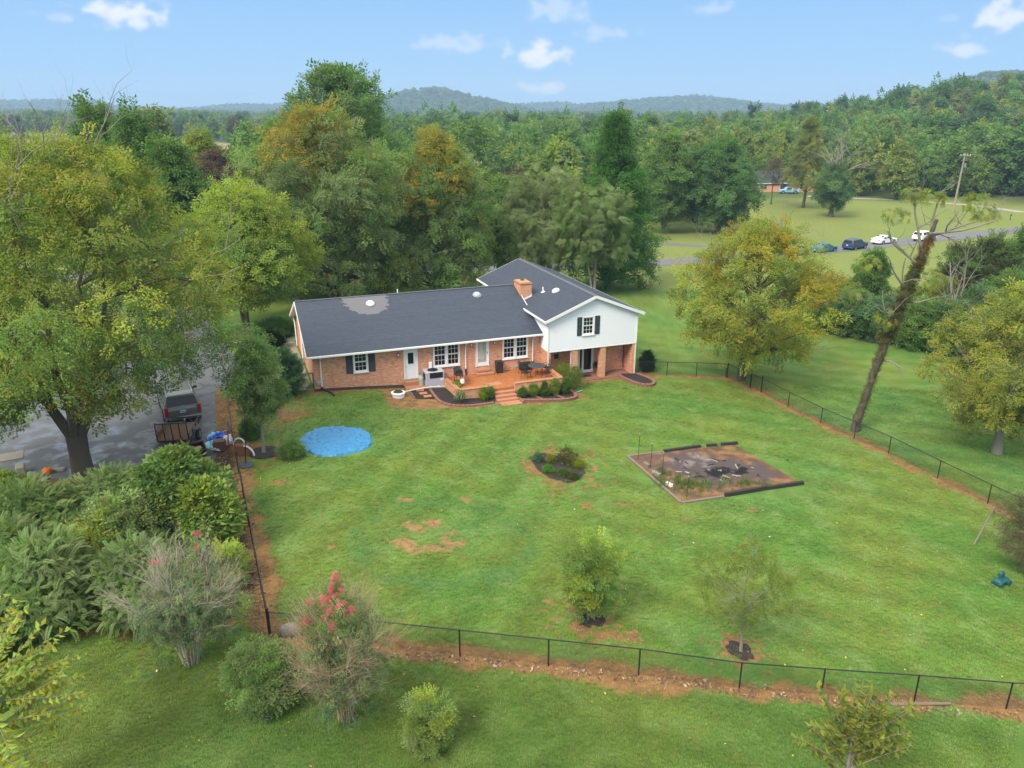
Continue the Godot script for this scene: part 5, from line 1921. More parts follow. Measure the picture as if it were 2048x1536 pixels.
func make_fences() -> void:
	var left := along(FENCE_L[0], FENCE_L[1], 3.05) + along(FENCE_L[1], FENCE_L[2], 2.9) + [FENCE_L[2]]
	fence_run("black chain link fence along the driveway at the left of the lawn", left, [0, 5])
	var front := [Vector2(-8.40, -22.70), Vector2(-4.9, -22.3), Vector2(-1.77, -21.96), Vector2(1.23, -21.71), Vector2(4.26, -21.5), Vector2(7.56, -21.11), Vector2(10.29, -21.04), Vector2(13.36, -20.93), Vector2(16.28, -20.67), Vector2(19.5, -20.5), Vector2(22.6, -20.3)]
	fence_run("long black chain link fence along the near edge of the lawn", front, [])
	var right := [Vector2(27.6, -26.5), Vector2(26.4, -29.4), Vector2(25.3, -32.4), Vector2(24.14, -35.32), Vector2(23.06, -38.16), Vector2(21.88, -41.41), Vector2(20.77, -43.57), Vector2(19.62, -45.94), Vector2(18.52, -48.85), Vector2(17.57, -51.69), Vector2(17.06, -52.61), Vector2(16.0, -54.91)]
	fence_run("black chain link fence running back along the right of the lawn", right, [9, 10, 11])
	fence_run("short black chain link fence from the house corner to the right fence", [Vector2(9.3, -54.85), Vector2(11.53, -55.0), Vector2(13.72, -55.0), Vector2(15.9, -54.93)], [])
	var gp := hg(-0.05, 0.3)
	var gq := Vector2(-17.98, -46.2)
	fence_run("short black chain link fence between the drive and the house corner", [gq, Vector2(gp.x, gp.z).lerp(gq, 0.5), Vector2(gp.x, gp.z)], [])


# ---------------------------------------------------------------- vehicles
func wheel(t: Node3D, at: Vector3, r: float, w: float) -> void:
	var o := Node3D.new()
	o.name = "wheel"
	t.add_child(o, true)
	o.position = at
	var s := 1.0 if at.x > 0 else -1.0
	var tf := Transform3D(Basis(Vector3(0, -1, 0), Vector3(1, 0, 0), Vector3(0, 0, 1)), Vector3.ZERO)
	var m := MB.new()
	m.lathe([Vector2(r * 0.6, -w / 2), Vector2(r * 0.93, -w / 2), Vector2(r, -w * 0.32), Vector2(r, w * 0.32), Vector2(r * 0.93, w / 2), Vector2(r * 0.6, w / 2)], tf, 20)
	obj("tyre", m.mesh(), mats.rubber, o)
	m = MB.new()
	m.lathe([Vector2(r * 0.62, s * w * 0.36), Vector2(r * 0.55, s * w * 0.46), Vector2(r * 0.5, s * w * 0.3), Vector2(0.0, s * w * 0.36)], tf, 16)
	for k in 5:
		var a := TAU * k / 5
		m.bar(Vector3(s * w * 0.4, cos(a) * r * 0.1, sin(a) * r * 0.1), Vector3(s * w * 0.44, cos(a) * r * 0.56, sin(a) * r * 0.56), 0.07, 0.03, Vector3.RIGHT)
	obj("rim", m.mesh(), mats.grey_metal, o)


# stations: z, sill height, belt height, roof height, half widths at sill, belt and roof; the nose points to -z
func car(called: String, label: String, cat: String, group: String, at: Vector3, turn: float, paint: Material, st: Array, wheels: Array, glass: Array, extra: Dictionary) -> Node3D:
	var t := thing(called, label, cat, at, turn, group)
	var rows := []
	for s in st:
		var row := []
		var prof := [[0.0, s[1]], [s[4] * 0.93, s[1]], [s[4], s[1] + 0.12], [s[4] * 1.0, lerpf(s[1] + 0.12, s[2], 0.55)], [s[5], s[2]], [s[6], s[3] - minf(0.06, (s[3] - s[2]) * 0.3)], [s[6] - 0.09, s[3]], [0.0, s[3] + 0.015]]
		for q in prof:
			row.append(Vector3(q[0], q[1], s[0]))
		for k in range(prof.size() - 2, 0, -1):
			row.append(Vector3(-prof[k][0], prof[k][1], s[0]))
		rows.append(row)
	var m := MB.new()
	var c: int = rows[0].size()
	for i in rows.size() - 1:
		for k in c:
			var k2 := (k + 1) % c
			var mid := Vector3(0, (st[i][1] + st[i][2]) * 0.5, (st[i][0] + st[i + 1][0]) * 0.5)
			m.face([rows[i][k], rows[i + 1][k], rows[i + 1][k2]], mid)
			m.face([rows[i][k], rows[i + 1][k2], rows[i][k2]], mid)
	m.face(rows[0].duplicate(), Vector3(0, 0.7, 0))
	m.face(rows[-1].duplicate(), Vector3(0, 0.7, 0))
	obj("body", m.mesh(), paint, t)
	for q in wheels:
		for s in [-1.0, 1.0]:
			wheel(t, Vector3(s * q[1], q[2], q[0]), q[2], 0.25)
			m = MB.new()
			m.lathe([Vector2(q[2] * 1.02, -0.02), Vector2(q[2] * 1.2, -0.02), Vector2(q[2] * 1.2, 0.0), Vector2(q[2] * 1.02, 0.0)], Transform3D(Basis(Vector3(0, -1, 0), Vector3(1, 0, 0), Vector3(0, 0, 1)), Vector3(s * (q[1] + 0.115), q[2] + 0.02, q[0])), 20)
			obj("wheel_arch", m.mesh(), mats.dark, t)
	var side := func(z: float, f: float) -> Vector3:
		var i := 0
		while i < st.size() - 2 and z > st[i + 1][0]:
			i += 1
		var g: float = clampf((z - st[i][0]) / (st[i + 1][0] - st[i][0]), 0, 1)
		var a: Array = st[i]
		var b: Array = st[i + 1]
		var bx := lerpf(a[5], b[5], g)
		var by := lerpf(a[2], b[2], g)
		var tx := lerpf(a[6], b[6], g)
		var ty := lerpf(a[3] - minf(0.06, (a[3] - a[2]) * 0.3), b[3] - minf(0.06, (b[3] - b[2]) * 0.3), g)
		return Vector3(lerpf(bx, tx, f) + 0.012, lerpf(by, ty, f), z)
	for q in glass:
		for s in [-1.0, 1.0]:
			m = MB.new()
			var f := [side.call(q[0], 0.08), side.call(q[1], 0.08), side.call(q[3], 0.9), side.call(q[2], 0.9)]
			for i in 4:
				f[i].x *= s
			m.face(f.duplicate(), Vector3(0, 1, (q[0] + q[1]) / 2))
			var inner := f.map(func(p): return p - Vector3(s * 0.02, 0, 0))
			for i in 4:
				m.face([f[i], f[(i + 1) % 4], inner[(i + 1) % 4], inner[i]], (f[0] + f[2]) * 0.5)
			obj("side_window", m.mesh(), mats.carglass, t)
	for key in ["windscreen", "rear_window"]:
		var q: Array = extra[key]  # z low, y low, half width low, z high, y high, half width high
		m = MB.new()
		var out := 0.015 if key == "rear_window" else -0.015
		m.face([Vector3(-q[2], q[1], q[0] + out), Vector3(q[2], q[1], q[0] + out), Vector3(q[5], q[4], q[3] + out), Vector3(-q[5], q[4], q[3] + out)], Vector3(0, 1.0, 0))
		obj(key, m.mesh(), mats.carglass, t)
	var tl: Array = extra.tail
	for s in [-1.0, 1.0]:
		obj("taillight", box_mesh(Vector3(s * tl[0], tl[1], tl[2]), Vector3(tl[3], tl[4], 0.1), 0.02), mats.taillight, t)
		var hl: Array = extra.head
		obj("headlight", box_mesh(Vector3(s * hl[0], hl[1], hl[2]), Vector3(0.34, 0.16, 0.1), 0.03), mats.headlight, t)
		var mr: Array = extra.mirror
		obj("mirror", box_mesh(Vector3(s * (mr[0] + 0.1), mr[1], mr[2]), Vector3(0.22, 0.16, 0.12), 0.04), paint if extra.get("painted_mirror", true) else mats.dark, t)
		for z in extra.handles:
			obj("door_handle", box_mesh(Vector3(s * (side.call(z, 0.0).x + 0.012), side.call(z, 0.0).y - 0.12, z), Vector3(0.03, 0.03, 0.2), 0.01), paint, t)
	var bp: Array = extra.bumper
	obj("rear_bumper", box_mesh(Vector3(0, bp[1], bp[2]), Vector3(bp[0] * 2.0, 0.22, 0.16), 0.05), paint, t)
	obj("front_bumper", box_mesh(Vector3(0, bp[1], bp[3]), Vector3(bp[0] * 1.9, 0.24, 0.16), 0.05), paint, t)
	obj("underside", box_mesh(Vector3(0, 0.32, 0), Vector3(bp[0] * 1.7, 0.16, st[-1][0] - st[0][0] - 0.5)), mats.dark, t)
	var np := obj("number_plate", box_mesh(Vector3(0, extra.plate[0], extra.plate[1]), Vector3(0.31, 0.155, 0.015), 0.004), mats.plate, t)
	return t


func make_vehicles() -> void:
	var silver := plain("silver_paint", Color(0.17, 0.17, 0.15), 0.28, 0.5)
	silver.clearcoat_enabled = true
	silver.clearcoat = 0.6
	var big := [[-2.6, 0.5, 0.92, 0.98, 0.86, 0.86, 0.8], [-2.48, 0.36, 1.02, 1.08, 0.97, 0.95, 0.88], [-1.35, 0.34, 1.12, 1.2, 1.0, 1.0, 0.9], [-0.62, 0.34, 1.17, 1.80, 1.0, 1.0, 0.76], [0.1, 0.34, 1.19, 1.88, 1.0, 1.0, 0.77], [1.7, 0.34, 1.19, 1.88, 1.0, 1.0, 0.77], [2.28, 0.36, 1.18, 1.83, 1.0, 0.99, 0.76], [2.52, 0.4, 1.16, 1.24, 1.0, 0.98, 0.88], [2.58, 0.5, 0.95, 1.0, 0.97, 0.95, 0.88]]
	var wh := [[-1.6, 0.9, 0.39], [1.4, 0.9, 0.39]]
	var gl := [[-0.82, 0.12, -0.42, 0.12], [0.2, 1.15, 0.2, 1.15], [1.24, 2.12, 1.24, 2.02]]
	var ex := {"windscreen": [-1.22, 1.25, 0.86, -0.66, 1.72, 0.72], "rear_window": [2.51, 1.24, 0.84, 2.32, 1.75, 0.72], "tail": [0.89, 1.0, 2.57, 0.2, 0.5], "head": [0.72, 0.86, -2.56], "mirror": [1.0, 1.22, -0.72], "handles": [-0.05, 0.98], "bumper": [0.97, 0.52, 2.58, -2.56], "plate": [0.92, 2.60], "painted_mirror": false}
	var a := car("parked_car", "silver grey full size sport utility vehicle parked on the driveway before the trailer", "car", "", onto(-20.2, -44.2, 0.012), 0.49, silver, big, wh, gl, ex)
	for s in [-1.0, 1.0]:
		obj("roof_rail", tube_mesh([Vector3(s * 0.66, 1.9, -0.4), Vector3(s * 0.66, 1.95, -0.3), Vector3(s * 0.66, 1.95, 1.9), Vector3(s * 0.66, 1.88, 2.05)], [0.022, 0.022, 0.022, 0.022], 6), mats.chrome, a)
	obj("trim_strip", box_mesh(Vector3(0, 1.08, 2.565), Vector3(1.3, 0.05, 0.03), 0.01), mats.grey_metal, a)
	obj("tow_hitch", box_mesh(Vector3(0, 0.42, 2.72), Vector3(0.08, 0.08, 0.22), 0.01), mats.grey_metal, a)
	obj("tow_ball", box_mesh(Vector3(0, 0.5, 2.8), Vector3(0.07, 0.09, 0.07), 0.03), mats.chrome, a)
	obj("rear_spoiler", box_mesh(Vector3(0, 1.86, 2.34), Vector3(1.44, 0.04, 0.22), 0.015), silver, a)
	for k in 5:
		obj("plate_character", box_mesh(Vector3(-0.1 + k * 0.05, 0.915, 2.61), Vector3(0.026, 0.06, 0.006)), mats.plateink, a)
	# the cars along the road
	var sedan := [[-2.4, 0.4, 0.7, 0.72, 0.78, 0.78, 0.7], [-2.2, 0.24, 0.78, 0.82, 0.9, 0.88, 0.78], [-1.0, 0.22, 0.88, 0.96, 0.91, 0.91, 0.78], [-0.15, 0.22, 0.92, 1.4, 0.91, 0.91, 0.6], [0.7, 0.22, 0.94, 1.43, 0.91, 0.91, 0.6], [1.75, 0.24, 0.97, 1.08, 0.91, 0.9, 0.72], [2.25, 0.3, 0.96, 1.02, 0.9, 0.87, 0.75], [2.4, 0.45, 0.8, 0.86, 0.82, 0.8, 0.72]]
	var swh := [[-1.45, 0.81, 0.33], [1.4, 0.81, 0.33]]
	var sgl := [[-0.75, 0.3, -0.2, 0.3], [0.38, 1.4, 0.38, 0.95]]
	var sex := {"windscreen": [-0.92, 1.0, 0.76, -0.25, 1.36, 0.58], "rear_window": [1.66, 1.1, 0.68, 0.82, 1.4, 0.56], "tail": [0.66, 0.8, 2.36, 0.32, 0.13], "head": [0.66, 0.64, -2.32], "mirror": [0.9, 0.98, -0.7], "handles": [0.2, 1.15], "bumper": [0.86, 0.42, 2.36, -2.34], "plate": [0.62, 2.45]}
	var white := plain("white_paint", Color(0.76, 0.77, 0.78), 0.25)
	white.clearcoat_enabled = true
	var navy := plain("navy_paint", Color(0.025, 0.055, 0.12), 0.25)
	var tealp := plain("teal_paint", Color(0.03, 0.16, 0.17), 0.3)
	var grey := plain("grey_paint", Color(0.32, 0.32, 0.31), 0.3, 0.3)
	var lblue := plain("light_blue_paint", Color(0.22, 0.38, 0.55), 0.3)
	var mid := big.map(func(s): return [s[0] * 0.9, s[1], s[2] * 0.93, s[3] * 0.9, s[4] * 0.93, s[5] * 0.93, s[6] * 0.93])
	var mwh := [[-1.42, 0.83, 0.36], [1.32, 0.83, 0.36]]
	var mgl := [[-0.74, 0.1, -0.36, 0.1], [0.18, 1.03, 0.18, 1.03], [1.1, 1.92, 1.1, 1.82]]
	var mex := {"windscreen": [-1.1, 1.14, 0.8, -0.6, 1.55, 0.67], "rear_window": [2.25, 1.15, 0.76, 2.09, 1.55, 0.65], "tail": [0.82, 0.95, 2.25, 0.18, 0.36], "head": [0.66, 0.8, -2.3], "mirror": [0.93, 1.12, -0.65], "handles": [-0.05, 0.88], "bumper": [0.9, 0.5, 2.32, -2.3], "plate": [0.85, 2.34]}
	var g := "cars parked along the road"
	car("parked_car", "white sedan parked on the road between the dark blue and white sport utility vehicles", "car", g, onto(62.4, -131.4, 0.035), -1.02, white, sedan, swh, sgl, sex)
	car("parked_car", "white sport utility vehicle parked farthest up the road behind the leaning trunk", "car", g, onto(70.8, -134.6, 0.035), -1.0, white, mid, mwh, mgl, mex)
	car("parked_car", "dark blue sport utility vehicle parked on the verge behind the white sedan", "car", g, onto(54.6, -124.4), -0.92, navy, mid, mwh, mgl, mex)
	car("parked_car", "dark teal car half hidden by the yellow tree beside the dark blue vehicle", "car", g, onto(48.6, -121.5), -0.95, tealp, sedan, swh, sgl, sex)
	car("parked_car", "silver grey van shaped car seen through the top of the yellow tree", "car", g, onto(43.0, -118.0), -0.95, grey, mid, mwh, mgl, mex)
	# pickup by the far house
	var cab := [[-2.7, 0.5, 0.95, 1.0, 0.84, 0.84, 0.78], [-2.55, 0.4, 1.05, 1.1, 0.96, 0.95, 0.85], [-1.4, 0.38, 1.12, 1.18, 0.97, 0.97, 0.85], [-0.8, 0.38, 1.16, 1.78, 0.97, 0.97, 0.72], [0.7, 0.38, 1.16, 1.8, 0.97, 0.97, 0.72], [0.95, 0.38, 1.14, 1.2, 0.97, 0.97, 0.9], [2.6, 0.42, 1.1, 1.14, 0.97, 0.95, 0.9], [2.68, 0.5, 1.0, 1.04, 0.93, 0.92, 0.88]]
	var pex := {"windscreen": [-1.32, 1.22, 0.82, -0.85, 1.7, 0.68], "rear_window": [0.88, 1.26, 0.74, 0.76, 1.7, 0.68], "tail": [0.88, 0.95, 2.63, 0.16, 0.4], "head": [0.7, 0.86, -2.63], "mirror": [0.97, 1.2, -0.8], "handles": [-0.1], "bumper": [0.94, 0.52, 2.66, -2.64], "plate": [0.6, 2.76]}
	car("pickup_truck", "light blue pickup truck parked before the brick house across the road", "truck", "", onto(77.2, -223.0), 1.45, lblue, cab, [[-1.7, 0.86, 0.39], [1.65, 0.86, 0.39]], [[-0.95, 0.55, -0.62, 0.5]], pex)


# ---------------------------------------------------------------- buildings across the road, poles, letter box
func small_house(called: String, label: String, at: Vector3, turn: float, w: float, d: float, h: float, rise: float, wallm: Material, roofm: Material, doors: Array, wins: Array) -> void:
	var t := thing(called, label, "house", at, turn)
	var m := MB.new()
	var holes := []
	for q in wins:
		holes.append([q[0] + w / 2, q[1] + w / 2, q[2], q[3]])
	wall(m, Vector3(-w / 2, 0, d / 2), Vector3.RIGHT, Vector3.BACK, w, -0.8, h, holes, 0.2)
	wall(m, Vector3(-w / 2, 0, -d / 2), Vector3.BACK, Vector3.LEFT, d - 0.21, -0.8, h, [], 0.2)
	wall(m, Vector3(w / 2, 0, d / 2 - 0.21), Vector3.FORWARD, Vector3.RIGHT, d - 0.21, -0.8, h, [], 0.2)
	wall(m, Vector3(-w / 2 + 0.21, 0, -d / 2), Vector3.RIGHT, Vector3.FORWARD, w - 0.42, -0.8, h, [], 0.2)
	for s in [-1.0, 1.0]:
		m.face([Vector3(s * w / 2, h, -d / 2), Vector3(s * w / 2, h, d / 2 - 0.21), Vector3(s * w / 2, h + rise - 0.15, 0)], Vector3.ZERO)
	obj("wall", m.mesh(), wallm, t)
	var e := 0.45
	var k := rise / (d / 2)
	obj("roof", roof_plane(Vector3(-w / 2 - e, h - k * e + 0.12, d / 2 + e), Vector3(w / 2 + e, h - k * e + 0.12, d / 2 + e), Vector3(w / 2 + e, h + rise + 0.12, 0), Vector3(-w / 2 - e, h + rise + 0.12, 0), 0.18), roofm, t)
	obj("roof", roof_plane(Vector3(w / 2 + e, h - k * e + 0.12, -d / 2 - e), Vector3(-w / 2 - e, h - k * e + 0.12, -d / 2 - e), Vector3(-w / 2 - e, h + rise + 0.117, 0), Vector3(w / 2 + e, h + rise + 0.117, 0), 0.18), roofm, t)
	obj("fascia", box_mesh(Vector3(0, h - k * e, d / 2 + e + 0.02), Vector3(w + 2 * e, 0.18, 0.04)), mats.white, t)
	for q in wins:
		var o := Node3D.new()
		o.name = "window"
		t.add_child(o, true)
		m = MB.new()
		for x in [q[0] + 0.04, q[1] - 0.04, (q[0] + q[1]) / 2]:
			m.box(Vector3(x, (q[2] + q[3]) / 2, d / 2), Vector3(0.08, q[3] - q[2], 0.1))
		for y in [q[2] + 0.04, q[3] - 0.04, (q[2] + q[3]) / 2]:
			m.box(Vector3((q[0] + q[1]) / 2, y, d / 2 + 0.003), Vector3(q[1] - q[0], 0.08, 0.1))
		obj("frame", m.mesh(), mats.white, o)
		obj("pane", box_mesh(Vector3((q[0] + q[1]) / 2, (q[2] + q[3]) / 2, d / 2 - 0.06), Vector3(q[1] - q[0], q[3] - q[2], 0.02)), mats.carglass, o)
	for q in doors:
		obj("door", box_mesh(Vector3((q[0] + q[1]) / 2, q[2] / 2, d / 2 + 0.02), Vector3(q[1] - q[0], q[2], 0.08), 0.01), q[3], t)
		for y in range(1, 5):
			obj("door_panel", box_mesh(Vector3((q[0] + q[1]) / 2, q[2] * (y - 0.5) / 4.0, d / 2 + 0.07), Vector3((q[1] - q[0]) * 0.92, q[2] / 4.0 - 0.08, 0.03), 0.01), q[3], t)


func make_far_buildings() -> void:
	small_house("far_house", "low brick house with a grey roof behind trees across the road", onto(77.5, -232), 0.05, 17, 9, 2.7, 2.6, mats.brick, mats.shingle, [[-1.5, 1.0, 2.1, mats.dark]], [[-7.5, -5.2, 0.8, 2.1], [4.0, 6.2, 0.8, 2.1]])
	small_house("garage", "white and brick garage half hidden behind the trees left of the house", onto(-37.5, -87.5), 0.2, 9, 6, 2.6, 1.6, mats.brick, mats.shingle, [[-3.6, -0.2, 2.2, mats.white], [0.6, 3.8, 2.2, mats.white]], [])
	small_house("neighbour_house", "house with a pale grey roof showing between the orange maple and yellow green tree", onto(-40.0, -128), 0.35, 16, 9, 2.8, 2.2, mats.siding, mats.road, [], [[-6, -4, 0.9, 2.1], [2, 4, 0.9, 2.1]])


func make_poles() -> void:
	var spots := [["utility pole", 100.6, -180.9, 13.0, -0.06, "tall wooden utility pole with a crossarm at the right of the field"], ["utility pole", -7.6, -168.0, 12.2, 0.02, "utility pole with two crossarms half hidden behind the orange tinted maple"]]
	for q in spots:
		var t := thing("utility_pole", q[5], "utility pole", onto(q[1], q[2]))
		var h: float = q[3]
		var top := Vector3(q[4] * -6.0, h, 0)
		obj("pole", tube_mesh([Vector3(0, -0.3, 0), top], [0.24, 0.17], 10), mats.pole, t)
		obj("crossarm", box_mesh(top + Vector3(0, -0.5, 0.16), Vector3(3.0, 0.14, 0.12), 0.0, Basis(Vector3.UP, 0.3)), mats.pole, t)
		obj("crossarm", box_mesh(top + Vector3(0, -1.5, 0.16), Vector3(1.8, 0.12, 0.1), 0.0, Basis(Vector3.UP, 0.3)), mats.pole, t)
		for x in [-1.35, -0.5, 0.5, 1.35]:
			obj("insulator", tube_mesh([top + Basis(Vector3.UP, 0.3) * Vector3(x, -0.43, 0.16), top + Basis(Vector3.UP, 0.3) * Vector3(x, -0.2, 0.16)], [0.05, 0.06], 8), mats.dome, t)
		obj("transformer", tube_mesh([top + Vector3(0.35, -3.0, 0.2), top + Vector3(0.35, -2.2, 0.2)], [0.22, 0.22], 12), mats.grey_metal, t)
	var runs := [["overhead wires strung across the field between the two utility poles", Vector3(100.9, 12.3, -180.8), Vector3(-7.7, 11.5, -168.0)], ["overhead wires running from the right hand pole out of the picture", Vector3(100.9, 12.3, -180.8), Vector3(190, 12, -205)], ["overhead wires running left from the half hidden pole", Vector3(-7.7, 11.5, -168.0), Vector3(-120, 12, -150)]]
	for q in runs:
		var t := thing("overhead_wires", q[0], "wires")
		for o in [[-1.3, -0.2, 0.0], [0.0, -0.1, 0.1], [1.3, -0.2, 0.0], [0.2, -1.5, 0.15], [0.2, -2.6, 0.2]]:
			var p := []
			var r := []
			for k in 17:
				var f := k / 16.0
				var v: Vector3 = q[1].lerp(q[2], f) + Vector3(o[2], o[1] - 4.87 - 5.2 * f * (1.0 - f), o[0])
				p.append(v)
				r.append(0.016)
			obj("wire", tube_mesh(p, r, 4), mats.dark, t)
	var l := thing("mailbox", "dark letter box on a post beside the road at the right", "mailbox", onto(105.6, -167.5), -0.6)
	obj("post", box_mesh(Vector3(0, 0.5, 0), Vector3(0.12, 1.0, 0.12)), mats.timber, l)
	var m := MB.new()
	m.prism(PackedVector2Array([Vector2(-0.14, 0), Vector2(0.14, 0), Vector2(0.14, 0.16), Vector2(0.1, 0.26), Vector2(0, 0.3), Vector2(-0.1, 0.26), Vector2(-0.14, 0.16)]), -0.3, 0.3, Transform3D(Basis(Vector3(1, 0, 0), Vector3(0, 0, 1), Vector3(0, 1, 0)), Vector3(0, 1.0, 0)))
	obj("box", m.mesh(), mats.dark, l)
	var b := thing("garden_bench", "small dark bench on the field edge left of the mown lawn across the road", "bench", onto(49.0, -172.0), 0.1)
	obj("seat", box_mesh(Vector3(0, 0.45, 0), Vector3(2.4, 0.08, 0.4), 0.02), mats.timber, b)
	for x in [-0.9, 0.9]:
		obj("leg", box_mesh(Vector3(x, 0.2, 0), Vector3(0.1, 0.42, 0.36)), mats.timber, b)


# ---------------------------------------------------------------- foliage
var broad: ArrayMesh
var small: ArrayMesh
var feather: ArrayMesh
var needle: ArrayMesh
var bigleaf: ArrayMesh
var arch: ArrayMesh
var blade: ArrayMesh
var clump_mb: MB
var spray_mb: MB


func leaf(m: MB, p: Vector3, d: Vector3, s: Vector3, l: float, w: float, fold: float) -> void:
	var nn := d.cross(s).normalized()
	var tip := p + d * l - nn * fold * l * 0.5
	var mid := p + d * l * 0.45
	m.tri(p, mid + s * w * 0.5 + nn * fold * w, tip)
	m.tri(p, tip, mid - s * w * 0.5 + nn * fold * w)


func sprig(count: int, l: float, w: float, spread: float, tone: float) -> MB:
	var m := MB.new()
	for i in count:
		var f := (i + 0.5) / count
		var a := i * 2.4 + rng.randf_range(-0.4, 0.4)
		var out := Vector3(cos(a), sin(a) * 0.55, 0)
		var p := Vector3(0, 0, f * 0.75) + out * spread * rng.randf_range(0.2, 1.0) + Vector3(0, 0.06 * sin(f * 3.0), 0)
		var d := (out * rng.randf_range(0.5, 1.0) + Vector3(0, rng.randf_range(-0.35, 0.15), rng.randf_range(0.3, 1.1))).normalized()
		var s := d.cross(Vector3(rng.randfn() * 0.5, 1, rng.randfn() * 0.5)).normalized()
		m.col = Color.WHITE * rng.randf_range(1.0 - tone, 1.0 + tone)
		leaf(m, p, d, s, l * rng.randf_range(0.75, 1.25), w * rng.randf_range(0.8, 1.2), rng.randf_range(0.05, 0.3))
	return m


func make_sprigs() -> void:
	broad = sprig(24, 0.22, 0.14, 0.32, 0.13).mesh()
	small = sprig(32, 0.16, 0.095, 0.32, 0.13).mesh()
	bigleaf = sprig(12, 0.42, 0.27, 0.30, 0.2).mesh()
	var m := MB.new()
	for k in 4:
		var a := k * 1.7
		var d := Vector3(cos(a) * 0.35, sin(a) * 0.25 + 0.05, 1).normalized()
		var s := d.cross(Vector3.UP).normalized()
		for i in 8:
			for sg in [-1.0, 1.0]:
				m.col = Color.WHITE * rng.randf_range(0.8, 1.2)
				var p := d * (0.12 + i * 0.1) + Vector3(0, -0.012 * i * i * 0.3, 0)
				leaf(m, p, (s * sg + d * 0.55 + Vector3(0, -0.15, 0)).normalized(), d, 0.19, 0.055, 0.1)
	feather = m.mesh()
	# one long drooping frond with leaflets down both sides
	m = MB.new()
	for i in 13:
		var f := i / 13.0
		var p := Vector3(0.05 * sin(f * 3.0), 0.2 * sin(f * 2.2) - 0.22 * f * f, f)
		var d := Vector3(0, 0.3 - 0.75 * f, 1).normalized()
		for sg in [-1.0, 1.0]:
			m.col = Color.WHITE * rng.randf_range(0.75, 1.3)
			leaf(m, p, (Vector3(sg, 0.1 - 0.3 * rng.randf(), 0) + d * 0.6).normalized(), d, 0.22 * (1.1 - 0.5 * f), 0.09, 0.15)
	arch = m.mesh()
	m = MB.new()
	for i in 44:
		var d := Vector3(rng.randfn() * 0.45, rng.randfn() * 0.4, rng.randf_range(0.4, 1.0)).normalized()
		m.col = Color.WHITE * rng.randf_range(0.8, 1.2)
		leaf(m, Vector3(0, 0, rng.randf() * 0.6) + d * 0.05, d, d.cross(Vector3(rng.randfn(), 1, rng.randfn())).normalized(), 0.36, 0.04, 0.05)
	needle = m.mesh()
	m = MB.new()
	for i in 5:
		var a := TAU * i / 5 + rng.randf()
		var d := Vector3(cos(a) * 0.55, rng.randf_range(0.7, 1.1), sin(a) * 0.55)
		var p := Vector3(cos(a), 0, sin(a)) * rng.randf_range(0.0, 0.5)
		var s := d.cross(Vector3(cos(a), 0, sin(a))).normalized() * 0.10
		m.col = Color.WHITE * rng.randf_range(0.85, 1.15)
		m.tri(p - s, p + d, p + s)
	blade = m.mesh()
	clump_mb = sprig(12, 0.42, 0.28, 0.36, 0.25)
	clump_mb.col = Color.GRAY
	spray_mb = sprig(22, 0.24, 0.15, 0.32, 0.25)
	spray_mb.col = Color.GRAY


func facing(d: Vector3, size: float) -> Basis:
	var z := d.normalized()
	var up := Vector3(rng.randfn() * 0.35, 1, rng.randfn() * 0.35)
	var x := up.cross(z)
	if x.length() < 0.05:
		x = Vector3.RIGHT
	x = x.normalized()
	return Basis(x, z.cross(x), z).scaled_local(Vector3.ONE * size * rng.randf_range(0.75, 1.25))


# a sprig that lies on the crown: its leaves look outward and up, its twig points along the surface
func lying(out: Vector3, size: float) -> Basis:
	var y := (out.normalized() + Vector3(rng.randfn() * 0.38, 0.45 + rng.randfn() * 0.3, rng.randfn() * 0.38)).normalized()
	var z := Vector3(rng.randfn(), rng.randfn() * 0.6 - 0.25, rng.randfn()) + out.normalized() * 0.6
	z = (z - y * y.dot(z)).normalized()
	return Basis(y.cross(z), y, z).scaled_local(Vector3.ONE * size * rng.randf_range(0.75, 1.25))


# leaves on puffs [[centre, radii], ...]
func leafy(parent: Node3D, called: String, puffs: Array, per: int, size: float, cols: Array, mesh: Mesh, up := 0.35) -> void:
	var xf := []
	var cc := []
	for q in puffs:
		var tint := rng.randf_range(0.85, 1.15)
		for k in per:
			var d := Vector3(rng.randfn(), rng.randfn() + up, rng.randfn()).normalized()
			var p: Vector3 = q[0] + d * q[1] * rng.randf_range(0.55, 1.0)
			xf.append(Transform3D(lying(d, size), p))
			cc.append(leaf_mix(cols) * tint)
	scatter(called, mesh, mats.leaf, xf, cc, parent)


func weeds(parent: Node3D, spots: Array) -> void:
	var xf := []
	var cc := []
	for q in spots:
		for k in q[4]:
			var p := onto(q[0] + rng.randfn() * q[2] * 0.5, q[1] + rng.randfn() * q[3] * 0.5, 0.02)
			xf.append(Transform3D(facing(Vector3(rng.randfn() * 0.6, 1, rng.randfn() * 0.6), rng.randf_range(0.18, 0.4)), p - parent.position))
			cc.append(leaf_mix([Color(0.10, 0.22, 0.05), Color(0.14, 0.25, 0.06), Color(0.09, 0.16, 0.05)]))
	var o := scatter("weeds", small, mats.leaf, xf, cc, parent, true)


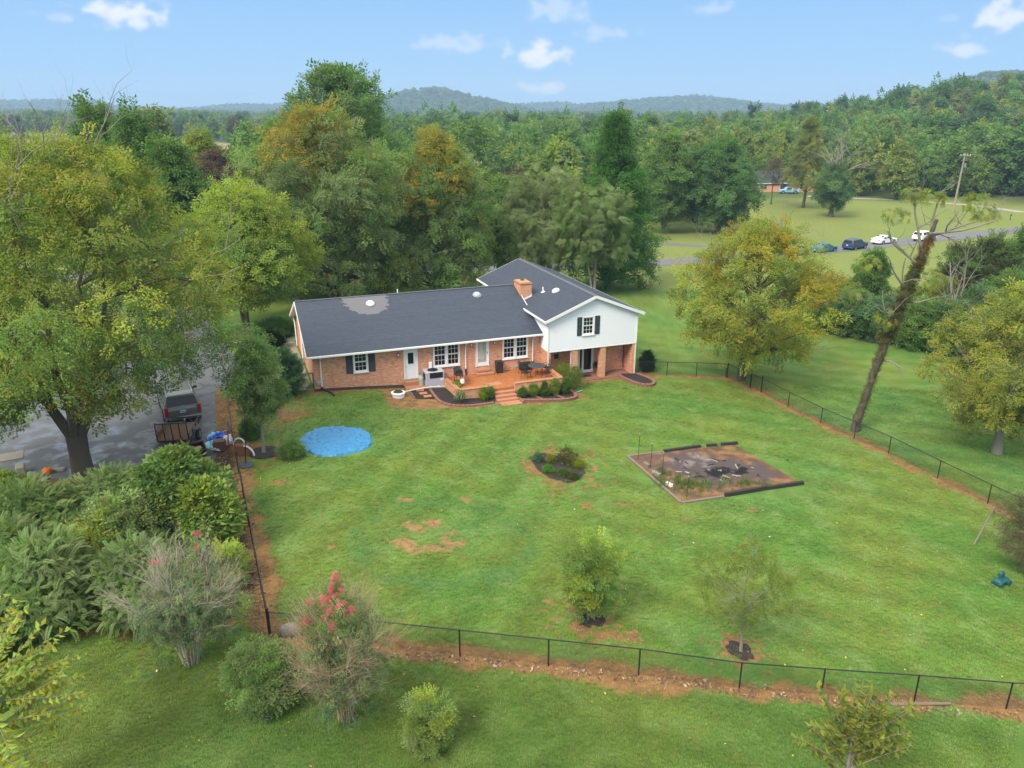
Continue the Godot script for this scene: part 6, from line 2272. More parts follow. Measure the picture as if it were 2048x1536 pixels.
func bare(m: MB, p: Vector3, d: Vector3, l: float, r: float, depth: int, curl := 0.25) -> void:
	var pts := PackedVector3Array([p])
	var rr := PackedFloat32Array([r])
	var seg := 4 if depth > 1 else 3
	var dd := d.normalized()
	for i in seg:
		dd = (dd + Vector3(rng.randfn(), rng.randfn() * 0.7 + 0.12, rng.randfn()) * curl).normalized()
		p += dd * l / seg
		pts.append(p)
		rr.append(r * (1.0 - 0.62 * (i + 1.0) / seg))
	m.tube(pts, rr, 5 if depth > 1 else 3, false)
	if depth > 0:
		for k in rng.randi_range(2, 4):
			var i := rng.randi_range(1, seg)
			var side := Vector3(rng.randfn(), rng.randfn() * 0.6 + 0.25, rng.randfn()).normalized()
			bare(m, pts[i], (dd + side * 0.95).normalized(), l * rng.randf_range(0.45, 0.7), rr[i] * 0.7, depth - 1, curl)


func profile(shape: String, f: float) -> float:
	match shape:
		"cone": return clampf(pow(1.0 - f, 0.75) * (0.75 + minf(f * 4.0, 0.25)), 0.06, 1)
		"column": return clampf(sin(PI * clampf(f * 0.9 + 0.1, 0, 1)) * 1.1, 0.25, 1)
		"full": return clampf(1.15 * pow(sin(PI * clampf(0.26 + f * 0.72, 0, 1)), 0.8), 0.15, 1)
		"vase": return 0.45 + 0.55 * sin(PI * clampf(f * 0.75 + 0.1, 0, 1))
	return maxf(0.2, pow(sin(PI * clampf(f * 0.86 + 0.11, 0, 1)), 0.7))


func tree(called: String, label: String, cat: String, group: String, at: Vector3, q: Dictionary) -> Node3D:
	var p := {"H": 10.0, "R": 4.0, "cb": 2.0, "shape": "round", "puffs": 40, "pr": 0.3, "per": 40, "ss": 1.0, "cols": [Color(0.1, 0.15, 0.04)], "top": [], "t0": 0.6, "t1": 1.0, "mesh": broad, "tr": 0.25, "bark": "bark", "lean": Vector2.ZERO, "off": Vector2.ZERO, "bare": 0, "squash": 0.75, "fork": 0.0, "merged": false, "droop": 0.0, "stems": 1, "limbs": 1.0, "sx": 1.0, "sz": 1.0, "bare_up": 0.5, "wild": 0.07}
	p.merge(q, true)
	var t := thing(called, label, cat, at, 0.0, group)
	var H: float = p.H
	var R: float = p.R
	var cb: float = p.cb
	var lean: Vector2 = p.lean
	var stem := func(y: float) -> Vector3:
		var f := y / H
		return Vector3(lean.x * f + 0.12 * R * 0.3 * sin(f * 5.0 + at.x), y, lean.y * f + 0.12 * R * 0.3 * cos(f * 4.0 + at.z))
	var wood := MB.new()
	var tops := H * 0.82
	var forks := []
	if p.stems == 1 and p.fork == 0.0:
		var pts := PackedVector3Array()
		var rr := PackedFloat32Array()
		for i in 9:
			var y := tops * i / 8.0
			pts.append(stem.call(y) + (Vector3(0, -0.25, 0) if i == 0 else Vector3.ZERO))
			rr.append(p.tr * (1.35 if i == 0 else 1.0 - 0.85 * i / 8.0))
		wood.tube(pts, rr, 10)
	elif p.fork > 0.0:
		var base := PackedVector3Array([Vector3(0, -0.3, 0), Vector3(0, 0.15, 0), Vector3(0, p.fork * 0.5, 0), Vector3(0.02, p.fork, 0)])
		wood.tube(base, PackedFloat32Array([p.tr * 1.55, p.tr * 1.15, p.tr, p.tr * 1.05]), 14)
		for s in [[0.9, 0.25], [-0.75, 0.1], [0.1, -0.9], [0.2, 0.7]]:
			var pts := PackedVector3Array()
			var rr := PackedFloat32Array()
			for i in 7:
				var f := i / 6.0
				pts.append(Vector3(s[0] * R * 0.55 * pow(f, 0.8) + lean.x * f, p.fork * 0.75 + (tops - p.fork) * f, s[1] * R * 0.5 * f + lean.y * f) + Vector3(rng.randfn(), 0, rng.randfn()) * 0.15 * f * 2.0)
				rr.append(p.tr * 0.62 * pow(1.0 - 0.9 * f, 1.3))
			wood.tube(pts, rr, 9)
			forks.append(pts)
	else:
		for k in p.stems:
			var a: float = TAU * k / p.stems + rng.randf()
			var pts := PackedVector3Array()
			var rr := PackedFloat32Array()
			for i in 6:
				var f := i / 5.0
				pts.append(stem.call(H * 0.75 * f) + Vector3(cos(a), 0, sin(a)) * (0.12 + R * 0.5 * f * f) + Vector3(rng.randfn(), 0, rng.randfn()) * 0.03)
				rr.append(p.tr * (1.0 - 0.8 * f))
			wood.tube(pts, rr, 6)
	var puffs := []
	for i in p.puffs:
		var f: float = (i + 0.5) / p.puffs
		f = clampf(f + rng.randf_range(-0.04, 0.04), 0.02, 0.98)
		var a: float = i * 2.39996 + rng.randf_range(-0.5, 0.5)
		var pr: float = R * p.pr * rng.randf_range(0.65, 1.35) * (1.0 - 0.45 * f if p.shape == "cone" else 1.0)
		var env: float = R * profile(p.shape, f)
		var rad := maxf(0.0, env - pr * 0.8) * pow(rng.randf_range(0.2, 1.0), 0.45)
		var y := lerpf(cb + pr * 0.6, H - pr * p.squash, f)
		var s: Vector3 = stem.call(y)
		puffs.append([s + Vector3(cos(a) * rad * p.sx + p.off.x * f, -p.droop * rad, sin(a) * rad * p.sz + p.off.y * f), Vector3(pr, pr * p.squash, pr), y / H])
		if rng.randf() < p.limbs and rad > 0.3:
			var c: Vector3 = puffs[-1][0]
			var y0 := clampf(y - rad * 0.75, minf(cb * 0.9, H * 0.5), tops * 0.95)
			var b: Vector3 = stem.call(y0)
			if p.fork > 0.0:
				var best := 1e9
				for fk in forks:
					for w in range(1, 6):
						var e: float = fk[w].distance_to(c) + (3.0 if fk[w].y > c.y else 0.0)
						if e < best:
							best = e
							b = fk[w]
			var mid := b.lerp(c, 0.5) + Vector3(rng.randfn() * 0.08, 0.08 - p.droop * 0.3, rng.randfn() * 0.08) * rad
			var r0: float = maxf(0.012, p.tr * (0.34 if p.fork == 0.0 else 0.2) * (1.0 - 0.6 * y0 / H))
			wood.tube(PackedVector3Array([b, b.lerp(mid, 0.55), mid, mid.lerp(c, 0.6), c]), PackedFloat32Array([r0, r0 * 0.85, r0 * 0.65, r0 * 0.45, r0 * 0.2]), 5, false)
	obj("trunk", wood.mesh(), mats[p.bark], t)
	if p.bare > 0:
		var bm := MB.new()
		for k in p.bare:
			var c: Array = puffs[rng.randi() % puffs.size()]
			var d: Vector3 = c[0] - stem.call(c[0].y * 0.7)
			bare(bm, c[0] - d.normalized() * R * 0.1, d.normalized() + Vector3(0, rng.randf_range(0, p.bare_up), 0), R * rng.randf_range(0.32, 0.55), maxf(0.014, p.tr * 0.10), 2)
		obj("bare_branch", bm.mesh(), mats.barkpale, t)
	var xf := []
	var cc := []
	for c in puffs:
		var tint := rng.randf_range(0.8, 1.2)
		var k := 0
		var turned: bool = p.top.size() > 0 and smoothstep(p.t0, p.t1, c[2] + 0.4 * n1.get_noise_3dv((at + c[0]) * 1.4) + 0.1 * rng.randfn()) > rng.randf()
		var own := leaf_mix(p.top if turned else p.cols)
		while k < p.per:
			k += 1
			var d := Vector3(rng.randfn(), rng.randfn() + 0.3, rng.randfn()).normalized()
			var pos: Vector3 = c[0] + d * c[1] * rng.randf_range(0.5, 1.05)
			var inside := false
			for o in puffs:
				if o != c and ((pos - o[0]) / o[1]).length() < 0.55:
					inside = true
					break
			if inside and rng.randf() < 0.75:
				continue
			var out: Vector3 = d + (pos - stem.call(pos.y * 0.8)).normalized() * 0.5 + Vector3(0, 0.15 - p.droop * 1.6, 0)
			if rng.randf() < p.wild:
				xf.append(Transform3D(facing(out, p.ss * 1.25), c[0] + d * c[1] * rng.randf_range(0.95, 1.2)))
			else:
				xf.append(Transform3D(lying(out, p.ss), pos))
			var l: Array = p.top if turned != (p.top.size() > 0 and rng.randf() < 0.07) else p.cols
			cc.append(own.lerp(leaf_mix(l), 0.42) * tint)
	if p.merged:
		var m := MB.new()
		var src: MB = p.stampmb if p.has("stampmb") else clump_mb
		for i in xf.size():
			m.stamp(src, xf[i], cc[i])
		obj("crown", m.mesh(), mats.leaf, t)
	else:
		scatter("crown", p.mesh, mats.leaf, xf, cc, t)
	return t


const G_DARK := [Color(0.089, 0.189, 0.0592), Color(0.118, 0.228, 0.0691), Color(0.147, 0.256, 0.0791)]
const G_MID := [Color(0.169, 0.287, 0.0791), Color(0.217, 0.335, 0.0988), Color(0.139, 0.236, 0.0691)]
const G_SAGE := [Color(0.256, 0.327, 0.147), Color(0.316, 0.375, 0.169), Color(0.197, 0.256, 0.109)]
const G_LIME := [Color(0.335, 0.426, 0.0691), Color(0.415, 0.474, 0.0691), Color(0.256, 0.355, 0.0791)]
const G_OLIVE := [Color(0.276, 0.307, 0.0691), Color(0.375, 0.365, 0.0691), Color(0.197, 0.247, 0.0691)]
const G_GOLD := [Color(0.42, 0.335, 0.045), Color(0.46, 0.31, 0.045), Color(0.36, 0.31, 0.05)]
const G_ORANGE := [Color(0.46, 0.27, 0.05), Color(0.42, 0.30, 0.06), Color(0.36, 0.28, 0.06)]
const G_BLUE := [Color(0.118, 0.217, 0.118), Color(0.158, 0.267, 0.147), Color(0.089, 0.169, 0.089)]


func make_near_trees() -> void:
	# the old two stemmed tree by the drive
	var oak := tree("broadleaf_tree", "huge forked old tree by the drive with sparse yellowing crown and many bare limbs", "tree", "", onto(-21.5, -35.4), {"H": 16.6, "R": 8.2, "cb": 3.3, "puffs": 120, "pr": 0.19, "per": 52, "ss": 0.76, "mesh": small, "cols": G_MID + G_OLIVE, "top": G_OLIVE + G_LIME + G_LIME + G_GOLD.slice(0, 1), "t0": 0.35, "t1": 1.1, "tr": 0.46, "fork": 2.3, "limbs": 0.45, "bare": 60, "off": Vector2(0.2, -1.5), "bare_up": 0.9})
	leafy(oak, "low_bough", [[Vector3(-4.6, 3.9, 1.6), Vector3(1.7, 1.0, 1.5)], [Vector3(-3.0, 4.0, 2.6), Vector3(1.5, 0.9, 1.4)], [Vector3(-6.4, 4.2, 0.4), Vector3(1.7, 1.1, 1.5)], [Vector3(-1.6, 4.4, 3.2), Vector3(1.4, 0.9, 1.3)], [Vector3(3.6, 4.6, -2.6), Vector3(1.6, 1.0, 1.5)], [Vector3(5.4, 5.0, -4.4), Vector3(1.7, 1.0, 1.6)], [Vector3(6.8, 5.6, -5.6), Vector3(1.5, 0.8, 1.4)], [Vector3(-5.4, 3.2, -1.6), Vector3(1.5, 1.0, 1.4)]], 60, 0.74, G_MID + G_SAGE, small)
	tree("broadleaf_tree", "rounded yellow green tree on two dark stems between the drive and the house", "tree", "", onto(-21.6, -62.0), {"H": 12.2, "R": 6.4, "cb": 2.6, "puffs": 60, "pr": 0.26, "per": 64, "ss": 0.8, "mesh": broad, "cols": G_LIME + G_MID, "top": G_LIME, "t0": 0.3, "t1": 0.9, "tr": 0.22, "bark": "bark", "droop": 0.12, "bare": 8, "stems": 2})
	for q in [[-39.2, -80, 19.6, 4.4, "dark green poplar with the tallest narrow top at the far left"], [-33.6, -75, 18.4, 4.2, "dark green poplar in the middle of three behind the old tree"], [-29.0, -72, 15.6, 3.6, "dark green poplar nearest the house of three behind the old tree"]]:
		tree("poplar", q[4], "tree", "", onto(q[0], q[1]), {"H": q[2], "R": q[3], "cb": 1.5, "shape": "column", "puffs": 52, "pr": 0.34, "per": 46, "ss": 0.95, "cols": G_DARK + G_MID, "tr": 0.3, "squash": 1.25, "lean": Vector2(-1.5, 0)})
	for q in [[-53.5, -125, 15.2, 5.6, G_LIME, "yellow green tree behind the dark poplars beside the far left wood"], [-49.0, -128, 17.6, 6.0, G_LIME + G_OLIVE, "tallest yellow green tree of the wood between the poplars and the orange maple"], [-44.6, -122, 14.6, 4.4, [Color(0.15, 0.11, 0.075), Color(0.12, 0.10, 0.06), Color(0.18, 0.14, 0.07)], "dull russet tree between the yellow green wood and the orange maple"]]:
		tree("broadleaf_tree", q[5], "tree", "", onto(q[0], q[1]), {"H": q[2], "R": q[3], "cb": 1.0, "puffs": 46, "pr": 0.27, "per": 40, "ss": 1.3, "cols": q[4], "tr": 0.28})
	tree("maple", "big broad maple behind the house with orange turning top", "tree", "", onto(-18.6, -79.5), {"H": 18.9, "R": 10.6, "cb": 1.0, "shape": "full", "puffs": 120, "pr": 0.21, "per": 58, "ss": 1.15, "mesh": small, "cols": G_MID + G_MID + G_SAGE, "top": G_GOLD + G_OLIVE + G_ORANGE.slice(1, 2), "t0": 0.6, "t1": 1.05, "tr": 0.42, "bare": 4})
	tree("maple", "narrower maple with golden top right of the big orange tinted maple", "tree", "", onto(-8.0, -84), {"H": 17.2, "R": 6.6, "cb": 0.8, "puffs": 76, "pr": 0.25, "per": 56, "ss": 1.1, "mesh": small, "cols": G_MID + G_MID + G_SAGE.slice(0, 1), "top": G_GOLD + G_OLIVE, "t0": 0.55, "t1": 1.0, "tr": 0.32, "shape": "full"})
	tree("understory_tree", "low dark leafy tree filling the gap under the two maples", "tree", "", onto(-12.2, -79), {"H": 6.4, "R": 3.6, "cb": 0.2, "puffs": 36, "pr": 0.3, "per": 40, "ss": 0.9, "cols": G_MID + G_LIME, "tr": 0.1, "stems": 3})
	tree("broadleaf_tree", "mid green tree by the road between the golden maple and the sage green trees", "tree", "", onto(-1.6, -99), {"H": 12.5, "R": 5.0, "cb": 1.2, "puffs": 44, "pr": 0.27, "per": 44, "ss": 1.1, "cols": G_MID, "tr": 0.22})
	tree("oak", "tallest dark green tree standing above the orange tinted maple", "tree", "", onto(-22.5, -106), {"H": 26.6, "R": 10.4, "cb": 6.0, "puffs": 84, "pr": 0.2, "per": 40, "ss": 1.3, "cols": G_DARK + G_MID + G_MID, "tr": 0.55, "squash": 0.85})
	tree("birch", "pale sage green tree with several light stems behind the gabled roof", "tree", "", onto(3.6, -88), {"H": 13.6, "R": 5.4, "cb": 2.2, "puffs": 46, "pr": 0.26, "per": 40, "ss": 0.95, "mesh": feather, "cols": G_SAGE, "tr": 0.16, "bark": "barkpale", "stems": 4, "shape": "vase", "bare": 8})
	tree("birch", "sage green tree with forked pale trunk showing right behind the chimney roof", "tree", "", onto(8.6, -82), {"H": 12.0, "R": 4.6, "cb": 3.4, "puffs": 40, "pr": 0.27, "per": 36, "ss": 0.9, "mesh": feather, "cols": G_SAGE + G_MID, "tr": 0.15, "bark": "barkpale", "stems": 3, "shape": "vase", "bare": 10})
	tree("pine", "tall pointed bright green conifer behind the right end of the house", "tree", "", onto(11.4, -90), {"H": 19.6, "R": 7.0, "cb": 0.6, "shape": "cone", "puffs": 110, "pr": 0.22, "per": 36, "ss": 1.15, "mesh": small, "cols": [Color(0.085, 0.215, 0.05), Color(0.11, 0.25, 0.06), Color(0.07, 0.17, 0.04)], "tr": 0.35, "squash": 1.1})
	tree("broadleaf_tree", "large round fresh green tree across the road left of the mown field", "tree", "", onto(39.0, -150), {"H": 17.4, "R": 8.6, "cb": 1.4, "puffs": 70, "pr": 0.25, "per": 40, "ss": 1.5, "cols": [Color(0.13, 0.25, 0.08), Color(0.16, 0.28, 0.10), Color(0.10, 0.2, 0.06)], "tr": 0.4})
	tree("broadleaf_tree", "tall green tree between the conifer and the large round tree", "tree", "", onto(29.0, -150), {"H": 18.2, "R": 6.4, "cb": 2.0, "puffs": 56, "pr": 0.27, "per": 38, "ss": 1.45, "cols": G_MID, "tr": 0.35, "shape": "column"})
	tree("locust", "wide yellow green tree growing through the right hand fence corner", "tree", "", onto(17.2, -54.4), {"H": 12.0, "R": 6.9, "cb": 1.8, "puffs": 84, "pr": 0.18, "per": 36, "ss": 0.8, "mesh": small, "cols": G_OLIVE + G_LIME + G_GOLD.slice(0, 1), "top": G_LIME + G_GOLD.slice(0, 2), "t0": 0.35, "t1": 1.2, "tr": 0.3, "bare": 26, "droop": 0.1})
	var fl := tree("broadleaf_tree", "lone field tree with dense low leaves and dead pale upper branches", "tree", "", onto(69.6, -173), {"H": 11.5, "R": 4.6, "cb": 2.0, "puffs": 36, "pr": 0.3, "per": 30, "ss": 1.3, "cols": G_BLUE + G_MID, "tr": 0.55, "bark": "bark"})
	var m := MB.new()
	for k in 9:
		bare(m, Vector3(0.3, 8.5, 0), Vector3(0.45 + rng.randfn() * 0.5, 1, rng.randfn() * 0.4), 7.0, 0.16, 3, 0.18)
	obj("dead_branch", m.mesh(), mats.barkpale, fl)
	tree("larch", "tall olive conifer left of the lone field tree across the road", "tree", "", onto(69.5, -190), {"H": 20.5, "R": 6.4, "cb": 4.0, "shape": "cone", "puffs": 60, "pr": 0.26, "per": 26, "ss": 1.7, "mesh": feather, "cols": G_OLIVE + G_SAGE, "tr": 0.35})
	var db := tree("broadleaf_tree", "thin half bare brownish tree in front of the far brick house", "tree", "", onto(64.0, -197), {"H": 11.5, "R": 4.0, "cb": 4.5, "puffs": 16, "pr": 0.28, "per": 8, "ss": 1.2, "cols": [Color(0.16, 0.14, 0.08)], "tr": 0.2, "bare": 22})
	# the leaning dead trunk wrapped in ivy
	var ln := thing("leaning_tree", "leaning vine covered trunk with broken crown beyond the right fence", "tree", onto(21.4, -44.9))
	m = MB.new()
	var line := PackedVector3Array([Vector3(-0.08, -0.3, 0.1), Vector3(0.0, 0.5, 0), Vector3(0.45, 3.0, 0), Vector3(1.0, 6.0, 0), Vector3(1.7, 9.0, 0), Vector3(2.5, 11.9, 0), Vector3(2.75, 13.0, 0)])
	var lp := PackedVector3Array()
	var lr := PackedFloat32Array()
	for k in 46:
		var f := k / 45.0
		var j := mini(int(f * 6.0), 5)
		lp.append(line[j].lerp(line[j + 1], f * 6.0 - j) + Vector3(rng.randfn(), 0, rng.randfn()) * 0.022)
		lr.append((0.235 + 0.26 * exp(-f * 22.0) - 0.14 * f * f) * (1.0 + 0.13 * rng.randfn() * 0.6))
	m.tube(lp, lr, 14)
	obj("trunk", m.mesh(), mats.bark, ln)
	m = MB.new()
	for q in [[11.9, Vector3(0.8, 0.6, 0.1), 2.8, 0.1], [11.2, Vector3(-0.6, 0.9, 0), 2.8, 0.1], [12.6, Vector3(0.1, 1, -0.2), 2.0, 0.08], [12.2, Vector3(1.0, 0.25, 0.2), 3.4, 0.1], [8.9, Vector3(-0.85, 0.5, 0.2), 2.6, 0.09], [8.3, Vector3(0.9, -0.15, 0.3), 2.8, 0.07], [7.2, Vector3(-0.9, 0.35, 0), 2.4, 0.07], [4.6, Vector3(1, -0.1, 0.4), 1.6, 0.06], [10.4, Vector3(-0.8, 0.6, 0.2), 3.0, 0.09]]:
		bare(m, Vector3(0.0 + 0.19 * q[0] + 0.1, q[0], 0), q[1], q[2], q[3], 2, 0.2)
	obj("bare_branch", m.mesh(), mats.barkpale, ln)
	var iv := []
	for k in 24:
		var f := k / 23.0
		iv.append([line[3].lerp(line[5], f) + Vector3(rng.randfn() * 0.06, 0, 0), Vector3(0.42, 0.42, 0.42) * (1.0 - 0.4 * f)])
	leafy(ln, "ivy", iv.slice(0, 19), 40, 0.36, [Color(0.09, 0.12, 0.045), Color(0.14, 0.15, 0.05), Color(0.15, 0.11, 0.05)], small)
	leafy(ln, "dead_ivy", iv.slice(18), 30, 0.3, [Color(0.26, 0.12, 0.045), Color(0.2, 0.11, 0.045), Color(0.2, 0.19, 0.06)], small)
	var low := []
	for k in 16:
		low.append([line[1].lerp(line[3], k / 15.0), Vector3(0.29, 0.35, 0.29)])
	leafy(ln, "climbing_vine", low, 34, 0.26, [Color(0.16, 0.135, 0.065), Color(0.13, 0.15, 0.06)], small)
	leafy(ln, "crown", [[Vector3(2.2, 14.2, 0.2), Vector3(0.75, 0.35, 0.7)], [Vector3(4.4, 14.1, 0.3), Vector3(0.8, 0.35, 0.8)], [Vector3(1.3, 14.4, -0.3), Vector3(0.6, 0.35, 0.6)], [Vector3(5.2, 13.4, 0.4), Vector3(0.8, 0.3, 0.7)], [Vector3(0.4, 13.2, 0.2), Vector3(0.7, 0.35, 0.6)], [Vector3(-0.9, 10.5, 0.2), Vector3(0.8, 0.5, 0.7)], [Vector3(-1.4, 8.9, 0.3), Vector3(0.8, 0.4, 0.7)], [Vector3(0.6, 7.2, 0.3), Vector3(0.7, 0.7, 0.6)], [Vector3(2.9, 9.6, 0.3), Vector3(0.8, 0.7, 0.7)]], 40, 0.46, G_OLIVE + G_SAGE + G_LIME, feather)
	# right edge
	tree("broadleaf_tree", "yellow olive tree hanging in from the right edge beside the fence", "tree", "", onto(28.6, -41.8), {"H": 10.4, "R": 5.4, "cb": 1.8, "puffs": 58, "pr": 0.22, "per": 46, "ss": 0.7, "mesh": small, "cols": G_OLIVE + [Color(0.08, 0.09, 0.035)], "top": G_LIME + G_OLIVE, "t0": 0.35, "t1": 0.9, "tr": 0.25, "bare": 14, "bark": "barkpale"})
	tree("broadleaf_tree", "rounded lime green tree at the right edge above the dark hedge", "tree", "", onto(43.2, -60.5), {"H": 7.2, "R": 3.8, "cb": 0.6, "puffs": 44, "pr": 0.26, "per": 46, "ss": 0.8, "cols": G_LIME, "tr": 0.22})
	tree("shrub", "grey leaved small tree at the lower right edge over the ride toy", "shrub", "", onto(22.4, -28.6), {"H": 4.6, "R": 2.2, "cb": 0.4, "puffs": 34, "pr": 0.26, "per": 40, "ss": 0.36, "mesh": small, "cols": [Color(0.16, 0.165, 0.09), Color(0.10, 0.12, 0.06), Color(0.2, 0.17, 0.11)], "tr": 0.08, "stems": 3, "bark": "barkpale", "bare": 10})
	# in the yard
	tree("young_tree", "slim young green tree with a pale trunk inside the left fence", "tree", "", onto(-13.25, -38.2), {"H": 6.4, "R": 1.75, "cb": 1.9, "shape": "column", "puffs": 34, "pr": 0.34, "per": 34, "ss": 0.45, "cols": G_MID + G_SAGE, "tr": 0.1, "bark": "barkpale", "bare": 3})
	tree("young_tree", "leafy multi stemmed young tree in a mulch ring near the front fence", "tree", "", onto(2.92, -24.6), {"H": 3.5, "R": 1.25, "cb": 0.3, "puffs": 34, "pr": 0.3, "per": 34, "ss": 0.34, "mesh": small, "cols": G_MID + G_LIME, "tr": 0.035, "stems": 5, "shape": "vase", "bark": "barkpale"})
	tree("young_tree", "thin airy sapling with pale trunk just inside the front fence", "tree", "", onto(8.13, -23.1), {"H": 4.5, "R": 1.9, "cb": 1.0, "puffs": 42, "pr": 0.22, "per": 13, "ss": 0.3, "mesh": small, "cols": [Color(0.18, 0.25, 0.05), Color(0.22, 0.27, 0.06)], "tr": 0.06, "bark": "barkpale", "bare": 6})
	crape("crape_myrtle", "bushy grey twigged crape myrtle outside the left fence with few leaves", onto(-10.7, -21.4), 4.6, 2.15, 18, 3, 46)
	crape("crape_myrtle", "vase shaped brown twigged crape myrtle with pink blossom tops outside the front fence", onto(-5.0, -18.85), 4.7, 1.55, 17, 30, 34)
	bush("feathery light green shrub left of the pink crape myrtle", -7.7, -19.7, 1.9, 1.3, G_SAGE + G_MID, small, 0.3)
	bush("low feathery green shrub right of the pink crape myrtle", -2.4, -17.95, 1.7, 0.95, G_SAGE + G_LIME + G_MID, small, 0.27)
	bush("small round green shrub behind the young tree by the left fence", -11.6, -37.7, 0.8, 0.7, G_MID, small, 0.3)
	bush("small dark green weed clump at the left fence behind the umbrella pole", -14.6, -40.4, 1.0, 0.6, G_MID, small, 0.3)
	bush("tall dark evergreen shrub at the left corner of the house", -14.6, -47.3, 2.9, 1.1, G_BLUE, needle, 0.45)
	bush("clipped dark hedge shrub beside the house's far left corner", -18.4, -57.5, 1.3, 1.0, [Color(0.015, 0.03, 0.015)], small, 0.4)
	bush("low dark shrub on the lawn behind the house's far left corner", -19.2, -60.8, 1.2, 1.6, G_DARK, small, 0.4)
	bush("dark evergreen shrub behind the right corner of the house", 10.2, -56.0, 1.5, 0.6, [Color(0.02, 0.045, 0.02)], small, 0.3)
	# the thicket left of the fence
	var tk := [
		["large leaved green shrub rising highest in front of the trailer", -14.2, -29.6, 3.8, 1.8, G_MID + [Color(0.16, 0.2, 0.05)], bigleaf, 0.5],
		["large leaved light green sapling at the right end of the thicket", -12.7, -28.6, 2.8, 1.2, G_LIME + G_MID, bigleaf, 0.46],
		["feathery sage green shrub in front of the old tree", -17.2, -30.3, 2.7, 2.2, G_SAGE + G_MID, arch, 0.36],
		["yellow flecked shrub in the middle of the thicket", -15.6, -27.3, 2.9, 2.0, G_MID + G_SAGE + [Color(0.36, 0.36, 0.03)], broad, 0.45],
		["feathery green shrub at the far left of the thicket", -20.4, -28.8, 2.7, 2.5, G_MID + G_SAGE, arch, 0.38],
		["yellow leaved shrub at the left edge below the pumpkin", -23.4, -31.6, 1.7, 1.3, G_LIME + G_MID, small, 0.45],
		["dark arching shrub at the front left of the thicket", -16.6, -23.6, 3.2, 2.4, G_MID + G_SAGE, arch, 0.42],
		["dark green shrub between the thicket and the grey twigged crape myrtle", -13.4, -24.0, 2.9, 1.9, G_MID + G_SAGE, arch, 0.36],
		["small lime yellow shrub at the fence end of the thicket", -10.9, -26.0, 1.6, 0.8, G_LIME, small, 0.36],
		["grassy green shrub behind the front of the thicket", -19.0, -25.6, 2.6, 2.2, G_MID + G_SAGE, arch, 0.38],
		["low ragged shrub at the left picture edge of the thicket", -18.2, -21.6, 2.2, 1.6, G_MID + G_SAGE, arch, 0.36]]
	for q in tk:
		bush(q[0], q[1], q[2], q[3], q[4], q[5], q[6], q[7])
	near_sapling("yellow leaved branches of a small tree poking in at the lower left edge", Vector3(-13.6, 0, -15.6), 5.6, G_LIME + [Color(0.34, 0.31, 0.03)], 30, [Vector3(0.85, 0.15, -0.3), Vector3(0.9, 0.3, -0.9), Vector3(0.7, 0.6, -0.3), Vector3(0.8, -0.2, 0.3), Vector3(0.4, 1, -0.6), Vector3(0.75, 0.0, -0.8)])
	near_sapling("yellow green sapling top rising into the bottom edge at the right", Vector3(8.9, 0, -16.2), 4.0, [Color(0.22, 0.27, 0.05), Color(0.27, 0.28, 0.05), Color(0.15, 0.2, 0.05)], 30, [Vector3(0.1, 1, 0), Vector3(-0.4, 1, -0.1), Vector3(-0.7, 0.75, 0.1), Vector3(0.35, 1, 0.1), Vector3(0.8, 0.85, 0), Vector3(1.0, 0.7, -0.1)])
	# hedge beyond the right fence
	var hd := [
		[27.2, -73.5, 3.4, 2.2, G_MID, "low green bush at the left end of the hedge behind the yellow tree"],
		[28.8, -70.2, 3.4, 2.0, G_BLUE, "blue green bush second in the front row of the hedge"],
		[30.6, -68.2, 4.0, 2.2, G_BLUE, "dark blue green bush third in the front row of the hedge"],
		[32.6, -66.2, 3.9, 2.2, G_BLUE, "blue green bush of the hedge just left of the leaning trunk"],
		[34.6, -64.2, 4.3, 2.2, G_MID, "green bush of the hedge just right of the leaning trunk"],
		[36.6, -62.6, 4.4, 2.3, G_BLUE, "blue green bush at the right end of the hedge's front row"],
		[30.1, -79.7, 3.5, 2.4, G_MID, "green bush behind the left end of the hedge"],
		[33.0, -77.6, 3.0, 2.2, G_OLIVE, "low olive bush between the pointed bush and the yellow tree"],
		[36.1, -77.5, 6.0, 1.9, G_DARK, "tall dark pointed bush below the dark blue parked car"],
		[38.0, -73.2, 3.0, 2.2, G_OLIVE, "low yellow olive bush behind the leaning trunk"],
		[40.2, -72.2, 4.2, 2.4, G_OLIVE, "golden olive bush right of the leaning trunk"],
		[42.8, -74.0, 7.3, 2.6, [Color(0.075, 0.085, 0.05), Color(0.11, 0.12, 0.07)], "broad greyish thicket bush right of the leaning trunk"],
		[46.0, -74.6, 8.2, 3.0, [Color(0.075, 0.09, 0.05), Color(0.11, 0.125, 0.065)], "tallest greyish bush of the thicket near the right edge"],
		[49.6, -75.0, 8.8, 3.0, G_DARK, "tall dark green bush at the right edge below the road"],
		[40.4, -66.4, 4.8, 2.6, G_BLUE, "blue green bush in front of the greyish thicket"],
		[44.4, -68.4, 5.6, 2.8, G_MID, "green bush between the greyish thicket and the lime tree"],
		[48.6, -70.4, 6.6, 2.8, G_BLUE, "blue green bush at the right edge behind the lime tree"],
		[53.6, -74.0, 8.4, 3.0, G_MID, "green bush farthest right in the thicket at the picture edge"]]
	for i in hd.size():
		var q: Array = hd[i]
		tree("hedge_bush", q[5], "bush", "bushes of the hedge beyond the fence", onto(q[0], q[1]), {"H": q[2], "R": q[3], "cb": 0.0, "puffs": 34, "pr": 0.3, "per": 48, "ss": 0.62, "mesh": broad, "cols": q[4] + G_MID.slice(0, 1), "tr": 0.07, "stems": 4, "wild": 0.2})
	var db2 := thing("dead_tree", "bare pale dead branches standing in the greyish thicket right of the leaning trunk", "tree", onto(38.6, -66.5))
	m = MB.new()
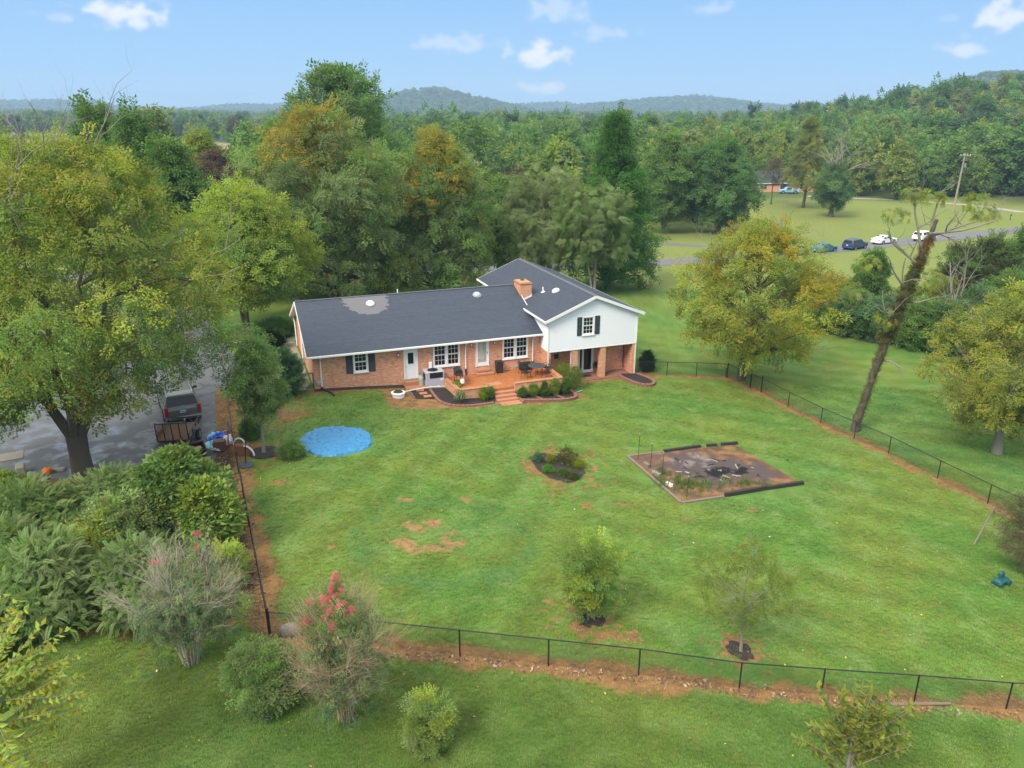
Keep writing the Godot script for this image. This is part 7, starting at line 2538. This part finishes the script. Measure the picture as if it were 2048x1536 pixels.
	for k in 3:
		bare(m, Vector3(0, 2.0, 0), Vector3(0.3 + rng.randfn() * 0.55, 1, rng.randfn() * 0.4), 5.0, 0.1, 2, 0.16)
	m.tube(PackedVector3Array([Vector3(0, -0.2, 0), Vector3(0, 2.1, 0)]), PackedFloat32Array([0.16, 0.12]), 7)
	obj("branches", m.mesh(), mats.barkpale, db2)
	bed_shrubs()


func bush(label: String, x: float, z: float, h: float, r: float, cols: Array, mesh: Mesh, ss: float, group := "") -> void:
	tree("shrub", label, "shrub", group, onto(x, z), {"H": h, "R": r, "cb": 0.0, "puffs": 36 if r > 1.0 else 16, "pr": 0.28, "per": 100 if r > 1.0 else 60, "ss": ss, "mesh": mesh, "cols": cols, "tr": 0.03, "stems": 5, "shape": "round", "bark": "oldwood", "limbs": 0.6, "wild": 0.22})


# leafy shoots of a small tree close to the camera: big separate leaves along twigs
func near_sapling(label: String, at: Vector3, h: float, cols: Array, leaves: int, dirs: Array) -> void:
	var base := onto(at.x, at.z)
	var t := thing("sapling", label, "tree", base)
	var wood := MB.new()
	wood.tube(PackedVector3Array([Vector3(0, -0.2, 0), Vector3(0.05, h * 0.4, 0), Vector3(0.02, h * 0.72, 0)]), PackedFloat32Array([0.08, 0.06, 0.03]), 8)
	var lv := MB.new()
	for d in dirs:
		for rep in 7:
			var dd: Vector3 = (d + Vector3(rng.randfn(), rng.randfn(), rng.randfn()) * 0.18).normalized()
			var p := Vector3(0.03, h * rng.randf_range(0.35, 0.7), 0)
			var pts := PackedVector3Array([p])
			var l := h * rng.randf_range(0.3, 0.5)
			for k in 6:
				dd = (dd + Vector3(rng.randfn(), rng.randfn() + 0.1, rng.randfn()) * 0.08).normalized()
				p += dd * l / 6.0
				pts.append(p)
			wood.tube(pts, PackedFloat32Array([0.022, 0.019, 0.016, 0.013, 0.01, 0.007, 0.004]), 5, false)
			for k in leaves:
				var f := 0.2 + 0.8 * (k + 0.5) / leaves
				var i := mini(int(f * 6.0), 5)
				var q := pts[i].lerp(pts[i + 1], f * 6.0 - i)
				var along_d := (pts[i + 1] - pts[i]).normalized()
				var s := along_d.cross(Vector3.UP).normalized() * (1.0 if k % 2 else -1.0)
				lv.col = leaf_mix(cols)
				var ld := (s + along_d * 0.5 + Vector3(rng.randfn() * 0.25, -0.25 + rng.randfn() * 0.3, rng.randfn() * 0.25)).normalized()
				leaf(lv, q, ld, ld.cross(Vector3(rng.randfn() * 0.3, 1, rng.randfn() * 0.3)).normalized(), rng.randf_range(0.17, 0.28), rng.randf_range(0.09, 0.14), 0.2)
	obj("trunk", wood.mesh(), mats.barkpale, t)
	obj("leaves", lv.mesh(), mats.leaf, t)


func crape(called: String, label: String, at: Vector3, h: float, r: float, stems: int, blooms: int, green: int) -> void:
	var t := thing(called, label, "shrub", at)
	var wood := MB.new()
	var tips := []
	for k in stems:
		var a := TAU * k / stems + rng.randf() * 0.4
		var out := Vector3(cos(a), 0, sin(a))
		var f := sqrt(rng.randf_range(0.05, 1.0))
		var top := out * r * f * 0.72 + Vector3(0, h * rng.randf_range(0.62, 0.8) * (1.0 - 0.25 * f * f), 0)
		var p0 := out * 0.24 * sqrt(rng.randf()) + Vector3(0, -0.1, 0)
		var pts := PackedVector3Array([p0, p0.lerp(top, 0.3) - out * r * 0.08 * f + Vector3(0, 0.1, 0), p0.lerp(top, 0.65) + Vector3(rng.randfn(), 0, rng.randfn()) * 0.06, top])
		wood.tube(pts, PackedFloat32Array([rng.randf_range(0.022, 0.045), 0.026, 0.018, 0.01]), 5, false)
		for j in 22:
			var b := pts[1 + j % 3].lerp(pts[mini(2 + j % 3, 3)], rng.randf())
			bare(wood, b, (top - p0).normalized() + out * 0.5 + Vector3(rng.randfn(), rng.randfn() * 0.3, rng.randfn()) * 0.35, h * rng.randf_range(0.14, 0.28), 0.008, 2, 0.14)
		tips.append(top)
	obj("branches", wood.mesh(), plain("crape_wood", Color(0.36, 0.32, 0.25) if blooms < 9 else Color(0.36, 0.26, 0.17), 0.9), t)
	var pf := []
	for k in green:
		var tp: Vector3 = tips[rng.randi() % tips.size()]
		pf.append([tp * rng.randf_range(0.55, 1.08) + Vector3(r * 0.15, 0, 0), Vector3.ONE * r * 0.3])
	leafy(t, "leaves", pf, 26, 0.3, G_BLUE + G_SAGE, small)
	var lw := []
	for k in 8:
		var a := TAU * k / 8
		lw.append([Vector3(cos(a) * r * 0.5, h * 0.15, sin(a) * r * 0.5), Vector3.ONE * r * 0.28])
	leafy(t, "low_leaves", lw, 12, 0.3, G_BLUE, small)
	if blooms:
		var bl := []
		for k in blooms:
			var a := rng.randf() * TAU
			bl.append([Vector3(cos(a) * r * 0.55 * rng.randf() - 0.1, h * rng.randf_range(0.74, 1.0), sin(a) * r * 0.5 * rng.randf()), Vector3(0.09, 0.13, 0.09)])
		leafy(t, "blossom", bl, 9, 0.16, [Color(0.80, 0.13, 0.24), Color(0.82, 0.22, 0.30), Color(0.74, 0.17, 0.25)], small)
		leafy(t, "top_leaves", bl.map(func(q): return [q[0] + Vector3(0.05, -0.3, 0), Vector3(0.28, 0.3, 0.28)]), 9, 0.3, G_SAGE + G_MID, small)


func bed_shrubs() -> void:
	var sh := [
		["small lime green shrub at the corner by the black barbecue", 9.05, -2.2, -0.55, 0.34, 0.75, G_LIME, "round"],
		["clipped bright yellow green shrub left of the terrace steps", 10.45, -3.95, -0.75, 0.42, 0.95, [Color(0.24, 0.33, 0.03), Color(0.19, 0.27, 0.03)], "round"],
		["dark green shrub tucked against the left of the terrace steps", 10.95, -3.75, -0.75, 0.26, 0.85, G_MID, "column"],
		["ball clipped green shrub right of the terrace steps", 13.15, -4.0, -0.9, 0.34, 0.72, [Color(0.08, 0.17, 0.03), Color(0.1, 0.2, 0.04)], "round"],
		["lime green twiggy shrub second in the right bed", 13.95, -3.95, -0.95, 0.34, 0.98, [Color(0.17, 0.26, 0.04), Color(0.21, 0.3, 0.05)], "vase"],
		["cone clipped green shrub third in the right bed", 14.72, -4.05, -1.0, 0.4, 1.12, [Color(0.08, 0.17, 0.03), Color(0.1, 0.2, 0.035)], "cone"],
		["vase shaped lime green shrub with pale twigs fourth in the right bed", 15.5, -4.0, -1.0, 0.4, 1.2, [Color(0.19, 0.28, 0.04), Color(0.24, 0.33, 0.06)], "vase"],
		["column clipped green shrub at the right end of the bed", 16.3, -4.0, -1.05, 0.37, 1.25, [Color(0.085, 0.17, 0.025), Color(0.11, 0.2, 0.03)], "column"],
		["large bright green shrub before the terrace's right corner", 17.5, -2.9, -1.1, 0.72, 1.65, [Color(0.15, 0.26, 0.03), Color(0.12, 0.22, 0.035)], "round"],
		["wide yellow green shrub against the porch opening", 17.0, -1.9, -1.1, 0.95, 1.75, [Color(0.2, 0.27, 0.03), Color(0.16, 0.23, 0.03)], "round"]]
	for q in sh:
		var w := hw(q[1], q[3], q[2])
		tree("garden_shrub", q[0], "shrub", "shrubs in the flower beds", w, {"H": q[5], "R": q[4], "cb": 0.12, "puffs": 26, "pr": 0.42, "per": 34, "ss": 0.17, "mesh": small, "cols": q[6], "tr": 0.018, "stems": 4, "shape": q[7], "bark": "oldwood", "limbs": 0.4})
	# strap leaved clump in the left bed
	var g := thing("strap_leaf_plant", "grassy clump of long pale strap leaves in the left flower bed", "plant", hw(8.75, -0.62, -4.15))
	var m := MB.new()
	for k in 110:
		var a := rng.randf() * TAU
		var o := Vector3(cos(a), 0, sin(a))
		var s := Vector3(-sin(a), 0, cos(a)) * 0.022
		var l := rng.randf_range(0.6, 1.1)
		var e := rng.randf_range(0.25, 0.75)
		m.col = leaf_mix([Color(0.17, 0.24, 0.10), Color(0.22, 0.28, 0.13), Color(0.12, 0.19, 0.07)])
		var p := [Vector3.ZERO + o * 0.05, o * l * e * 0.35 + Vector3(0, l * 0.6, 0), o * l * e * 0.8 + Vector3(0, l * 0.78, 0), o * l * e * 1.15 + Vector3(0, l * 0.55, 0)]
		for i in 3:
			m.quad(p[i] - s, p[i] + s, p[i + 1] + s * (0.9 - i * 0.3), p[i + 1] - s * (0.9 - i * 0.3))
	obj("leaves", m.mesh(), mats.leaf, g)
	# shrubs of the island bed
	var isl := [["mounded brownish green shrub at the back of the island bed", 3.05, -39.0, 0.95, 0.75, [Color(0.10, 0.11, 0.02), Color(0.07, 0.075, 0.02), Color(0.15, 0.15, 0.02)]], ["lime yellow spreading shrub at the right of the island bed", 3.6, -38.5, 0.45, 0.42, [Color(0.25, 0.3, 0.02), Color(0.2, 0.26, 0.02)]], ["low grey green clump at the left of the island bed", 1.45, -39.0, 0.5, 0.38, G_BLUE], ["small yellow leaved plant near the middle of the island bed", 2.1, -38.9, 0.5, 0.22, [Color(0.3, 0.3, 0.04), Color(0.2, 0.24, 0.04)]], ["low bright green plant at the front of the island bed", 1.95, -37.7, 0.35, 0.36, [Color(0.1, 0.26, 0.03)]], ["long low clipped green hedge piece at the front of the island bed", 2.7, -37.3, 0.35, 0.36, [Color(0.12, 0.19, 0.03), Color(0.08, 0.12, 0.025)]], ["low clipped green hedge end beside the front plant of the island bed", 3.2, -37.0, 0.3, 0.3, [Color(0.11, 0.15, 0.03), Color(0.07, 0.1, 0.025)]]]
	for q in isl:
		tree("garden_shrub", q[0], "shrub", "shrubs of the island bed", onto(q[1], q[2]), {"H": q[3], "R": q[4], "cb": 0.0, "puffs": 18, "pr": 0.42, "per": 24, "ss": 0.17, "mesh": small, "cols": q[5], "tr": 0.015, "stems": 3, "limbs": 0.4, "bark": "oldwood"})


# ---------------------------------------------------------------- woods beyond the road
func road_z(x: float) -> float:
	for i in ROAD.size() - 1:
		if x >= ROAD[i].x and x <= ROAD[i + 1].x:
			return lerpf(ROAD[i].y, ROAD[i + 1].y, (x - ROAD[i].x) / (ROAD[i + 1].x - ROAD[i].x))
	return -80.0 if x < 0 else -230.0


func wooded(x: float, z: float) -> bool:
	if z < -540.0 or x < -190.0 or x > 430.0:
		return false
	if x < 24.0:
		var a: float = -16.0 if x < -50.0 else (-30.0 if x < -25.0 else -46.0)
		var depth := 60.0 if x < -60.0 else (95.0 if x < -30.0 else 330.0)
		return z < road_z(x) + a and z > road_z(x) + a - depth - 30.0 * n3.get_noise_2d(x, 3.0)
	if x < 46.0:
		return z < -160.0 and z > -430.0
	if x < 92.0:
		return z < -243.0 and z > -430.0
	if x < 135.0:
		return z < -207.0
	return z < -196.0


func make_forest() -> void:
	var kinds := [
		["green broadleaf tree in the wood across the road", G_MID, "round", 15.5, 5.6],
		["dark green broadleaf tree in the wood across the road", G_DARK, "round", 17.0, 5.8],
		["olive tinted tree in the wood across the road", G_OLIVE + G_MID, "round", 15.0, 5.2],
		["yellow green tree in the wood across the road", G_LIME + G_MID, "round", 14.0, 5.0],
		["blue green conifer like tree in the wood across the road", G_BLUE, "column", 17.0, 4.2],
		["russet brown tree in the wood across the road", [Color(0.14, 0.10, 0.06), Color(0.11, 0.085, 0.05), Color(0.17, 0.12, 0.05)], "round", 14.5, 4.8],
		["orange tinted tree in the wood across the road", G_MID + G_ORANGE, "round", 15.5, 5.2],
		["broad fresh green tree in the wood across the road", G_MID + G_LIME.slice(0, 1), "full", 13.0, 6.8],
		["slim olive green tree in the wood across the road", G_OLIVE + G_SAGE, "column", 18.0, 4.4],
		["big dark crowned tree in the wood across the road", G_DARK + G_MID, "full", 18.0, 7.2]]
	var share := [0, 0, 0, 1, 2, 2, 2, 3, 3, 3, 4, 5, 6, 7, 7, 8, 8, 9, 9, 9]
	var spots := []
	var x := -190.0
	while x < 430.0:
		var z := -100.0
		while z > -540.0:
			var px := x + rng.randf_range(-3.2, 3.2)
			var pz := z + rng.randf_range(-3.2, 3.2)
			if wooded(px, pz) and absf(px / pz) < 0.78:
				spots.append(Vector2(px, pz))
			z -= 9.6
		x += 9.6
	spots.sort_custom(func(a, b): return a.length() < b.length())
	var protos := []
	for k in kinds:
		protos.append(null)
	var far_xf := []
	var far_cc := []
	for k in kinds:
		far_xf.append([])
		far_cc.append([])
	var singles := 0
	for s in spots:
		var w: float = n1.get_noise_2d(s.x * 0.2, s.y * 0.2)
		var k: int = share[(rng.randi() + int(absf(w) * 20.0)) % share.size()]
		if s.x > 120.0 and rng.randf() < 0.35:
			k = [1, 4, 0][rng.randi() % 3]
		var sc := rng.randf_range(0.6, 1.18) * (1.1 if s.x > 130.0 else 1.0)
		var at := onto(s.x, s.y)
		if singles < 288:
			singles += 1
			var o: Node3D
			if protos[k] == null:
				o = tree("wood_tree", kinds[k][0], "tree", "trees of the wood across the road", at, {"H": kinds[k][3], "R": kinds[k][4], "cb": 1.0, "shape": kinds[k][2], "puffs": 20, "pr": 0.42, "per": 26, "ss": 1.5, "cols": kinds[k][1], "tr": 0.25, "merged": true, "limbs": 0.3})
				protos[k] = o
			else:
				o = dup(protos[k], at, rng.randf() * TAU)
				var zone := "left of the maples" if s.x < -27.0 else ("between the maples and the mown field" if s.x < 46.0 else ("behind the mown field" if s.x < 125.0 else "on the slope at the right"))
				o.set_meta("label", kinds[k][0].replace("across the road", zone))
				o.scale = Vector3(sc * rng.randf_range(0.9, 1.15), sc, sc * rng.randf_range(0.9, 1.15))
		else:
			far_xf[k].append(Transform3D(Basis(Vector3.UP, rng.randf() * TAU).scaled(Vector3(sc, sc * rng.randf_range(0.9, 1.1), sc)), at))
			far_cc[k].append(Color.WHITE * rng.randf_range(0.8, 1.2))
	# tree belts between the far fields
	for q in [[-560, -520, 60, 2], [-620, 150, 520, 2], [-760, -640, 700, 3], [-900, -760, 900, 3], [-1150, -1000, 1000, 4], [-1500, -1300, 1300, 5], [-1950, -1600, 1600, 5], [-2400, -2000, 2000, 5]]:
		var len: float = q[2] - q[1]
		for i in int(len / 9.0) * q[3]:
			var px: float = q[1] + rng.randf() * len
			if n3.get_noise_2d(px * 0.55, q[0] * 1.7) < -0.16:
				continue
			var pz: float = q[0] + rng.randfn() * 24.0 + 60.0 * n3.get_noise_2d(px * 0.4, 7.0)
			var k: int = share[rng.randi() % share.size()]
			var sc := rng.randf_range(0.75, 1.15)
			far_xf[k].append(Transform3D(Basis(Vector3.UP, rng.randf() * TAU).scaled(Vector3(sc * 1.15, sc, sc * 1.15)), onto(px, pz)))
			far_cc[k].append(Color.WHITE * rng.randf_range(0.75, 1.15))
	for k in kinds.size():
		if protos[k] != null and far_xf[k].size():
			var crown: MeshInstance3D = protos[k].get_node("crown")
			scatter("woodland", crown.mesh, mats.leaf, far_xf[k], far_cc[k], self)


# ---------------------------------------------------------------- the turf itself
func make_grass() -> void:
	var xf := []
	var cc := []
	var tries := 0
	while xf.size() < 190000 and tries < 360000:
		tries += 1
		var d := 13.5 + 40.0 * pow(rng.randf(), 1.7)
		var x := rng.randf_range(-0.72, 0.74) * (d + 2.0)
		var z := -d
		var p := Vector2(x, z)
		var u := (x - OX) * CU - (z - OZ) * SU
		var v := -(x - OX) * SU - (z - OZ) * CU
		if (u > -0.3 and u < 23.3 and v > -0.4) or (u > 6.0 and u < 16.9 and v > -4.7) or (u > 16.0 and u < 23.4 and v > -1.7):
			continue
		if u > 21.7 and u < 23.6 and v > -4.2 and v < 0.0:
			continue
		if (left_of_fence(p) > 2.0 and z < -34.0) or Geometry2D.is_point_in_polygon(p, drive):
			continue
		if p.distance_to(Vector2(-9.85, -40.0)) < 2.2 or p.distance_to(Vector2(2.4, -38.4)) < 1.5:
			continue
		if x > 6.6 and x < 15.2 and z < -35.5 and z > -41.8 and absf((x - 11.0) * 0.37 + (z + 38.5) * -0.93) < 3.0:
			continue
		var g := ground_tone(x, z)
		var dead: bool = g[1] < 0.35
		if dead and rng.randf() < 0.6:
			continue
		var s := rng.randf_range(0.055, 0.095) * (1.0 + d * 0.012)
		xf.append(Transform3D(Basis(Vector3.UP, rng.randf() * TAU).scaled(Vector3(s * 1.25, s * 0.62, s * 1.25)), onto(x, z, -0.004)))
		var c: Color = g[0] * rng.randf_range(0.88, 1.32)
		if dead:
			c = Color(0.40, 0.27, 0.12).lerp(Color(0.19, 0.12, 0.055), rng.randf())
		cc.append(c)
	var o := scatter("grass", blade, mats.grassblade, xf, cc, self)
	tag(o, "short mown lawn grass with paler and darker stripes", "grass")
